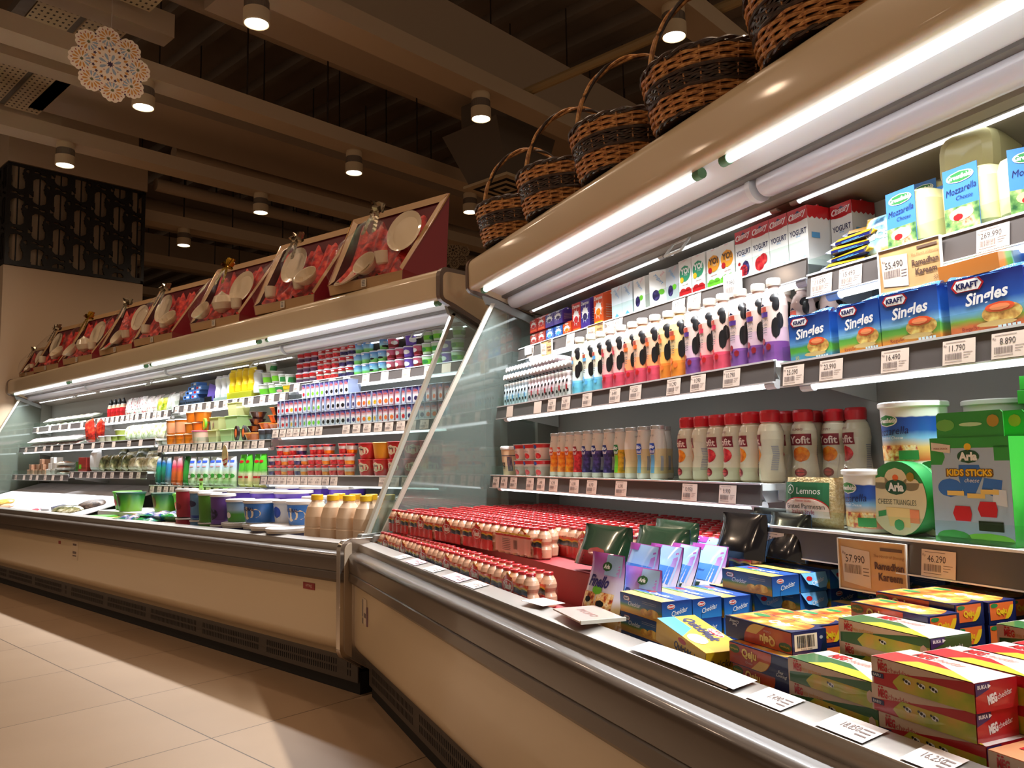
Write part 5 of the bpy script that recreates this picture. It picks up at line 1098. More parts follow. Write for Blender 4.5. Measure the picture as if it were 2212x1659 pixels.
# lower layers that show along the rail
for lay, (z, ylist) in enumerate(((.656, (.150, .205)), )):
    for j, y0 in enumerate(ylist):
        for k in range(6):
            x = .19+.268*k; y = y0+(x-.2)*.012
            put(yk, A(x, y, z, 2.5), 'five pack of little red capped bottles, lower layer, %s from the left' % ORD[k] if j == 0 else 'five pack of little red capped bottles, lower layer behind the front ones', 'shrink wrapped five packs of little red capped bottles')
b = MB(); b.box(.03, 1.75, .30, 1.05, DZ, .754, mat('#8e1a20', .6)); b.box(.03, 1.75, .13, .30, DZ, .655, mat('#8e1a20', .6))
b.box(1.75, 2.05, .55, 1.05, DZ, .754, mat('#8e1a20', .6))
o = b.build('drink_crate_base', None, smooth=0); o.matrix_world = MA; tag(o, 'red cartons stacked under the field of little bottles, hardly visible', 'carton')
# ---- cheese boxes stacked in the tray: long side to the front, label end to the right (+x)
def cbox(name, L, W, H, body, front, end, top):
    r = empty(name, 'x', 'box'); b = MB(); b.box(0, L, 0, W, 0, H, body)
    front(b, flat(0), L, H); end(b, sidep(L), W, H); top(b, topp(H), L, W)
    b.build('carton', r, smooth=0, bevel=.0008); return r
KB1 = grad_mat('cheddar_front', [(0, '#c8862c'), (.3, '#b8942c'), (.42, '#4f7a3c'), (.55, '#2f5a8a'), (1, '#152c62')], 0, .044, noise=.003)
KB2 = grad_mat('cheddar_end', [(0, '#2a78b8'), (.5, '#1f5aa4'), (1, '#1a3478')], 0, .044, noise=.003)
def k_front(b, F, L, H):
    b.rect(F, 0, L, 0, H, KB1, 1, 1); logo_loz(b, off(F, .0002), L*.17, H*.75, L*.17); b.text(off(F, .0004), 'Cheddar', L*.36, H*.52, H*.24, WHT, shear=.3, maxw=L*.33); b.oval(off(F, .0003), L*.60, H*.28, L*.09, H*.18, CHEES); b.oval(off(F, .0003), L*.80, H*.30, L*.13, H*.22, CHEES)
    for k in range(2): b.rect(off(F, .0004), L*.55, L*.88, H*(.78-.09*k), H*(.80-.09*k), GREY)
def k_end(flap):
    def f(b, G, W, H):
        b.rect(G, 0, W, 0, H, KB2)
        g2 = off(G, .0005)
        if flap:
            fl = mat('#6fb0e0', .3, coat=.6); T = lambda u, v: (G(u, v)[0]+.001+(H-v)*.35, G(u, v)[1], v)
            b.poly(T, [(0.002, H), (W-.002, H), (W-.004, H*.5), (W*.82, H*.25), (W*.6, H*.22), (W*.45, H*.35), (W*.2, H*.45)], fl); g2 = lambda u, v: (T(u, v)[0]+.0006, T(u, v)[1], v)
            b.oval(g2, W*.28, H*.72, W*.11, H*.12, RED); b.text(lambda u, v: (g2(u, v)[0]+.0005, g2(u, v)[1], v), 'Cheddar', W*.58, H*.58, H*.2, WHT, shear=.3, rot=.25, maxw=W*.5)
        else:
            b.oval(g2, W*.30, H*.74, W*.13, H*.13, WHT); b.oval(off(G, .0008), W*.30, H*.74, W*.115, H*.105, RED); b.text(off(G, .0012), 'KRAFT', W*.30, H*.74, H*.09, WHT, bold=.04)
            b.text(g2, 'Cheddar', W*.58, H*.48, H*.25, WHT, shear=.3, rot=.22, maxw=W*.55)
            b.rect(g2, W*.28, W*.29, 0, H*.25, NAVY); b.rect(g2, W*.28, W*.42, H*.25, H*.265, NAVY)
    return f
def k_top(b, T, L, W):
    b.rect(T, 0, L, 0, W*.45, mat('#e0b860', .35, coat=.4)); b.rect(T, 0, L*.5, W*.40, W*.52, mat('#6a9a3c', .4)); b.rect(T, 0, L, W*.52, W, mat('#24509c', .35, coat=.4)); b.text(off(T, .0004), 'Cheddar', L*.55, W*.66, W*.22, WHT, shear=.3, maxw=L*.5); b.oval(off(T, .0004), L*.22, W*.8, L*.11, W*.10, RED)
kc = cbox('cheddar_box', .168, .079, .0435, mat('#1d4a94', .35, coat=.3), k_front, k_end(False), k_top); kf = cbox('cheddar_box', .168, .079, .0435, mat('#1d4a94', .35, coat=.3), k_front, k_end(True), k_top)
def stack(p, x, y, ztop, H, n, lab, rz=0, dx=(0,)*9, group=None):
    ln = ['top', 'second', 'third', 'fourth', 'fifth', 'lowest']
    for k in range(n):
        q = p[k % len(p)] if isinstance(p, (list, tuple)) else p
        put(q, A(x+dx[k % len(dx)], y, ztop-H*(k+1)-.0003*k, rz+((k*13+int(x*100)) % 3-1)*.5), lab+', %s layer' % ln[k], group)
KH = .0437
stack(kc, 2.065, .200, .763, KH, 3, 'blue cheddar box, stack nearest the front rail')
stack(kc, 2.062, .283, .762, KH, 3, 'blue cheddar box, second stack from the rail')
stack([kc, kc, kc], 2.066, .366, .759, KH, 3, 'blue cheddar box, third stack from the rail'); stack([kf, kc], 2.070, .449, .762, KH, 3, 'blue cheddar box with loose flap, fourth stack from the rail')
put(kc, A(2.125, .452, .7625, 1), 'blue cheddar box on top of the fourth stack, its long side showing')
stack([kf, kf, kc, kc], 2.125, .535, .808, KH, 4, 'blue cheddar box, tall stack just left of the yellow one'); stack([kf, kc], 2.135, .618, .812, KH, 4, 'blue cheddar box, tall stack left of the promotion card')
stack([kf, kc], 2.30, .700, .770, KH, 3, 'blue cheddar box, stack directly under the promotion card'); stack([kc], 2.30, .785, .80, KH, 4, 'blue cheddar box, rear stack under the promotion card'); stack([kc], 2.50, .80, .80, KH, 4, 'blue cheddar box, rear stack under the 46.290 price tag'); stack([kc], 2.14, .703, .815, KH, 4, 'blue cheddar box, rearmost tall stack on the left')
stack([kc], 2.32, .60, .745, KH, 2, 'blue cheddar box lying low between the orange printed boxes')
# orange and navy boxes
QF = noise_mat('qeju_front', [(.35, '#8a1f14'), (.55, '#b8401c'), (.75, '#c8662c')], 12, .35, coat=.4)
QT = noise_mat('qeju_top', [(.3, '#b8381c'), (.45, '#dd7a2c'), (.6, '#e8c45a'), (.75, '#f0dcb4')], 28, .3, coat=.5)
def q_front(flip):
    def f(b, F, L, H):
        if flip: F0 = F; F = lambda u, v: F0(L-u, H-v)
        b.rect(F, 0, L, 0, H, NAVY); b.rect(off(F, .0002) if not flip else (lambda u, v: (F(u, v)[0], F(u, v)[1]-.0003, F(u, v)[2])), L*.0, L*.72, 0, H, QF) if False else None
        E = lambda e: (lambda u, v: (F(u, v)[0], F(u, v)[1]-e, F(u, v)[2]))
        b.span(E(.0003), H*.03, H*.97, lambda v: L*.0, lambda v: L*(.70-.22*(1-sqrt(max(0, 1-((v/H-.9)/.9)**2)))), QF, 8, 3)
        b.span(E(.0006), H*.03, H*.5, lambda v: L*(.36+.3*v/H), lambda v: L*(.69-.22*(1-sqrt(max(0, 1-((v/H-.9)/.9)**2)))), mat('#dba84e', .4, coat=.4), 6, 2)
        b.oval(E(.0006), L*.09, H*.72, L*.09, H*.20, mat('#3c5a2c', .4)); b.text(E(.001), 'Serbaguna', L*.09, H*.72, H*.10, YEL, shear=.2, maxw=L*.15)
        b.text(E(.001), 'Qeju', L*.34, H*.60, H*.38, mat('#e8c46a', .4), bold=.04, maxw=L*.3); b.text(E(.001), 'Cheddar', L*.34, H*.25, H*.11, mat('#c8a49a', .4)); b.text(E(.001), 'Fast', L*.84, H*.32, H*.15, WHT, shear=.3); b.text(E(.001), 'Cooking!', L*.85, H*.15, H*.14, WHT, shear=.3)
    return f
def q_end(code):
    def f(b, G, W, H):
        b.rect(G, 0, W, 0, H, NAVY); g2 = off(G, .0004); g3 = off(G, .0008)
        if code:
            b.rect(g2, W*.06, W*.72, H*.15, H*.88, CRM); rn = random.Random(5); x = W*.14
            while x < W*.64: wd = rn.choice((.0008, .0013, .0020)); b.rect(g3, x, x+wd, H*.28, H*.82, BLK); x += wd+rn.choice((.0009, .0016))
            b.text(g3, '7 622210 734600', W*.40, H*.20, H*.07, BLK, maxw=W*.55); b.oval(g2, W*.84, H*.65, W*.05, H*.08, GREY)
        else:
            b.span(g2, H*.18, H*.95, lambda v: W*.05, lambda v: W*(.90-.30*(1-sqrt(max(0, 1-((v/H-.95)/.8)**2)))), ORG, 8, 3); b.span(g3, H*.18, H*.8, lambda v: W*(.5+.35*v/H), lambda v: W*(.90-.30*(1-sqrt(max(0, 1-((v/H-.95)/.8)**2)))), YEL, 6, 2)
            b.oval(g3, W*.2, H*.84, W*.13, H*.1, GRN); b.text(off(G, .0012), 'Qeju', W*.45, H*.52, H*.26, YEL, bold=.05, maxw=W*.42)
    return f
def q_top(b, T, L, W):
    b.rect(T, 0, L, 0, W, NAVY); b.span(off(T, .0003), W*.05, W*.95, lambda v: L*.03, lambda v: L*(.97-.3*abs(v/W-.5)**1.5), QT, 8, 3); b.oval(off(T, .0006), L*.2, W*.75, L*.12, W*.13, GRN); b.text(off(T, .0006), 'Qeju', L*.62, W*.45, W*.26, WHT, bold=.04)
QH = .0372
qc = cbox('cheese_box', .172, .076, .037, NAVY, q_front(True), q_end(True), q_top); qn = cbox('cheese_box', .160, .072, .037, NAVY, q_front(False), q_end(False), q_top)
put(qc, A(2.478, .178, .7425-.0), 'orange and navy cheese box with white barcode end, upside down, top of the front stack')
for k in range(3): put(qn, A(2.512+.004*k, .158+.003*k, .7045-QH*k, -1), 'orange and navy cheese box under the barcode one, %s below it' % ORD[k])
for k, (y, x, zt_) in enumerate(((.262, 2.455, .775), (.342, 2.435, .762), (.420, 2.42, .756), (.498, 2.40, .752), (.575, 2.42, .752))): stack([qn], x, y, zt_, QH, 3, 'orange and navy cheese box behind the barcode one, %s stack back' % ORD[k])
for k, (y, x, zt_) in enumerate(((.352, 2.615, .811), (.432, 2.600, .820), (.508, 2.605, .818), (.585, 2.59, .815), (.662, 2.60, .812))): stack([qn], x, y, zt_, QH, 4, 'orange topped cheese box in front of the promotion card, %s stack' % ORD[k])
# white green and red wedge printed boxes
def m_front(c1, c2, sub, subm):
    GRS = noise_mat('grass_'+c1.name, [(.3, '#6a8a1c'), (.5, '#a8a82c'), (.7, '#c8a03c')], 25, .35, coat=.4)
    def f(b, F, L, H):
        tan_ = mat('#c9ab92', .45, coat=.3)
        b.rect(F, 0, L, 0, H, tan_); b.span(off(F, .0003), 0, H, lambda v: L*(.02+.0*v) if v < H*.42 else L*(.02+.9*((v-H*.42)/(H*.58))), lambda v: L, c1, 12, 3)
        b.span(off(F, .0006), 0, H*.62, lambda v: L*(.22+.25*abs(v/H-.25)), lambda v: L, GRS, 8, 3)
        b.text(off(F, .0004), 'MEG', L*.12, H*.70, H*.30, RED, bold=.05, maxw=L*.10); b.oval(off(F, .0004), L*.085, H*.93, L*.012, H*.04, RED, 5); b.oval(off(F, .0004), L*.115, H*.93, L*.012, H*.04, RED, 5)
        b.text(off(F, .0004), sub, L*.29, H*.66, H*.22, subm, maxw=L*.24)
        for cx in ((.38, .52, .64) if c1 == RED or c1 == MRED else (.52,)):
            b.oval(off(F, .001), L*cx, H*.40, L*.035, H*.10, WHT, 5); b.oval(off(F, .0014), L*(cx-.008), H*.42, L*.014, H*.06, BLK, 5); b.oval(off(F, .0014), L*(cx+.018), H*.37, L*.010, H*.05, BLK, 5); b.oval(off(F, .0012), L*(cx-.035), H*.46, L*.012, H*.05, BLK, 5)
        if c1 == MRED: b.rect(off(F, .0009), 0, L*.13, H*.26, H*.44, mat('#23264a', .4)); b.text(off(F, .0013), 'BARU', L*.06, H*.35, H*.11, WHT, maxw=L*.09)
        else: b.oval(off(F, .001), L*.94, H*.45, L*.035, H*.25, tan_, 6)
    return f
def m_end(c1, word):
    def f(b, G, W, H):
        b.rect(G, 0, W, 0, H, c1); g2 = off(G, .0004)
        b.poly(g2, [(0, H), (W*.35, H), (W*.32, H*.75), (0, H*.55)], mat('#3a2a5a', .4)); b.text(off(G, .0008), 'BUKA', W*.15, H*.86, H*.13, WHT, bold=.03, maxw=W*.22); b.poly(off(G, .0008), [(W*.28, H*.94), (W*.36, H*.86), (W*.28, H*.78)], WHT)
        b.text(g2, 'MEG', W*.38, H*.42, H*.30, WHT, bold=.06, rot=.18, maxw=W*.22); b.text(g2, word, W*.68, H*.52, H*.20, WHT, rot=.2, maxw=W*.36)
    return f
def m_top(c1):
    def f(b, T, L, W):
        b.rect(T, 0, L, 0, W, mat('#d9cdc2', .3, coat=.8)); b.span(off(T, .0003), 0, W*.6, lambda v: L*.01, lambda v: L*(.99-.9*v/W), c1, 6, 3); b.span(off(T, .0006), 0, W*.34, lambda v: L*(.25+.3*v/W), lambda v: L*(.99-.9*v/W), mat('#c8b42c', .35, coat=.6), 5, 3)
        b.text(off(T, .0006), 'MEG', L*.25, W*.78, W*.26, RED, bold=.05, maxw=L*.18); b.text(off(T, .0006), 'cheddar', L*.50, W*.76, W*.20, mat('#d07a70', .4), maxw=L*.28)
    return f
MGRN = mat('#2f5c2c', .35, coat=.5); MRED = mat('#a8161e', .35, coat=.5)
mg = cbox('milk_cheese_box', .178, .088, .0365, MGRN, m_front(MGRN, None, 'keju serbaguna', mat('#c88a3c', .4)), m_end(MGRN, 'keju'), m_top(MGRN)); mr = cbox('milk_cheese_box', .160, .078, .0365, MRED, m_front(MRED, None, 'cheddar', mat('#b0483c', .4)), m_end(MRED, 'cheddar'), m_top(MRED))
MH = .0367
stack([mg], 2.670, .150, .748, MH, 3, 'green and white cheese box, stack right of the barcode box'); stack([mg], 2.672, .262, .800, MH, 5, 'green and white cheese box, higher stack behind the barcode box')
stack([mg], 2.73, .352, .806 if False else .800, MH, 4, 'green and white cheese box, third green stack back') if False else None
stack([mr, mr], 2.850, .140, .789, MH, 5, 'red and white cheese box, frontmost stack at the lower right', dx=(0, -.002, .008, 0, 0))
for k, (y, x) in enumerate(((.222, 2.868), (.304, 2.88), (.386, 2.89))): stack([mr], x, y, .789, MH, 4, 'red and white cheese box, %s stack behind the frontmost' % ORD[k])
for k, (y, x) in enumerate(((.480, 2.80), (.572, 2.82))): stack([mg], x, y, .792, MH, 4, 'green and white cheese box, right of the orange tops, %s stack' % ORD[k])
mo = cbox('milk_cheese_box', .160, .078, .0365, ORG, m_front(ORG, None, 'keju', WHT), m_end(ORG, 'keju'), lambda b, T, L, W: (b.rect(T, 0, L, 0, W, mat('#c9885c', .35, coat=.6)), b.text(off(T, .0006), 'MEG', L*.3, W*.6, W*.3, RED, bold=.05)))
stack([mo], 3.025, .135, .715, MH, 2, 'orange cheese box at the lower right corner beside the red ones'); stack([mo], 3.05, .225, .74, MH, 3, 'orange cheese box behind the lower right corner one')
# yellow box, tipped against the rail
YMB = mat('#d8a81c', .35, coat=.5)
def y_front(b, F, L, H): b.rect(F, 0, L, 0, H, YMB); b.text(off(F, .0004), 'QuickMelt', L*.62, H*.45, H*.32, NAVY, shear=.2, bold=.03, maxw=L*.45); b.oval(off(F, .0004), L*.55, H*.8, L*.08, H*.12, RED); b.poly(off(F, .0004), [(L*.8, 0), (L*.8, H*.3), (L, H*.5), (L, 0)], NAVY)
def y_end(b, G, W, H): b.rect(G, 0, W, 0, H, YMB); b.text(off(G, .0004), 'QuickMelt', W*.5, H*.5, H*.3, NAVY, shear=.2)
def y_top(b, T, L, W):
    b.rect(T, 0, L, 0, W, YMB); b.span(off(T, .0002), 0, W*.45, lambda v: 0, lambda v: L*(.55-.4*v/W), mat('#3a94c8', .35, coat=.5), 4, 2); b.text(off(T, .0006), 'QuickMelt', L*.42, W*.62, W*.24, NAVY, shear=.3, bold=.04, rot=-.05, maxw=L*.7); b.oval(off(T, .0006), L*.55, W*.84, L*.13, W*.13, WHT); b.oval(off(T, .0009), L*.55, W*.84, L*.12, W*.11, RED); b.text(off(T, .0013), 'KRAFT', L*.55, W*.84, W*.12, WHT, bold=.04); b.oval(off(T, .0006), L*.65, W*.25, L*.14, W*.2, mat('#e8d8c0', .35))
ym = cbox('melting_cheese_box', .19, .088, .045, YMB, y_front, y_end, y_top)
ym.matrix_world = A(2.285, .150, .700, -6) @ RY(9); ym['label'] = 'yellow melting cheese box tipped against the front rail'; ym['category'] = 'box'; USED.add(ym.name)
ymb = dup(ym, A(2.32, .17, .640, 3), 'yellow melting cheese box lying under the tipped one')
# pouches
def pouch(main, art, w_=.155, h=.175, t=.028, film=True):
    r = empty('cheese_pouch', 'x', 'bag'); b = MB(); top_ = mat('#b9c9e2', .2, coat=.7)
    def S(s, e=0): return lambda u, v: (u*w_/2*(1-.10*v), -s*((t+.0)*max(0, 1-abs(u)**4)**.7*max(0, 1-v**2.2)**.8+.0012+e)+.012*sin(v*3)*(v), v*h)
    b.grid(S(1), 14, 14, main, -1, 1, 0, 1); b.grid(lambda u, v: S(-1)(-u, v), 14, 14, mat('#7fa6d8', .25, coat=.6), -1, 1, 0, 1)
    P = lambda e: (lambda u, v: S(1, e)(u/(w_/2*(1-.10*v/h)), v/h)); art(b, P, w_, h); b.build('pouch', r, smooth=60)
    return r
FMAT = grad_mat('finello_print', [(0, '#5a1a3c'), (.05, '#b8803c'), (.3, '#d8b070'), (.46, '#e0d4d8'), (.66, '#cdbfd6'), (.80, '#b48ac8'), (1, '#b04aa8')], 0, .175, noise=.02, rough=.25, coat=.7)
def f_art(b, P, w_, h):
    b.span(P(.0006), h*.12, h*.44, lambda v: -w_*.42, lambda v: -w_*.02, PIZZA, 6, 4); b.span(P(.0008), h*.14, h*.46, lambda v: w_*.02, lambda v: w_*.4, PIZZA, 6, 4); b.oval(P(.0012), -w_*.2, h*.33, .012, .008, BLK, 5, 2); b.oval(P(.0012), w_*.15, h*.30, .016, .009, BLK, 5, 2); b.oval(P(.0014), 0, h*.48, .020, .012, LIME, 5, 2)
    b.text(P(.0016), 'Finello', -.002, h*.60, h*.16, mat('#2a1f6a', .35, coat=.4), shear=.3, bold=.03, maxw=w_*.80, sx=.8); b.oval(P(.0012), w_*.10, h*.82, .019, .012, mat('#2a5a2c', .35), 6, 3); b.text(P(.0018), 'Arla', w_*.10, h*.82, .010, WHT, bold=.05)
    b.span(P(.0008), h*.70, h*.985, lambda v: w_*(.02+.15*(1-v/h)), lambda v: w_*.43, mat('#9db8dc', .2, coat=.7), 6, 3); 
fp = pouch(FMAT, f_art)
def b_art(b, P, w_, h): b.span(P(.0006), h*.45, h*.99, lambda v: -w_*.43, lambda v: w_*.43, mat('#a9c4e4', .2, coat=.7), 6, 6); b.span(P(.0010), h*.45, h*.70, lambda v: -w_*.40, lambda v: w_*.40, mat('#4a80c8', .25, coat=.7), 4, 6); b.text(P(.0016), 'cheese blend', 0, h*.60, .007, NAVY); b.span(P(.0012), h*.9, h*.99, lambda v: -w_*.43, lambda v: -w_*.1, MAG, 2, 3)
fb = pouch(FMAT, b_art)
put(fp, A(1.955, .205, .665, 4) @ RX(-10), 'pink and white shredded cheese pouch standing nearest the front rail, left one'); put(fp, A(2.055, .235, .650, 8) @ RX(-14) @ SC(.95), 'pink and white shredded cheese pouch standing nearest the cheddar boxes')
for k, (x, y, rz, tl, z) in enumerate(((1.985, .275, -12, -16, .69), (2.0, .32, -10, -20, .69), (1.99, .375, -14, -22, .69), (2.02, .43, -8, -24, .69), (1.96, .485, -10, -24, .70), (2.03, .53, -6, -26, .70))): put(fb, A(x, y, z, rz+10) @ RX(tl), 'pale blue pouch back, %s in the leaning row behind the two pink pouches' % ORD[k])
# green and red bags behind the pouches, black bags beside them
GRB = mat('#16331f', .22, coat=.8); RDB = mat('#8a1c22', .25, coat=.7); BKB = mat('#0b0a0c', .2, coat=.8)
def g_art(b, P, w_, h): b.span(P(.0006), 0.002, h*.35, lambda v: -w_*.45, lambda v: w_*.45, RDB, 4, 6); b.oval(P(.0010), 0, h*.35, w_*.16, h*.1, RDB, 5, 4)
gp = pouch(GRB, g_art, .24, .12, .03); kp = pouch(BKB, lambda b, P, w_, h: None, .17, .115, .03)
put(gp, A(1.60+.14, .335, .770, 6) @ RX(-14), 'dark green bag with red base, left one behind the pouches'); put(gp, A(1.87, .425, .772, 4) @ RX(-18), 'dark green bag with red base, right one behind the pouches'); put(gp, A(1.83, .49, .785, -3) @ RX(-20), 'dark green bag lying behind the two front green bags')
put(kp, A(2.06, .56, .815, 4) @ RX(-10), 'shiny black bag right of the green bags, front left one'); put(kp, A(2.17, .60, .822, -6) @ RX(-14), 'shiny black bag touching the end of the lower shelf rail'); put(kp, A(2.08, .64, .83, 10) @ RX(-20), 'shiny black bag with knotted film behind the other two')
b = MB(); b.box(1.78, 2.05, .30, .56, DZ, .765, mat('#123018', .6)); b.box(1.90, 2.055, .14, .30, DZ, .64, mat('#c8b8a8', .6)); b.box(1.98, 2.12, .56, .70, DZ, .81, mat('#0f0e10', .6)); o = b.build('product_riser', None, smooth=0); o.matrix_world = MA; tag(o, 'dark carton risers under the bags in the middle of the tray, mostly hidden', 'carton')
# paper labels on the top strip of the rail and the clear card holder lying on it
pm1 = mat('#cfc0b8', .6); pm2 = mat('#c9a0a8', .6)
def striplab(x, L, m_, txt):
    b = MB(); F = lambda u, v: (u, .058+v*.050, .6955+v*.0085+.0012); b.grid(lambda u, v: F(-L/2+L*u, v), 1, 1, m_); b.text(lambda u, v: (F(u, v)[0], F(u, v)[1], F(u, v)[2]+.0005), txt, 0, .55, .3, INKL, maxw=L*.6, sx=.03)
    for k in range(3): b.rect(lambda u, v: (F(u, v)[0], F(u, v)[1], F(u, v)[2]+.0005), L*.2, L*.42, .25+.18*k, .31+.18*k, INKL)
    o = b.build('strip_label', None, smooth=0); o.matrix_world = MA @ TR(x, 0, 0); return o
for x, L, m_, t, lb in ((.62, .09, pm1, '4.490', 'first'), (.80, .14, pm2, 'promo', 'second'), (1.02, .12, pm1, '6.590', 'third'), (1.25, .16, pm2, 'promo', 'fourth'), (1.42, .10, pm1, '6.590', 'fifth'), (2.58, .09, pm1, '8.990', 'sixth'), (2.71, .08, pm1, '7.490', 'seventh'), (2.86, .085, pm1, '18.850', 'eighth'), (2.99, .06, pm1, '16.250', 'ninth')):
    tag(striplab(x, L, m_, t), '%s paper label from the corner under the clear strip of the front rail' % lb, 'label')
b = MB(); b.box(-.09, .09, -.001, .001, 0, .001, WHT); b.box(-.085, .085, -.055, .055, 0, .0035, mat('#c9b6ae', .25, coat=.8)); b.text(topp(.0035), 'PROMO', 0, 0, .02, mat('#8a5a50', .6)); b.box(.085, .092, -.055, .055, -.002, .006, mat('#d8d4c8', .15, coat=.8)); o = b.build('clear_card_holder', None, smooth=0); o.matrix_world = A(2.04, .125, .712, -6) @ RX(0); tag(o, 'clear card holder lying flat on the front rail below the pink pouches', 'sign')
b = MB(); b.box(-.05, .05, -.035, .035, 0, .001, mat('#d8d0c8', .5)); o = b.build('paper_slip', None, smooth=0); o.matrix_world = A(1.82, .115, .7075, 8); tag(o, 'white paper slip lying on the front rail left of the card holder', 'paper')
b = MB(); b.grid(lambda u, v: (-.16+.32*u, .060+v*.05, .6975+v*.008+.002+.003*sin(3*u)), 6, 1, mat('#dcd8d4', .3, coat=.8)); o = b.build('clear_strip', None); o.matrix_world = MA @ TR(2.48, 0, 0); tag(o, 'shiny clear plastic strip lying on the front rail by the yellow box', 'strip')
# ============================================================= PRODUCTS, LEFT CASES
def B(x, y, z, rz=0): return MBm @ TR(x, y, z) @ RZ(rz)
def cup(name, r0, r1, h, body, bands, lidm, cat='cup', lid_h=.008, oval=None, word=None, n=16, wm=None):
    r = empty(name, 'x', cat); b = MB(); prof = [(r0*.94, 0), (r0, .003), (r1, h-lid_h)]; b.lathe(prof, body, n); rf = prof_r(prof); F = cyl(rf, .0010); F2 = cyl(rf, .0018)
    for z0, z1, m_ in bands: b.span(F, h*z0, h*z1, lambda v: -r0*2.2, lambda v: r0*2.2, m_, 2, 14)
    if oval: b.oval(F2, 0, h*oval[0], r0*oval[1], h*oval[2], oval[3], 6, 4)
    if word: b.text(cyl(rf, .0024), word, 0, h*.62, h*.14, wm or WHT, bold=.03, maxw=r0*1.5)
    b.build('body', r); b = MB(); b.lathe([(r1, h-lid_h), (r1*1.06, h-lid_h), (r1*1.06, h-.002), (r1*.98, h), (.001, h-.0005)], lidm, n, cap0=False); b.build('lid', r); return r
LIDW = mat('#d8d4dc', .35, coat=.4); SKYG = grad_mat('sky_cup', [(0, '#4fa03a'), (.3, '#7fc06a'), (.45, '#9ad0e8'), (1, '#3a74c4')], 0, .068, coat=.3)
CUPW = mat('#dcd2cc', .4, coat=.3)
c_plum = cup('yogurt_cup', .031, .037, .072, mat('#cdb8bc', .4), [(.55, .88, RED), (.08, .4, mat('#5a3450', .4))], LIDW); c_red = cup('yogurt_cup', .031, .037, .072, CUPW, [(.62, .9, RED), (.1, .45, STRAW)], LIDW, oval=(.76, .5, .07, WHT))
c_ber = cup('yogurt_cup', .031, .037, .072, CUPW, [(.62, .9, RED), (.1, .42, BERRY)], LIDW, oval=(.76, .5, .07, WHT)); c_sky = cup('yogurt_cup', .031, .037, .072, SKYG, [], LIDW, oval=(.8, .5, .07, WHT)); c_cow = cup('yogurt_cup', .031, .037, .072, SKYG, [], LIDW, oval=(.3, .7, .1, BLK), word='YO!', wm=WHT)
c_pnk = cup('yogurt_cup', .031, .037, .066, mat('#c8607a', .4), [(.1, .4, DRED)], LIDW, oval=(.5, .7, .2, WHT)); c_pur = cup('yogurt_cup', .031, .037, .066, mat('#6a4aa8', .4), [], LIDW, oval=(.45, .8, .22, WHT)); c_grn = cup('yogurt_cup', .033, .040, .066, mat('#b8cdb0', .4), [(.2, .6, LIME)], LIDW, oval=(.4, .7, .2, GRN))
TN = ['bottom', 'middle', 'top']
def rows(cols, x0, dx, y, z, h, tiers, what, group, names=None, jit=.003, miss=()):
    rn = random.Random(int(abs(x0)*100)+int(z*100))
    for k, p in enumerate(cols):
        for t in range(tiers):
            if (k, t) in miss: continue
            put(p, B(x0+dx*k+rn.uniform(-jit, jit), y+rn.uniform(-jit, jit), z+h*t, rn.uniform(-14, 14)), '%s, %s layer, %s column from the left' % (what, TN[t] if tiers > 1 else 'single', names[k] if names else NTH[k]), group)
NTH = ORD+['seventeenth', 'eighteenth', 'nineteenth', 'twentieth', 'twenty first', 'twenty second', 'twenty third', 'twenty fourth', 'twenty fifth', 'twenty sixth', 'twenty seventh', 'twenty eighth', 'twenty ninth', 'thirtieth', 'thirty first', 'thirty second', 'thirty third', 'thirty fourth', 'thirty fifth']
g4 = 'lidded yogurt cups on the top shelf by the corner'
cols = [c_plum, c_plum, c_plum, c_red, c_red, c_red, c_ber, c_ber, c_sky, c_sky, c_cow, c_cow, c_pnk, c_pnk, c_pur, c_pnk, c_grn, c_grn, c_pur, c_grn]
rows(cols, -1.81, .0855, .935, 1.6325, .0725, 2, 'lidded yogurt cup on the top shelf', g4)
for k in range(20):
    if k in (0,1,2,3,4,5,6,7,8,9,11,12,14,16,17,19): put(cols[k], B(-1.81+.0855*k, .945, 1.6325+.0725*2, 5*k), 'lidded yogurt cup on the top shelf, top layer, %s column from the left' % NTH[k], g4)
    put(cols[k], B(-1.79+.0855*k, 1.02, 1.6325, 9*k), 'lidded yogurt cup in the row behind the top shelf front row', g4)
c_wg = cup('dessert_cup', .040, .052, .085, mat('#b9bab0', .4), [(.15, .6, LIME)], mat('#d5d6d2', .3)); c_wg2 = cup('dessert_cup', .036, .044, .07, mat('#c0c8b8', .4), [(.2, .7, GRN)], mat('#d5d6d2', .3), oval=(.3, .6, .15, PINK)); c_yel = cup('dessert_cup', .034, .046, .06, mat('#dccb7a', .4), [(.4, .95, YEL)], mat('#e0d8b0', .3))
for k, (p, x, z, y) in enumerate(((c_wg, -2.30, 0, .94), (c_wg, -2.18, 0, .95), (c_wg2, -2.07, 0, .93), (c_yel, -1.97, 0, .935), (c_wg, -2.27, .086, .95), (c_wg, -2.14, .086, .945), (c_wg2, -2.04, .072, .94), (c_wg2, -1.95, .062, .94), (c_wg2, -2.24, .172, .95))): put(p, B(x, y, 1.578+z, 20*k), 'pale green printed dessert cup beside the yellow bottles, %s of its pile' % ORD[k])
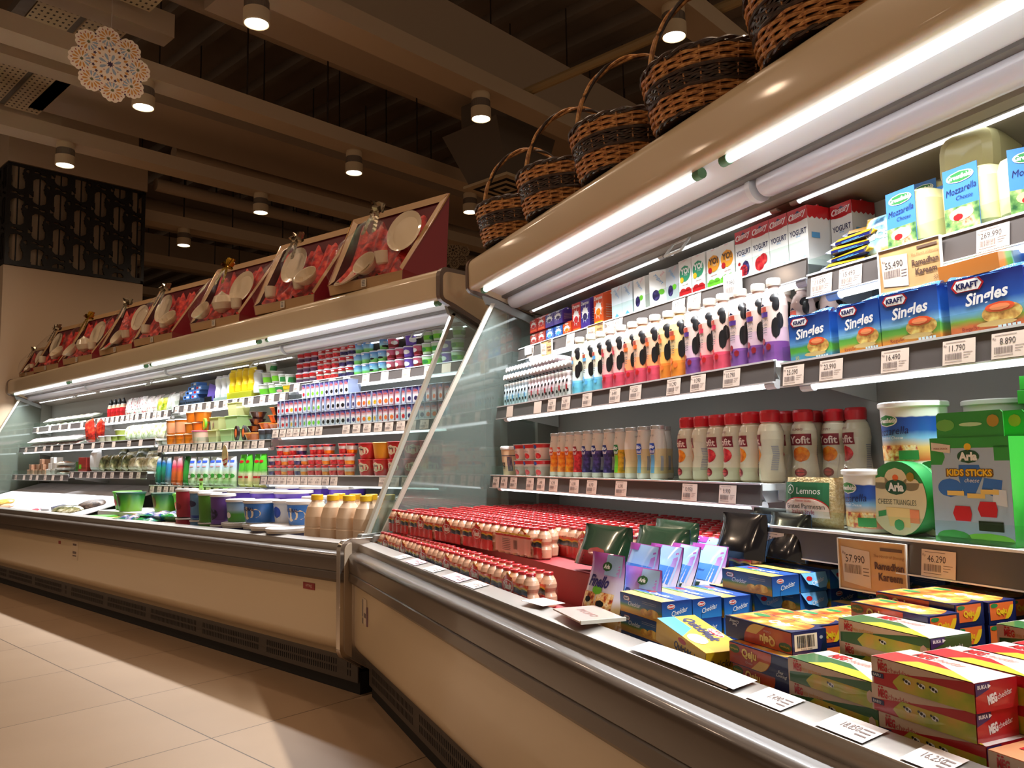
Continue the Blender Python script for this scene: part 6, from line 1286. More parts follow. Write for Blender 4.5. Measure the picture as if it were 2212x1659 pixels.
def bott(m_, capm, r=.04, h=.17, waist=.85, name='dessert_bottle', label=None):
    q = empty(name, 'x', 'bottle'); b = MB(); pr = [(r*.95, 0), (r, .005), (r, h*.3), (r*waist, h*.46), (r*waist, h*.54), (r, h*.68), (r*.98, h*.9), (r*.7, h*.97), (r*.68, h)]; b.lathe(pr, m_, 16)
    if label: F = cyl(prof_r(pr), .001); b.span(F, h*.12, h*.4, lambda v: -r*2, lambda v: r*2, label, 3, 12)
    b.build('body', q); b = MB(); b.lathe([(r*.74, h*.985), (r*.74, h*1.04), (.001, h*1.045)], capm, 14, cap0=False); b.build('lid', q); return q
yb1 = bott(mat('#e8c21a', .3, coat=.5), mat('#e8d24a', .3)); wb1 = bott(mat('#dfe0e2', .35, coat=.4), LIDW)
for k, x in enumerate((-2.76, -2.66, -2.56, -2.47)): put(yb1, B(x, .93, 1.578+.055), 'bright yellow waisted dessert bottle, %s from the left on the top shelf' % ORD[k])
for k, x in enumerate((-3.02, -2.92, -2.83, -2.41)): put(wb1, B(x, .945, 1.578+.03), 'white waisted dessert bottle beside the yellow ones, %s from the left' % ORD[k])
b = MB(); b.box(-.19, .19, -.045, .05, 0, .054, film_mat('tray_film', '#f2e680', .05, .1, body=.5, base='#dccb3a')); o = b.build('clear_tray', None, bevel=.004); o.matrix_world = B(-2.615, .935, 1.578); tag(o, 'yellow tinted clear tray under the yellow bottles', 'tray')
b = MB(); b.box(-.14, .12, -.045, .05, 0, .029, film_mat('tray_film_w', '#eef2f2', .05, .1, body=.4, base='#d8dcdc')); o = b.build('clear_tray', None, bevel=.004); o.matrix_world = B(-2.91, .945, 1.578); tag(o, 'clear tray under the white bottles', 'tray')
def bx(name, w_, d, h, m_, art=None, cat='box'):
    b = MB(); b.box(-w_/2, w_/2, 0, d, 0, h, m_)
    if art: art(b, flat(0), w_, h)
    o = b.build(name, None, smooth=0, bevel=.0015); o['category'] = cat; o['label'] = 'x'; return o
blp = bx('blue_dessert_pack', .12, .09, .034, mat('#4a7ac0', .35, coat=.4), lambda b, F, w_, h: (b.oval(F, -w_*.2, h*.5, w_*.14, h*.3, BLK), b.rect(F, w_*.05, w_*.4, h*.3, h*.7, WHT)), 'pack')
rdp = bx('blue_dessert_pack', .11, .09, .034, mat('#5a82c4', .35, coat=.4), lambda b, F, w_, h: (b.oval(F, -w_*.2, h*.5, w_*.18, h*.3, RED), b.rect(F, w_*.1, w_*.4, h*.3, h*.7, WHT)), 'pack'); drk = bx('dark_dessert_pack', .12, .09, .05, mat('#3a4660', .35, coat=.5), lambda b, F, w_, h: [b.oval(F, w_*(-.36+.24*k), h*.45, w_*.09, h*.2, BLK) for k in range(4)], 'pack')
for k, (p, x, z) in enumerate(((drk, -3.62, 0), (drk, -3.49, 0), (drk, -3.36, 0), (blp, -3.55, .0505), (rdp, -3.41, .0505), (blp, -3.50, .085), (rdp, -3.37, .085), (blp, -3.46, .1195), (rdp, -3.33, .1195), (blp, -3.42, .154))): put(p, B(x, .91, 1.578+z, (k*7) % 9-4), 'blue printed dessert pack in the pile left of the white bottles, %s of ten' % ORD[k])
o = bx('purple_bag', .09, .03, .13, mat('#5a4a9a', .25, coat=.7), None, 'bag'); o.matrix_world = B(-3.14, .92, 1.60, 10) @ RY(14); o['label'] = 'purple bag leaning between the blue packs and the white bottles'
o = bx('dark_tub', .10, .08, .05, BLK, None, 'box'); o.matrix_world = B(-3.17, .91, 1.578, 0); o['label'] = 'short black pack under the purple bag'
# squeeze bottles, cellophane packs, wrapped trays further left
sq = empty('squeeze_bottle', 'x', 'bottle'); b = MB(); b.lathe([(.030, 0), (.034, .01), (.034, .09), (.026, .12), (.02, .13)], mat('#d8b898', .35, coat=.4), 14, mats=[YEL, RED, mat('#d8a88a', .4), CUPW]); F = cyl(lambda z: .034, .001); b.oval(F, 0, .06, .018, .02, STRAW, 6, 4); b.build('body', sq); b = MB(); b.lathe([(.024, .128), (.020, .150), (.006, .185), (.001, .186)], BLK, 14); b.build('nozzle_cap', sq)
for k in range(4): put(sq, B(-5.27+.105*k, .94, 1.553, 9*k), 'squeeze bottle with pointed black cap on the top shelf, %s from the left' % ORD[k])
SNK2 = noise_mat('deli_pack', [(.3, '#1d1a20'), (.4, '#e8e2de'), (.52, '#f2eeea'), (.62, '#c0303a'), (.72, '#e6dcd0'), (.8, '#d8b86a')], 26, .25, coat=.6); SNK3 = noise_mat('deli_pack_pink', [(.3, '#b8505a'), (.45, '#ece0dc'), (.6, '#f0e6e0'), (.75, '#c87a7a')], 30, .25, coat=.6); SNK4 = noise_mat('deli_pack_white', [(.3, '#b9b2a0'), (.45, '#e6e4dc'), (.62, '#eeece6'), (.8, '#c2c49a')], 22, .25, coat=.6)
def sachet(m_, w_, h, t=.022, name='deli_pack', cat='pack'):
    r = None; b = MB(); S_ = lambda s: (lambda u, v: (u*w_/2, -s*(t*max(0, 1-abs(u)**4)**.7*max(0, 1-abs(2*v-1)**4)**.7+.001), v*h)); b.grid(S_(1), 8, 8, m_, -1, 1, 0, 1); b.grid(lambda u, v: S_(-1)(-u, v), 8, 8, m_, -1, 1, 0, 1)
    o = b.build(name, None); o['category'] = cat; o['label'] = 'x'; return o
p1 = sachet(SNK2, .15, .17); p2 = sachet(SNK3, .15, .16); p3 = sachet(SNK4, .16, .15); p4 = sachet(noise_mat('lime_pack', [(.35, '#5a7a1c'), (.5, '#d8cf3a'), (.7, '#e8e6c0')], 22, .3), .10, .13)
for k, (p, x) in enumerate(((p1, -4.83), (p1, -4.71), (p1, -4.60), (p1, -4.50), (p2, -4.36), (p2, -4.24), (p4, -4.12), (p4, -4.03), (p3, -3.92), (p3, -3.84))):
    put(p, B(x, .93+.01*(k % 3), 1.553, (k*17) % 20-10) @ RX(-8), 'upright cellophane deli pack on the far top shelf, %s from the left' % ORD[k])
    put(p3 if k % 2 else p2, B(x+.03, 1.0, 1.553+.02, (k*11) % 16-8) @ RX(-12), 'deli pack leaning behind the %s upright one on the far top shelf' % ORD[k])
def deli_tray(food, name='deli_tray'):
    r = empty(name, 'x', 'food tray'); b = MB(); wt = mat('#e4e2da', .5); b.hexa([(-.075,-.05,0),(.075,-.05,0),(.075,.05,0),(-.075,.05,0),(-.09,-.062,.022),(.09,-.062,.022),(.09,.062,.022),(-.09,.062,.022)], wt); b.build('tray', r, bevel=.003)
    b = MB(); b.grid(lambda u, v: (u*.08, v*.052, .02+.024*max(0, 1-abs(u)**3)*max(0, 1-abs(v)**3)*(.75+.25*sin(u*13+2)*cos(v*9))), 12, 8, food, -1, 1, -1, 1); b.build('contents', r)
    b = MB(); b.grid(lambda u, v: (u*.089, v*.061, .0235+.026*max(0, 1-abs(u)**5)*max(0, 1-abs(v)**5)), 10, 8, WFILM, -1, 1, -1, 1); b.build('film', r); return r
FW = noise_mat('deli_white', [(.3, '#c9b89a'), (.5, '#e8e0cc'), (.65, '#f2ecdc'), (.8, '#b8c08a')], 40, .4, coat=.4); FR = noise_mat('deli_meat', [(.3, '#8a4038'), (.45, '#c88a86'), (.6, '#dcc0c4'), (.75, '#a87a9a')], 45, .35, coat=.5); FB = noise_mat('deli_brown', [(.3, '#7a4a2c'), (.5, '#b07a50'), (.7, '#d8b088')], 45, .5)
tw, tm = deli_tray(FW), deli_tray(FR)
for j in range(2):
    for k in range(8): put(tw, B(-7.05+.19*k, .95, 1.536+.05*j, (k*7+j*5) % 9-4) @ RX(18), 'white wrapped food tray on the far top shelf, %s layer, %s from the left' % (['lower', 'upper'][j], ORD[k]))
for j in range(2):
    for k in range(8): put(tm, B(-7.12+.19*k, .82, 1.303+.05*j, (k*5+j*7) % 9-4) @ RX(20), 'wrapped tray of sliced meat on the middle far shelf, %s layer, %s from the left' % (['lower', 'upper'][j], ORD[k]))
RBAG = noise_mat('red_deli_bag', [(.35, '#5a1210'), (.5, '#b3281c'), (.65, '#c8502c'), (.8, '#8a1c1c')], 22, .2, coat=.8); rb = sachet(RBAG, .14, .24, .035, 'sauce_bag', 'bag')
put(rb, B(-5.42, .82, 1.303, 10) @ RY(-12), 'glossy dark red sauce bag, left of the pair hanging over the tubs'); put(rb, B(-5.26, .84, 1.32, -8) @ RY(8) @ SC(.7, 1, .9), 'narrow glossy dark red sauce bag, right of the pair')
tub = cup('salad_tub', .05, .058, .06, mat('#dcd6cc', .4), [(.1, .7, mat('#cdbba8', .5))], LIDW, cat='tub', n=18); tub2 = cup('salad_tub', .052, .06, .055, mat('#9aa44a', .4, coat=.3), [], mat('#dfe4e0', .3), cat='tub', n=18)
for k, (p, x) in enumerate(((tub, -5.08), (tub, -4.93), (tub2, -4.77), (tub2, -4.62))): put(p, B(x, .82, 1.303), 'round salad tub right of the red bags, %s from the left' % ORD[k])
put(tub2, B(-4.73, .84, 1.359), 'green salad tub stacked on top of the others'); LET = noise_mat('salad_bag', [(.3, '#6a8a3a'), (.48, '#c8cfa0'), (.6, '#eceade'), (.75, '#d8c49a')], 24, .25, coat=.7); lb_ = sachet(LET, .17, .15, .04, 'salad_bag', 'bag')
for k in range(6): put(lb_, B(-4.58+.135*k, .84+.01*(k % 2), 1.303, (k*13) % 20-10) @ RX(-14), 'clear salad bag with pale green leaves, %s from the left' % ORD[k])
# second far shelf: boxes, vegetables in bags
tb = deli_tray(FB); SHB = noise_mat('brown_deli', [(.3, '#8a6048'), (.6, '#b58a6a'), (.8, '#caa88a')], 14, .5)
bb = bx('brown_deli_box', .10, .09, .055, SHB); wbx = bx('white_deli_box', .13, .09, .06, mat('#e8e4de', .5))
for k, (p, x, z) in enumerate(((bb, -7.02, 0), (bb, -6.90, 0), (bb, -6.76, 0), (bb, -6.62, 0), (bb, -6.50, 0), (bb, -6.95, .056), (bb, -6.70, .056), (bb, -6.56, .056), (bb, -6.60, .112), (wbx, -6.36, 0), (wbx, -6.22, 0), (wbx, -6.30, .061), (wbx, -6.16, .061), (wbx, -6.24, .122))): put(p, B(x, .72, .9905+z, (k*7) % 7-3), '%s box in the stepped pile at far left, lowest shelf, %s of the pile' % ('brown' if p is bb else 'white', ORD[k]))
for k in range(3): put(tb, B(-6.02+.0*k, .78, .991+.05*k, 4*k), 'wrapped brown food tray beside the white boxes, %s from the bottom' % ORD[k])
o = bx('red_food_box', .17, .10, .14, mat('#8a2a22', .3, coat=.5), lambda b, F, w_, h: b.rect(F, -w_*.4, -w_*.1, h*.2, h*.5, LIME)); o.matrix_world = B(-5.40, .73, 1.021, 4); o['label'] = 'dark red food box at the left end of the vegetable shelf'
o = bx('green_food_box', .09, .08, .10, mat('#3a5a2a', .3, coat=.5)); o.matrix_world = B(-5.55, .74, 1.021, 4); o['label'] = 'small dark green box left of the dark red food box'
wbg = sachet(mat('#e9e7e6', .3, coat=.5), .17, .21, .05, 'white_bag', 'bag'); put(wbg, B(-5.18, .79, 1.021, 6), 'plump white bag between the dark red box and the vegetables')
VEG = noise_mat('veg_bag', [(.28, '#16180e'), (.42, '#4a5030'), (.55, '#8a8258'), (.68, '#d8d2b8'), (.8, '#5a2420')], 16, .25, coat=.7); VEG2 = noise_mat('veg_bag_pale', [(.3, '#5a5636'), (.45, '#c8b890'), (.6, '#e8e0cc'), (.75, '#a89a60')], 18, .3, coat=.7)
vg = sachet(VEG, .16, .16, .045, 'vegetable_bag', 'bag'); vg2 = sachet(VEG2, .16, .13, .045, 'vegetable_bag', 'bag')
for k, (p, x, z) in enumerate(((vg, -4.98, 0), (vg, -4.85, 0), (vg, -4.72, 0), (vg, -4.57, 0), (vg, -4.44, 0), (vg2, -4.28, 0), (vg2, -4.14, 0), (vg2, -3.98, 0), (vg2, -3.86, 0))): put(p, B(x, .77+.015*(k % 2), 1.021+z, (k*13) % 24-12) @ RX(-12), 'clear bag of leafy vegetables, %s from the left on its shelf' % ORD[k])
for k, x in enumerate((-4.78, -4.55, -4.32, -4.1)): put(vg2 if k % 2 else vg, B(x, .86, 1.021+.06, (k*17) % 20-10) @ RX(-14), 'clear vegetable bag heaped behind the front ones, %s from the left' % ORD[k])
# middle shelf, second unit: jelly tubs and bowls
JO = mat('#d8741c', .2, coat=.8); JL = mat('#e0c8a8', .35, coat=.4); j1 = cup('jelly_cup', .060, .070, .125, JO, [(.1, .8, mat('#e29a70', .4))], mat('#ece8e4', .3), cat='cup', n=20); j2 = cup('jelly_cup', .060, .068, .085, JO, [], mat('#e8c8a0', .25, coat=.6), cat='cup', n=20); j3 = cup('jelly_cup', .060, .070, .10, mat('#dcb8a4', .35, coat=.4), [(.0, .5, mat('#c8b4a0', .4))], mat('#b84a6a', .35), cat='cup', n=20)
for k, (p, x, z) in enumerate(((j2, -3.60, 0), (j2, -3.44, 0), (j2, -3.28, 0), (j1, -3.60, .087), (j1, -3.44, .087), (j2, -3.26, .087), (j2, -3.13, .087), (j2, -3.24, .174), (j2, -3.10, .174))): put(p, B(x, .84, 1.241+z), 'orange jelly cup at the left of its shelf, %s of the pile' % ORD[k])
put(j3, B(-3.10, .83, 1.241) @ SC(1.05, 1, 1.05) if False else B(-3.04, .80, 1.241), 'pale cup with a pink lid right of the orange jelly cups')
def disc(name, m_, lab, x, z, r=.045, m2=None, y=.80):
    b = MB(); b.T = RX(90); b.lathe([(r, -.008), (r, .008)], m_, 24, sx=.8); b.T = None
    if m2: b.oval(lambda u, v: (u, -.0088, v), 0, 0, r*.45, r*.6, m2)
    o = b.build(name); o.matrix_world = B(x, y, z, -10); tag(o, lab, 'lid')
disc('lime_disc', LIME, 'lime green round lid standing on the orange jelly cups', -3.02, 1.241+.155, .047, YEL, .82); disc('brown_disc', mat('#7a5a4a', .4), 'brown round lid right of the lime green one', -2.88, 1.241+.155, .045, RED, .82)
CY = film_mat('pale_yellow_box', '#e6e6a8', .06, .2, body=.6, base='#d8d69a'); CG = film_mat('pale_green_box', '#cfe2a8', .06, .2, body=.65, base='#b8cf92')
def cbx(m_, w_, d, h, name='food_container'):
    b = MB(); b.hexa([(-w_*.44,d*.06,0),(w_*.44,d*.06,0),(w_*.44,d*.94,0),(-w_*.44,d*.94,0),(-w_/2,0,h*.92),(w_/2,0,h*.92),(w_/2,d,h*.92),(-w_/2,d,h*.92)], m_); b.box(-w_*.53, w_*.53, -d*.03, d*1.03, h*.92, h, m_); o = b.build(name, None, smooth=0, bevel=.003); o['label'] = 'x'; o['category'] = 'container'; return o
cy1 = cbx(CY, .14, .12, .10); cg1 = cbx(CG, .19, .13, .10)
for k, (p, x, z) in enumerate(((cy1, -2.86, 0), (cy1, -2.84, .101), (cg1, -2.66, 0), (cg1, -2.48, 0), (cg1, -2.60, .101), (cy1, -2.60, .202))): put(p, B(x, .80+.005*k, 1.241+z), '%s clear food container, %s of the pile in the middle shelf' % ('pale yellow' if p is cy1 else 'pale green', ORD[k]))
bowl = cup('dessert_bowl', .040, .062, .05, mat('#3a1612', .25, coat=.7), [], mat('#2a100e', .3), cat='bowl', n=18, lid_h=.004); obw = cup('dessert_bowl', .045, .068, .055, mat('#d8641a', .25, coat=.7), [], mat('#e07a2a', .3), cat='bowl', n=18, lid_h=.004); blk_ = cup('dessert_bowl', .040, .050, .06, mat('#0e0c10', .2, coat=.8), [], BLK, cat='bowl', n=18, lid_h=.004)
for k, (p, x, z, y) in enumerate(((blk_, -2.30, 0, .86), (bowl, -2.30, .061, .86), (bowl, -2.28, .112, .86), (bowl, -2.27, .163, .86), (obw, -2.22, .0, .80) , (obw, -2.12, .07, .86), (obw, -2.02, .06, .88), (blk_, -1.98, .115, .88), (blk_, -1.98, .176, .88), (obw, -2.06, .125, .90), (obw, -2.04, .18, .90))): put(p, B(x, y, 1.241+z), '%s dessert bowl in the pile left of the printed pots, %s one' % ({id(bowl): 'dark brown', id(obw): 'orange', id(blk_): 'black'}[id(p)], ORD[k]))
disc('black_disc', mat('#1a1210', .3, coat=.6), 'black oval lid leaning before the brown bowls, left one', -2.40, 1.241+.06, .055, ORG, .765); disc('black_disc', mat('#1a1210', .3, coat=.6), 'black oval lid leaning before the brown bowls, right one', -2.31, 1.241+.06, .055, ORG, .775)
gl = cup('silver_rimmed_cup', .030, .038, .075, mat('#6a7484', .35, coat=.5), [(.5, .9, mat('#3a3438', .4))], GREY, n=14)
for k in range(3): put(gl, B(-2.06+.085*k, .79, 1.241), 'small grey cup with silver rim below the orange bowls, %s from the left' % ORD[k])
# printed multipack pots, corner unit
PG = grad_mat('pot_print', [(0, '#9aa0b0'), (.18, '#d0ccd4'), (.5, '#dcd6da'), (.62, '#c8a4a8'), (.8, '#8a5a78'), (1, '#28306e')], 0, .098, noise=.01, coat=.3)
def pot(fr, side, h=.098, w_=.049):
    b = MB(); d = .10; s = mat(side, .4, coat=.3); b.hexa([(-w_*.44,0,0),(w_*.44,0,0),(w_*.44,d,0),(-w_*.44,d,0),(-w_*.47,0,h-.003),(w_*.47,0,h-.003),(w_*.47,d,h-.003),(-w_*.47,d,h-.003)], s); b.box(-w_*.5, w_*.5, -.003, d+.003, h-.003, h, mat('#a9b2c6', .3)); F = flat(0)
    b.span(F, .004, h-.006, lambda v: -w_*(.43), lambda v: w_*.38, PG, 6, 1); F2 = off(F, .0004); b.poly(F2, [(-w_*.1, h-.006), (w_*.38, h-.006), (w_*.38, h*.72)], mat('#20286a', .4)); b.oval(F2, -w_*.02, h*.72, w_*.28, h*.05, mat('#b0504a', .4), 5); b.oval(F2, w_*.05, h*.28, w_*.28, h*.14, fr, 6)
    o = b.build('yogurt_pot', None, smooth=0, bevel=.0015); o['label'] = 'x'; o['category'] = 'pot'; return o
pS = pot(STRAW, '#8f97ac'); pY = pot(YFRUIT, '#8f97ac'); pG = pot(LIME, '#97a2ba'); pK = pot(BLK, '#8f9ab8'); pB = pot(BERRY, '#8590b4'); pR = pot(ORG, '#a06070')
pc_ = [pS, pS, pS, pY, pS, pS, pG, pG, pG, pG, pK, pK, pK, pK, pK, pB, pB, pR, pR, pY, pY, pR, pR, pR, pS, pS, pB, pB, pB, pR, pR, pR, pS]
gp_ = 'printed yogurt pots with grey sides'
rows(pc_, -1.84, .0542, .775, 1.3085, .0985, 2, 'printed yogurt pot', gp_, jit=.002)
for k in (5, 6, 7, 8, 9, 10, 11, 12, 13, 14): put(pc_[k], B(-1.84+.0542*k, .80, 1.3085+.197, 0), 'printed yogurt pot, top layer, %s column from the left' % NTH[k], gp_)
# red topped cups, lower shelf of the corner unit
RT = cup('fruit_yogurt_cup', .030, .039, .066, CUPW, [(.78, .98, RED), (.08, .5, STRAW)], RED, oval=(.84, .4, .08, NAVY), lid_h=.003); RO = cup('fruit_yogurt_cup', .030, .039, .066, CUPW, [(.78, .98, RED), (.08, .4, OFRUIT)], RED, oval=(.84, .4, .08, NAVY), lid_h=.003); RB = cup('fruit_yogurt_cup', .030, .039, .066, CUPW, [(.78, .98, RED), (.08, .45, BERRY)], RED, oval=(.84, .4, .08, NAVY), lid_h=.003)
cc = [RB, RT, RO, RT, RB, RO, RT, RT, RO, RT, RT, RO]
rows(cc, -1.84, .0805, .74, .9905, .0665, 2, 'red topped fruit yogurt cup', 'red topped fruit yogurt cups')
for k in (1, 2, 3, 4, 6, 7, 8, 10, 11): put(cc[k], B(-1.84+.0805*k, .755, .9905+.133, 9*k), 'red topped fruit yogurt cup, top layer, %s column from the left' % ORD[k], 'red topped fruit yogurt cups')
put(cup('fruit_yogurt_cup', .036, .045, .075, LIDW, [], LIDW), B(-1.40, .93, .9905, 0), 'pale cup standing in the back row behind the red topped cups')
DU = cup('dessert_tub', .054, .066, .098, RED, [(.15, .9, RED)], RED, oval=(.52, .95, .30, CRM), word='Duo', wm=BLK, n=22, lid_h=.004, cat='tub'); DY = cup('dessert_tub', .054, .066, .098, mat('#d88a1c', .35, coat=.5), [], mat('#d8b06a', .3), n=22, lid_h=.004, cat='tub')
for k, (p, x, z) in enumerate(((DU, -.80, 0), (DU, -.66, 0), (DU, -.52, 0), (DU, -.80, .099), (DY, -.66, .099), (DU, -.52, .099))): put(p, B(x, .77, .9905+z, 0), '%s dessert tub between the red topped cups and the corner, %s of six' % ('orange' if p is DY else 'red', ORD[k]))
for k in range(3):
    for j in range(2): put(DU if k < 2 else RT, B(-.38+.145*k, .77, .9905+.099*j, 40), 'red dessert tub near the glass end, %s column, %s layer' % (ORD[k], TN[j]))
# pouches, second unit lower shelf
def tall(m_, w_=.085, h=.235, t=.03, art=None):
    b = MB(); S_ = lambda s, e=0: (lambda u, v: (u*w_/2*(1-.12*v**3), -s*(t*max(0, 1-abs(u)**3)**.6*max(0, 1-v**3)**.8*min(1, v*8+.3)+.001+e), v*h)); b.grid(S_(1), 8, 10, m_, -1, 1, 0, 1); b.grid(lambda u, v: S_(-1)(-u, v), 8, 10, m_, -1, 1, 0, 1)
    if art: art(b, lambda e: (lambda u, v: S_(1, e)(u/(w_/2), v/h)), w_, h)
    o = b.build('drink_pouch', None); o['label'] = 'x'; o['category'] = 'pouch'; return o
def gm(name, st, h=.235): return grad_mat(name, st, 0, h, rough=.25, coat=.7, noise=.02)
t1 = tall(gm('teal_p', [(0, '#0f2c40'), (.35, '#14604a'), (.65, '#1f8a6a'), (.85, '#1f6ab0'), (1, '#e0e8f0')])); t2 = tall(gm('orange_p', [(0, '#b8501c'), (.5, '#d8662c'), (.7, '#d83a5a'), (1, '#e8c0cc')]), .09); t3 = tall(gm('green_p', [(0, '#1f6a2c'), (.5, '#2f9a3a'), (1, '#1c5a2a')]), .09); t3b = tall(gm('blue_p', [(0, '#7a5a2c'), (.4, '#2c7a9a'), (.8, '#3a8ad0'), (1, '#e0e8f0')]))
def coco(b, P, w_, h): b.oval(P(.001), -w_*.1, h*.33, w_*.26, h*.085, mat('#8a4a2c', .4), 6, 4); b.oval(P(.0016), -w_*.1, h*.33, w_*.20, h*.062, WHT, 6, 4); b.oval(P(.001), w_*.26, h*.36, w_*.2, h*.075, mat('#3a8a3a', .4), 6, 4); b.rect(P(.001), -w_*.32, w_*.35, h*.80, h*.88, mat('#3a5ad0', .4), 4, 1); b.rect(P(.001), -w_*.2, w_*.3, h*.66, h*.69, PINK, 4, 1)
t4 = tall(gm('coco_p', [(0, '#b8c8a0'), (.3, '#c8d8b4'), (.5, '#dce2d8'), (.7, '#c0ccf0'), (1, '#e4e6f2')]), .115, .225, art=coco); t5 = tall(gm('lime_p', [(0, '#a8b81c'), (.2, '#d8c88a'), (.45, '#e0e0b8'), (.55, '#5ac03a'), (1, '#4ab82c')]), .10, .235, art=lambda b, P, w_, h: (b.oval(P(.001), 0, h*.78, w_*.3, h*.05, RED, 5, 4), b.rect(P(.001), -w_*.3, w_*.3, h*.28, h*.34, RED, 4, 1)))
pl = [(t1, -3.66), (t1, -3.57), (t3b, -3.47), (t2, -3.37), (t2, -3.27), (t3, -3.16), (t4, -3.04), (t4, -2.94), (t4, -2.83), (t4, -2.72), (t4, -2.61), (t4, -2.50), (t4, -2.40), (t5, -2.27), (t5, -2.17), (t5, -2.06), (t5, -1.98)]
cn = {id(t1): 'teal', id(t2): 'pink and orange', id(t3): 'dark green', id(t3b): 'blue', id(t4): 'white coconut', id(t5): 'lime green'}
for k, (p, x) in enumerate(pl): put(p, B(x, .745+.008*(k % 2), .906, (k*7) % 12-6), '%s drink pouch, %s from the left in the row of upright pouches' % (cn[id(p)], NTH[k]))
# hanging oval price and small tag
b = MB(); b.T = RX(90); b.lathe([(.055, -.002), (.055, .002)], noise_mat('oval_sign', [(.4, '#a8805a'), (.6, '#c8a078'), (.8, '#d0b0a0')], 12, .5), 30, sy=1.45); b.T = None; b.span(lambda u, v: (u, -.0028, v), -.07, -.025, lambda v: -.052*sqrt(max(0, 1-(v/.08)**2)), lambda v: .052*sqrt(max(0, 1-(v/.08)**2)), RED, 6, 2); b.text(lambda u, v: (u, -.0035, v), '16.000', 0, -.045, .022, WHT, bold=.03)
o = b.build('oval_price_sign'); o.matrix_world = B(-2.48, .715, 1.135, -6) @ RY(-10); tag(o, 'oval price sign with a red band hanging over the coconut pouches', 'sign')
b = MB(); b.box(-.03, .03, 0, .001, 0, .07, mat('#dcd2cc', .5)); b.rect(flat(0), -.03, .03, .055, .07, RED); b.rect(flat(0), -.02, .01, .02, .04, INKL); o = b.build('small_price_card', None, smooth=0); o.matrix_world = B(-2.76, .672, .895); tag(o, 'small white price card with red top edge under the coconut pouches', 'sign')
# ---- tray of the left cases
def tubk(name, r0, r1, h, bodym, bands, lidm, oval=None, word=None, lid_h=.016, wm=None): return cup(name, r0, r1, h, bodym, bands, lidm, cat='tub', oval=oval, word=word, n=26, lid_h=lid_h, wm=wm)
WL = mat('#dcd6d2', .35, coat=.4)
kR = tubk('yogurt_tub', .062, .070, .185, mat('#9a2434', .35, coat=.4), [(.1, .9, mat('#a02a38', .4))], WL, oval=(.38, .6, .14, DRED), word=' '); kB = tubk('yogurt_tub', .062, .070, .185, mat('#5a86b4', .35, coat=.4), [(.0, .15, BLU)], WL, oval=(.55, .7, .12, NAVY)); kG = tubk('yogurt_tub', .062, .070, .185, mat('#4f8a2c', .35, coat=.4), [], WL); kP = tubk('yogurt_tub', .066, .074, .185, mat('#5a3a80', .35, coat=.4), [(.02, .15, mat('#6a4a9a', .4))], WL, oval=(.35, .7, .2, BERRY))
kC = tubk('yogurt_tub', .072, .082, .135, grad_mat('cow_tub', [(0, '#3a7a2c'), (.4, '#4f9a3a'), (.6, '#9ab8d0'), (1, '#6a90b8')], 0, .12, coat=.3), [], WL, oval=(.3, .3, .14, WHT)); kN = tubk('yogurt_tub', .088, .100, .135, mat('#d9dade', .4, coat=.3), [(.04, .85, mat('#2f6ab4', .35, coat=.3))], WL, oval=(.45, 1.1, .28, CRM), word='NATURAL', wm=NAVY); kW = tubk('yogurt_tub', .088, .100, .135, mat('#cfd6e0', .4, coat=.3), [(.1, .8, mat('#cfd4dc', .4))], WL, oval=(.5, .4, .25, BLU)); kD = tubk('yogurt_tub', .095, .108, .11, mat('#d8cfc0', .4), [(.05, .75, NAVY)], WL, oval=(.4, .4, .25, CRM)); kV = tubk('yogurt_tub', .10, .112, .175, mat('#5a3aa0', .35, coat=.4), [(.6, .9, mat('#6a4ac0', .35))], WL)
DB = .611
front = [(kR, -2.11, .26, .120), (kB, -1.93, .27, .110), (kG, -1.78, .255, .100), (kP, -1.60, .25, .095), (kC, -1.42, .27, .117), (kN, -1.20, .285, .117), (kW, -1.00, .36, .117), (kN, -.82, .34, .117)]
for k, (p, x, y, zz) in enumerate(front):
    put(p, B(x, y, DB+zz-.0), 'tall lidded yogurt tub on the upper layer along the rail, %s from the left' % ORD[k])
    put(kD if k > 3 else p, B(x+.005, y+.0, DB-.0) @ SC(.98, .98, {kR: .62, kB: .58, kG: .53, kP: .5}.get(p, 1.05)), 'lidded yogurt tub on the bottom layer along the rail, %s from the left' % ORD[k])
put(kD, B(-.93, .19, .625), 'wide lidded tub with dark blue print, lowest, just behind the rail'); put(kD, B(-.74, .175, .620), 'wide lidded tub with dark blue print, nearest the milk bottles')
for k, (x, y) in enumerate(((-1.95, .46), (-1.70, .46), (-1.45, .48), (-1.20, .50), (-1.52, .70), (-1.27, .72), (-.98, .74))): put(kV, B(x, y, DB+.14 if k > 3 else DB+.12), 'big purple tub with white lid in the rows behind, %s from the left' % ORD[k])
for k, (x, y) in enumerate(((-.98, .54), (-.75, .56), (-.60, .72), (-.35, .74), (-.12, .75))): put(kW, B(x, y, DB+.13), 'white lidded tub in the back rows beside the milk bottles, %s from the left' % ORD[k])
b = MB(); b.box(-2.1, -.02, .42, 1.0, DB-.001, DB+.115, mat('#b9b9bc', .5)); o = b.build('tray_riser', None, smooth=0); o.matrix_world = MBm; tag(o, 'grey riser under the rear rows of tubs, hidden behind the front tubs', 'riser')
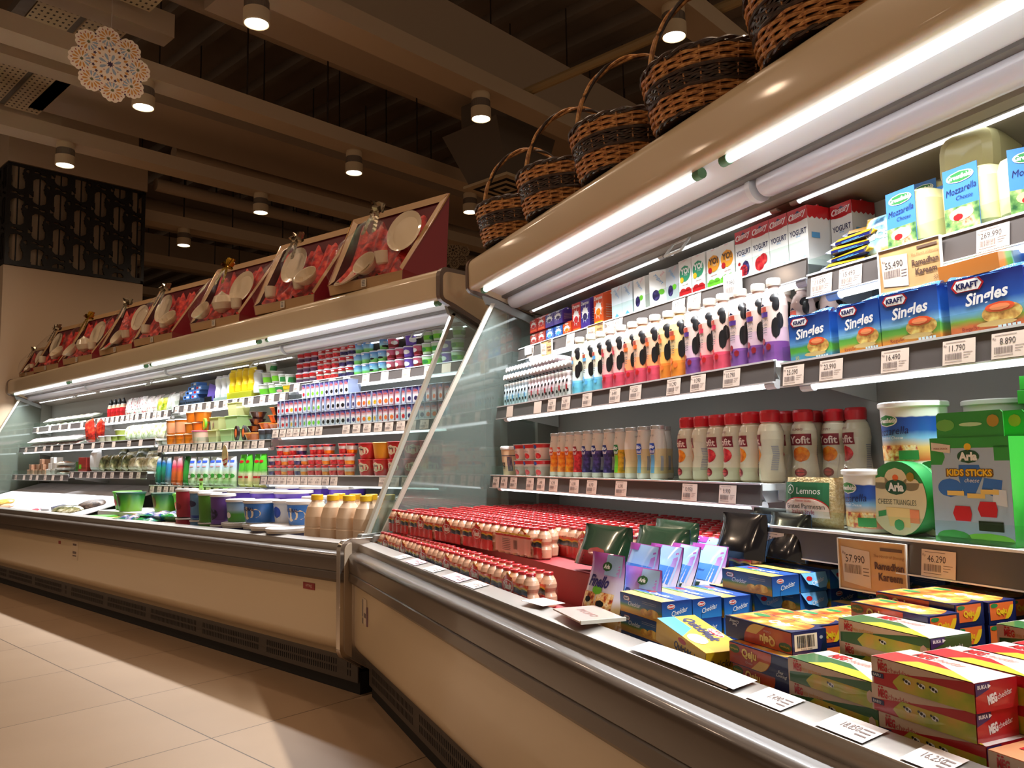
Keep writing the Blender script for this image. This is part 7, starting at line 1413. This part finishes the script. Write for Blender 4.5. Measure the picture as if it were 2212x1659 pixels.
mk = empty('milk_jug', 'x', 'bottle'); b = MB(); mb_ = mat('#e3c4a4', .4, coat=.3); b.lathe([(.052, 0), (.058, .006), (.058, .11), (.056, .115), (.057, .12), (.056, .17), (.044, .22), (.027, .245), (.026, .258)], mb_, 24, sq=3.2); F = lambda u, v: (u, -.0605, v); b.poly(F, [(-.018, .0), (.02, .0), (.02, .02), (.008, .035), (-.018, .018)], NAVY); b.build('body', mk); b = MB(); b.lathe([(.030, .254), (.032, .256), (.032, .280), (.029, .283), (.001, .283)], mat('#e6b61a', .4, coat=.3), 24, cap0=True); b.build('cap', mk)
for k, (x, y) in enumerate(((-.515, .215), (-.385, .225), (-.26, .235), (-.13, .245))): put(mk, B(x, y, .625, 4), 'yellow capped plastic milk bottle, %s from the left in the front row' % ORD[k], 'yellow capped milk bottles'); put(mk, B(x+.02, y+.125, .625, -5), 'yellow capped plastic milk bottle right behind the %s front one' % ORD[k], 'yellow capped milk bottles')
GT = grad_mat('green_tub', [(0, '#6a9a1c'), (.4, '#4f8a20'), (.7, '#1f6a2c'), (1, '#145028')], 0, .15, coat=.4); gt = tubk('green_tub', .082, .105, .15, GT, [], mat('#1c4a3c', .35, coat=.4), oval=(.55, .35, .3, mat('#4a2a1c', .4))); gtl = tubk('green_tub', .082, .105, .15, mat('#4fae2c', .35, coat=.4), [], mat('#6ac83a', .35, coat=.4), oval=(.4, .3, .2, RED))
for k, (p, x, y) in enumerate(((gtl, -3.70, .50), (gt, -3.42, .42), (gt, -2.96, .50), (gtl, -2.78, .60), (gtl, -2.64, .52), (gtl, -2.42, .58))): put(p, B(x, y, DB+.105), '%s lidded green tub, %s from the left in the tray' % ('dark' if p is gt else 'bright', ORD[k]))
b = MB(); b.box(-3.85, -2.2, .33, 1.0, DB-.001, DB+.104, mat('#d9d9d4', .5)); o = b.build('tray_riser', None, smooth=0); o.matrix_world = MBm; tag(o, 'white riser board under the green tubs', 'riser')
RBW = noise_mat('rainbow_bag', [(.3, '#b01c3a'), (.42, '#dcd4dc'), (.5, '#2a3a9a'), (.58, '#2f8a4a'), (.7, '#3aa03a'), (.8, '#e4e8e4')], 5, .15, coat=.9, mapscale=(1.2, 3, 3)); 
for k, (x, y, s_, rz) in enumerate(((-2.62, .20, 1, 3), (-2.35, .27, .9, 12))):
    b = MB(); b.grid(lambda u, v: (u*.30*s_, v*.10, .05+.035*s_*max(0, 1-abs(u)**4)*max(0, 1-abs(v)**3)*(.8+.2*sin(u*14+v*4))), 22, 10, RBW, -1, 1, -1, 1); b.grid(lambda u, v: (u*.30*s_, -v*.10, .05-.045*max(0, 1-abs(u)**4)*max(0, 1-abs(v)**3)), 22, 10, RBW, -1, 1, -1, 1)
    o = b.build('colourful_bag'); o.matrix_world = B(x, y, DB+.04+.03*k, rz); tag(o, ['shiny red blue and green bag lying on the rail edge', 'shiny green bag lying behind the red and blue one'][k], 'bag')
def lidlow(m_, x, y, lab, r=.10):
    b = MB(); b.lathe([(r*.9, 0), (r, .004), (r, .016), (r*.9, .018), (.001, .018)], m_, 28); o = b.build('low_tub_lid'); o.matrix_world = B(x, y, DB+.065); tag(o, lab, 'lid'); b = MB(); b.lathe([(r*.85, 0), (r*.88, .064)], m_, 24); q = b.build('low_tub', o); q.name = 'tub_body'; q.location = (0, 0, -.065)
lidlow(mat('#4fae2c', .35, coat=.4), -3.45, .20, 'bright green lid just showing above the rail', .13); lidlow(mat('#d8c02c', .35, coat=.4), -3.08, .19, 'yellow lid just showing above the rail', .12); lidlow(mat('#c8aea0', .4), -2.22, .17, 'pale pink lid of a low tub beside the colourful bags', .11)
# slanted white boards at the far end with a few leftovers
wbm = mat('#e6e0e2', .45)
for k in range(8):
    x = -7.42+.44*k; b = MB(); b.hexa([(x, .16, .655), (x+.43, .16, .655), (x+.43, .98, .875), (x, .98, .875), (x, .16, .664+.002*(k % 2)), (x+.43, .16, .664), (x+.43, .98, .884), (x, .98, .884)], wbm); o = b.build('display_board', None, smooth=0); o.matrix_world = MBm; tag(o, 'slanted white board in the far tray, %s from the left' % ORD[k], 'board', 'slanted white display boards')
def lump(name, m_, x, y, z, sx_, sy_, sz_, lab, cat='food', rz=0):
    b = MB(); b.grid(lambda u, v: (sx_*cos(u*2*pi)*sin(v*pi)*(1+.10*sin(u*19)), sy_*sin(u*2*pi)*sin(v*pi)*(1+.1*cos(u*13+v*5)), sz_*(1-cos(v*pi))), 20, 10, m_); o = b.build(name); o.matrix_world = B(x, y, z, rz) @ RX(12); tag(o, lab, cat)
lump('dark_vegetable_pack', VEG, -4.30, .25, .675, .17, .09, .035, 'dark leafy pack lying on the slanted boards near the rail', 'pack', 20); lump('dark_vegetable_pack', noise_mat('mushroom', [(.4, '#2a1c16'), (.6, '#5a4636')], 30, .5), -4.22, .42, .715, .14, .10, .035, 'dark brown rounded pack behind the leafy one', 'pack', 10)
lump('pink_pack', mat('#d0606a', .4), -5.05, .24, .672, .06, .04, .016, 'small pink pack on the slanted boards', 'pack'); lump('yellow_fruit_pack', noise_mat('yfruit', [(.4, '#c89a3a'), (.6, '#e0c070')], 20, .4), -6.35, .32, .69, .20, .09, .03, 'yellow fruit pack at the far left of the tray', 'pack'); lump('peach_pack', mat('#d0a080', .5), -5.95, .24, .672, .13, .06, .022, 'peach coloured pack near the rail at the far left', 'pack')
o = bx('dark_blue_box', .14, .10, .05, NAVY); o.matrix_world = B(-4.62, .24, .672, -8) @ RX(12); o['label'] = 'dark blue box on the slanted boards near the rail'; o = bx('clear_lid_box', .13, .10, .03, mat('#c8ccd0', .3, coat=.6)); o.matrix_world = B(-4.83, .24, .672, 12) @ RX(12); o['label'] = 'pale clear lidded box left of the dark blue one'
# ============================================================= WICKER BASKETS ON THE RIGHT CASE
WK = noise_mat('wicker', [(.35, '#8a5428'), (.55, '#bd8448'), (.75, '#d8a668')], 60, .5, coat=.3); WKD = noise_mat('wicker_dark', [(.35, '#1c100a'), (.6, '#3a2418'), (.8, '#54382a')], 60, .45, coat=.4)
def basket():
    r = empty('wicker_basket', 'x', 'basket'); H = .185; R0, R1 = .195, .238
    Rz = lambda z: R0+(R1-R0)*(z/H)**.8
    def weave(b, z0, z1, m_, nst=26, rr=.0052):
        k = 0; z = z0+rr
        while z < z1:
            n = 104; pts = []
            for i in range(n+1):
                a = 2*pi*i/n; pts.append(((Rz(z)+.005*sin(a*nst/2*1.0+pi*(k % 2)))*cos(a), (Rz(z)+.005*sin(a*nst/2+pi*(k % 2)))*sin(a), z))
            b.tube(pts, rr, m_, 5, caps=False); z += rr*1.75; k += 1
    b = MB(); weave(b, .008, .068, WK); weave(b, .128, .176, WK)
    for i in range(26): a = 2*pi*i/26+.06; b.tube([(Rz(z)*cos(a), Rz(z)*sin(a), z) for z in (.0, .06, .12, .18)], .004, WK, 5)
    b.build('weave', r)
    b = MB(); n = 120
    for z, ph in ((.074, 0), (.122, 1)): b.tube([((Rz(z)+.004)*cos(2*pi*i/80), (Rz(z)+.004)*sin(2*pi*i/80), z) for i in range(81)], .006, WKD, 6, caps=False)
    for z in (.083, .091, .099, .107, .115): b.tube([((Rz(z)+.003*sin(i*1.7+z*300))*cos(2*pi*i/n), (Rz(z)+.003*sin(i*1.7+z*300))*sin(2*pi*i/n), z+.0025*sin(i*1.3)) for i in range(n+1)], .0048, WKD, 5, caps=False)
    b.build('braided_band', r)
    b = MB()
    for off_ in (0, pi, ): b.tube([((Rz(H)+.006*cos(i*.6+off_))*cos(2*pi*i/120), (Rz(H)+.006*cos(i*.6+off_))*sin(2*pi*i/120), H-.002+.006*sin(i*.6+off_)) for i in range(121)], .006, WKD, 5, caps=False)
    for off_ in (0, pi): b.tube([((Rz(0)+.004*cos(i*.7+off_))*cos(2*pi*i/120), (Rz(0)+.004*cos(i*.7+off_))*sin(2*pi*i/120), .007+.004*sin(i*.7+off_)) for i in range(121)], .005, WKD, 5, caps=False)
    b.build('rim', r); b = MB(); b.lathe([(R0-.004, .004), (R0-.004, .007)], WKD, 40); b.lathe([(Rz(0)-.008, .004), (Rz(H)-.008, H-.01)], WKD, 40, cap0=False, cap1=False); b.build('lining', r)
    b = MB(); RH = R1-.012
    for k in range(3):
        pts = []
        for i in range(49):
            t = pi*i/48; tw = i*.42+2*pi*k/3; rad = .0085
            pts.append((RH*cos(t)*(1.0), rad*cos(tw), H-.04+.345*sin(t)**.75+rad*sin(tw)*.8))
        b.tube(pts, .0062, (WK, WKD, WK)[k], 6)
    b.build('handle', r); return r
bk = basket()
for k, (x, n_, rz) in enumerate(((.26, 'leftmost and farthest', 42), (.75, 'second', 40), (1.245, 'third', 46), (1.745, 'fourth', 42), (2.25, 'largest looking, cut by the top edge', 50))):
    put(bk, A(x, .812, 2.1065, rz), 'wicker basket with dark braided band, %s%s' % (n_, '' if k in (0, 4) else ' from the left'))
# ============================================================= GIFT HAMPERS ON THE LEFT CASE
KRAFT_ = mat('#b08a5e', .55); REDC = mat('#7a1420', .35, coat=.5); TISS = noise_mat('red_tissue', [(.35, '#7a0f14'), (.55, '#c8281f'), (.75, '#e05a3a')], 22, .6, bump=.5); GOLD = mat('#c8a23a', .25, metal=.8)
CELL = film_mat('cellophane', '#ffffff', .05, .06, wrinkle=1.0, fres=1.5); CER = mat('#d8c4a6', .3, coat=.7); SILV = mat('#b9a88c', .2, metal=.8)
def hamper(w_=.84, h=.57, d=.27, bowm=0, items=0):
    """tray box: low front lip, tall back, wedge shaped sides flaring outward"""
    r = empty('gift_hamper', 'x', 'gift box'); W1 = w_/2; W0 = w_/2-.11; t = .006
    FL, FR = (-W0, 0), (W0, 0); BL_, BR_ = (-W1+.02, d), (W1-.02, d)
    b = MB()
    def quad(p, m_): b.add(p, [(0, 1, 2, 3)], m_)
    def slab(p, m_, n_):   # thin board from a polygon, thickened along n_
        k = len(p); q = [tuple(Vector(v)+Vector(n_)*t) for v in p]; b.add(list(p)+q, [tuple(range(k)), tuple(range(2*k-1, k-1, -1))]+[(i, k+i, k+(i+1) % k, (i+1) % k) for i in range(k)], m_)
    slab([(FL[0], 0, 0), (FR[0], 0, 0), (FR[0]+.01, -.006, .062), (FL[0]-.01, -.006, .062)], KRAFT_, (0, 1, 0)); b.build('front_lip', r, smooth=0)
    b = MB(); slab([(BL_[0], d, 0), (BR_[0], d, 0), (W1, d+.02, h), (-W1, d+.02, h)], REDC, (0, 1, 0)); b.build('back_board', r, smooth=0)
    b = MB(); slab([(FL[0], 0, .002), (FR[0], 0, .002), (BR_[0], d, .002), (BL_[0], d, .002)], KRAFT_, (0, 0, 1)); b.build('base', r, smooth=0)
    for s in (-1, 1):
        b = MB(); F_, K_ = (FL, BL_) if s < 0 else (FR, BR_); X1 = W1*s
        slab([(F_[0], 0, 0), (K_[0], d, 0), (X1, d+.02, h), (F_[0]+s*.012, -.006, .066)], REDC, (s, 0, 0))
        a, c = Vector((F_[0]+s*.012, -.006, .062)), Vector((X1, d+.02, h)); dv = (c-a).normalized(); inn = Vector((-s, 0, 0))
        b.add([tuple(a), tuple(c), tuple(c+inn*.05-dv*.03+Vector((0, .01, 0))), tuple(a+inn*.045+dv*.03)], [(0, 1, 2, 3)], KRAFT_); b.add([tuple(a+Vector((s*.001, 0, 0))), tuple(c+Vector((s*.001, 0, 0))), tuple(c+Vector((s*.014, -.002, -.006))), tuple(a+Vector((s*.006, -.004, -.004)))], [(0, 1, 2, 3)], GOLD)
        b.build('side_panel', r, smooth=0)
    b = MB(); b.add([(-W1, d+.014, h), (W1, d+.014, h), (W1-.05, d+.004, h-.045), (-W1+.05, d+.004, h-.045)], [(0, 1, 2, 3)], KRAFT_); b.build('top_flap', r, smooth=0)
    # tissue
    b = MB(); rn = random.Random(items+3)
    b.grid(lambda u, v: ((FL[0]+.02)+(FR[0]-FL[0]-.04)*u*(1), .02+v*(d-.05), .05+.40*v**1.4+.022*sin(u*23+v*7)+.02*sin(u*41+items)), 34, 12, TISS); b.build('tissue', r)
    # contents: plates, bowls, cups standing in the tissue
    def place(name, prof, x, y, z, rx, ry, m_=CER, n=26):
        q = MB(); q.lathe(prof, m_, n, cap1=False); o = q.build(name, r); o.matrix_local = TR(x, y, z) @ RY(ry) @ RX(rx); return o
    plate = [(.03, 0), (.10, .004), (.135, .020), (.136, .022), (.10, .008), (.03, .004), (.001, .004)]; bowl_ = [(.03, 0), (.06, .02), (.082, .06), (.084, .07), (.080, .068), (.056, .022), (.001, .006)]; cupp = [(.028, 0), (.036, .01), (.040, .07), (.041, .08), (.038, .08), (.034, .012), (.001, .006)]
    sets = [(('plate', plate, .20, .15, .34, 74, 8), ('bowl', bowl_, -.02, .07, .13, 60, 0), ('drinking_glass', cupp, .10, .05, .14, 10, 0), ('dish', plate, -.16, .06, .11, 40, -10)),
            (('plate', plate, -.05, .14, .33, 72, -6), ('drinking_glass', cupp, .10, .05, .13, 8, 0), ('bowl', bowl_, .19, .07, .17, 50, 10), ('drinking_glass', cupp, -.20, .04, .11, 0, 0)),
            (('teapot', [(.03, 0), (.07, .03), (.085, .08), (.06, .13), (.03, .145), (.012, .16), (.001, .17)], .0, .08, .12, 8, 0), ('bowl', bowl_, -.19, .05, .12, 55, 0), ('plate', plate, .16, .14, .30, 72, 6), ('drinking_glass', cupp, .20, .05, .12, 0, 0))]
    for nm_, pr, x, y, z, rx, ry in sets[items % 3]: place(nm_, pr, x, y, z, rx, ry)
    # cellophane and bow
    b = MB(); T = Vector((.0, .14, h-.06))
    def wrap(u, v):
        a = pi*(1-u); ex, ey = cos(a)*(W0+.07*v), -.02-.05*sin(a)*(1-abs(2*v-1))+.0*v
        base = Vector((ex, .0 if abs(ex) < W0 else .02, .05)); base.y = -.008-.06*sin(a)*min(1, 3*v)*(1-v)
        p = base.lerp(T, v**1.15); p.x += .012*sin(v*17+u*11); p.y -= (.06+.05*sin(a))*sin(pi*v)*1.0; p.z += .10*sin(a)*sin(pi*v)*.4; 
        p.x *= 1+.35*sin(pi*v)*.6; return tuple(p)
    b.grid(wrap, 26, 16, CELL); b.build('cellophane', r)
    b = MB(); rn = random.Random(items); bm = (SILV, GOLD)[bowm]
    for k in range(12):
        a = rn.uniform(0, 2*pi); e = rn.uniform(-.2, 1.0); L = rn.uniform(.05, .085); d_ = Vector((cos(a)*cos(e), sin(a)*cos(e)*.7, sin(e))); c_ = T+Vector((0, -.03, -.01))
        s_ = d_.cross(Vector((.3, .2, 1))).normalized()*.020; pts = [c_, c_+d_*L*.6+Vector((0, 0, .022)), c_+d_*L, c_+d_*L*.5-Vector((0, 0, .014)), c_]
        for p0, p1 in zip(pts, pts[1:]): b.add([tuple(p0-s_), tuple(p1-s_), tuple(p1+s_), tuple(p0+s_)], [(0, 1, 2, 3)], bm)
    for sx_ in (-1, 1):
        pts = [T+Vector((sx_*.02*k**.5, -.045-.012*k, -.028*k)) for k in range(7)]
        for p0, p1 in zip(pts, pts[1:]): b.add([tuple(p0+Vector((-.018, 0, .004))), tuple(p1+Vector((-.018, .006, 0))), tuple(p1+Vector((.018, 0, 0))), tuple(p0+Vector((.018, .006, 0)))], [(0, 1, 2, 3)], bm)
    b.build('bow', r, smooth=0)
    b = MB(); b.box(-.022, .022, -.010, -.009, .008, .055, mat('#d2c6b4', .5)); 
    for k in range(4): b.rect(flat(-.010), -.014, .012, .016+.009*k, .020+.009*k, DGRY)
    b.build('price_sticker', r, smooth=0); return r
hs = [hamper(.84, .57, .27, 0, 0), hamper(.84, .57, .27, 0, 1), hamper(.84, .56, .27, 1, 2)]
for k, (x, p, s_) in enumerate(((-.70, 0, 1.0), (-1.60, 1, 1.0), (-2.57, 2, 1.0), (-3.66, 1, .96), (-4.46, 0, .93), (-5.42, 2, .96), (-6.35, 1, .93), (-7.0, 0, .6))):
    put(hs[p], B(x+.0, .66, 2.1055, 6) @ SC(s_), 'cellophane wrapped gift hamper in a red sided box, %s from the corner' % ORD[k])
# keep every label within its word limit
for o in bpy.data.objects:
    if o.parent is None and o.get('label'):
        t = o['label'].split()
        if len(t) > 16:
            for wd in ('the', 'the', 'of', 'a', 'the', 'with', 'in'):
                if len(t) > 16 and wd in t[1:]: t.pop(t.index(wd, 1))
            o['label'] = ' '.join(t)
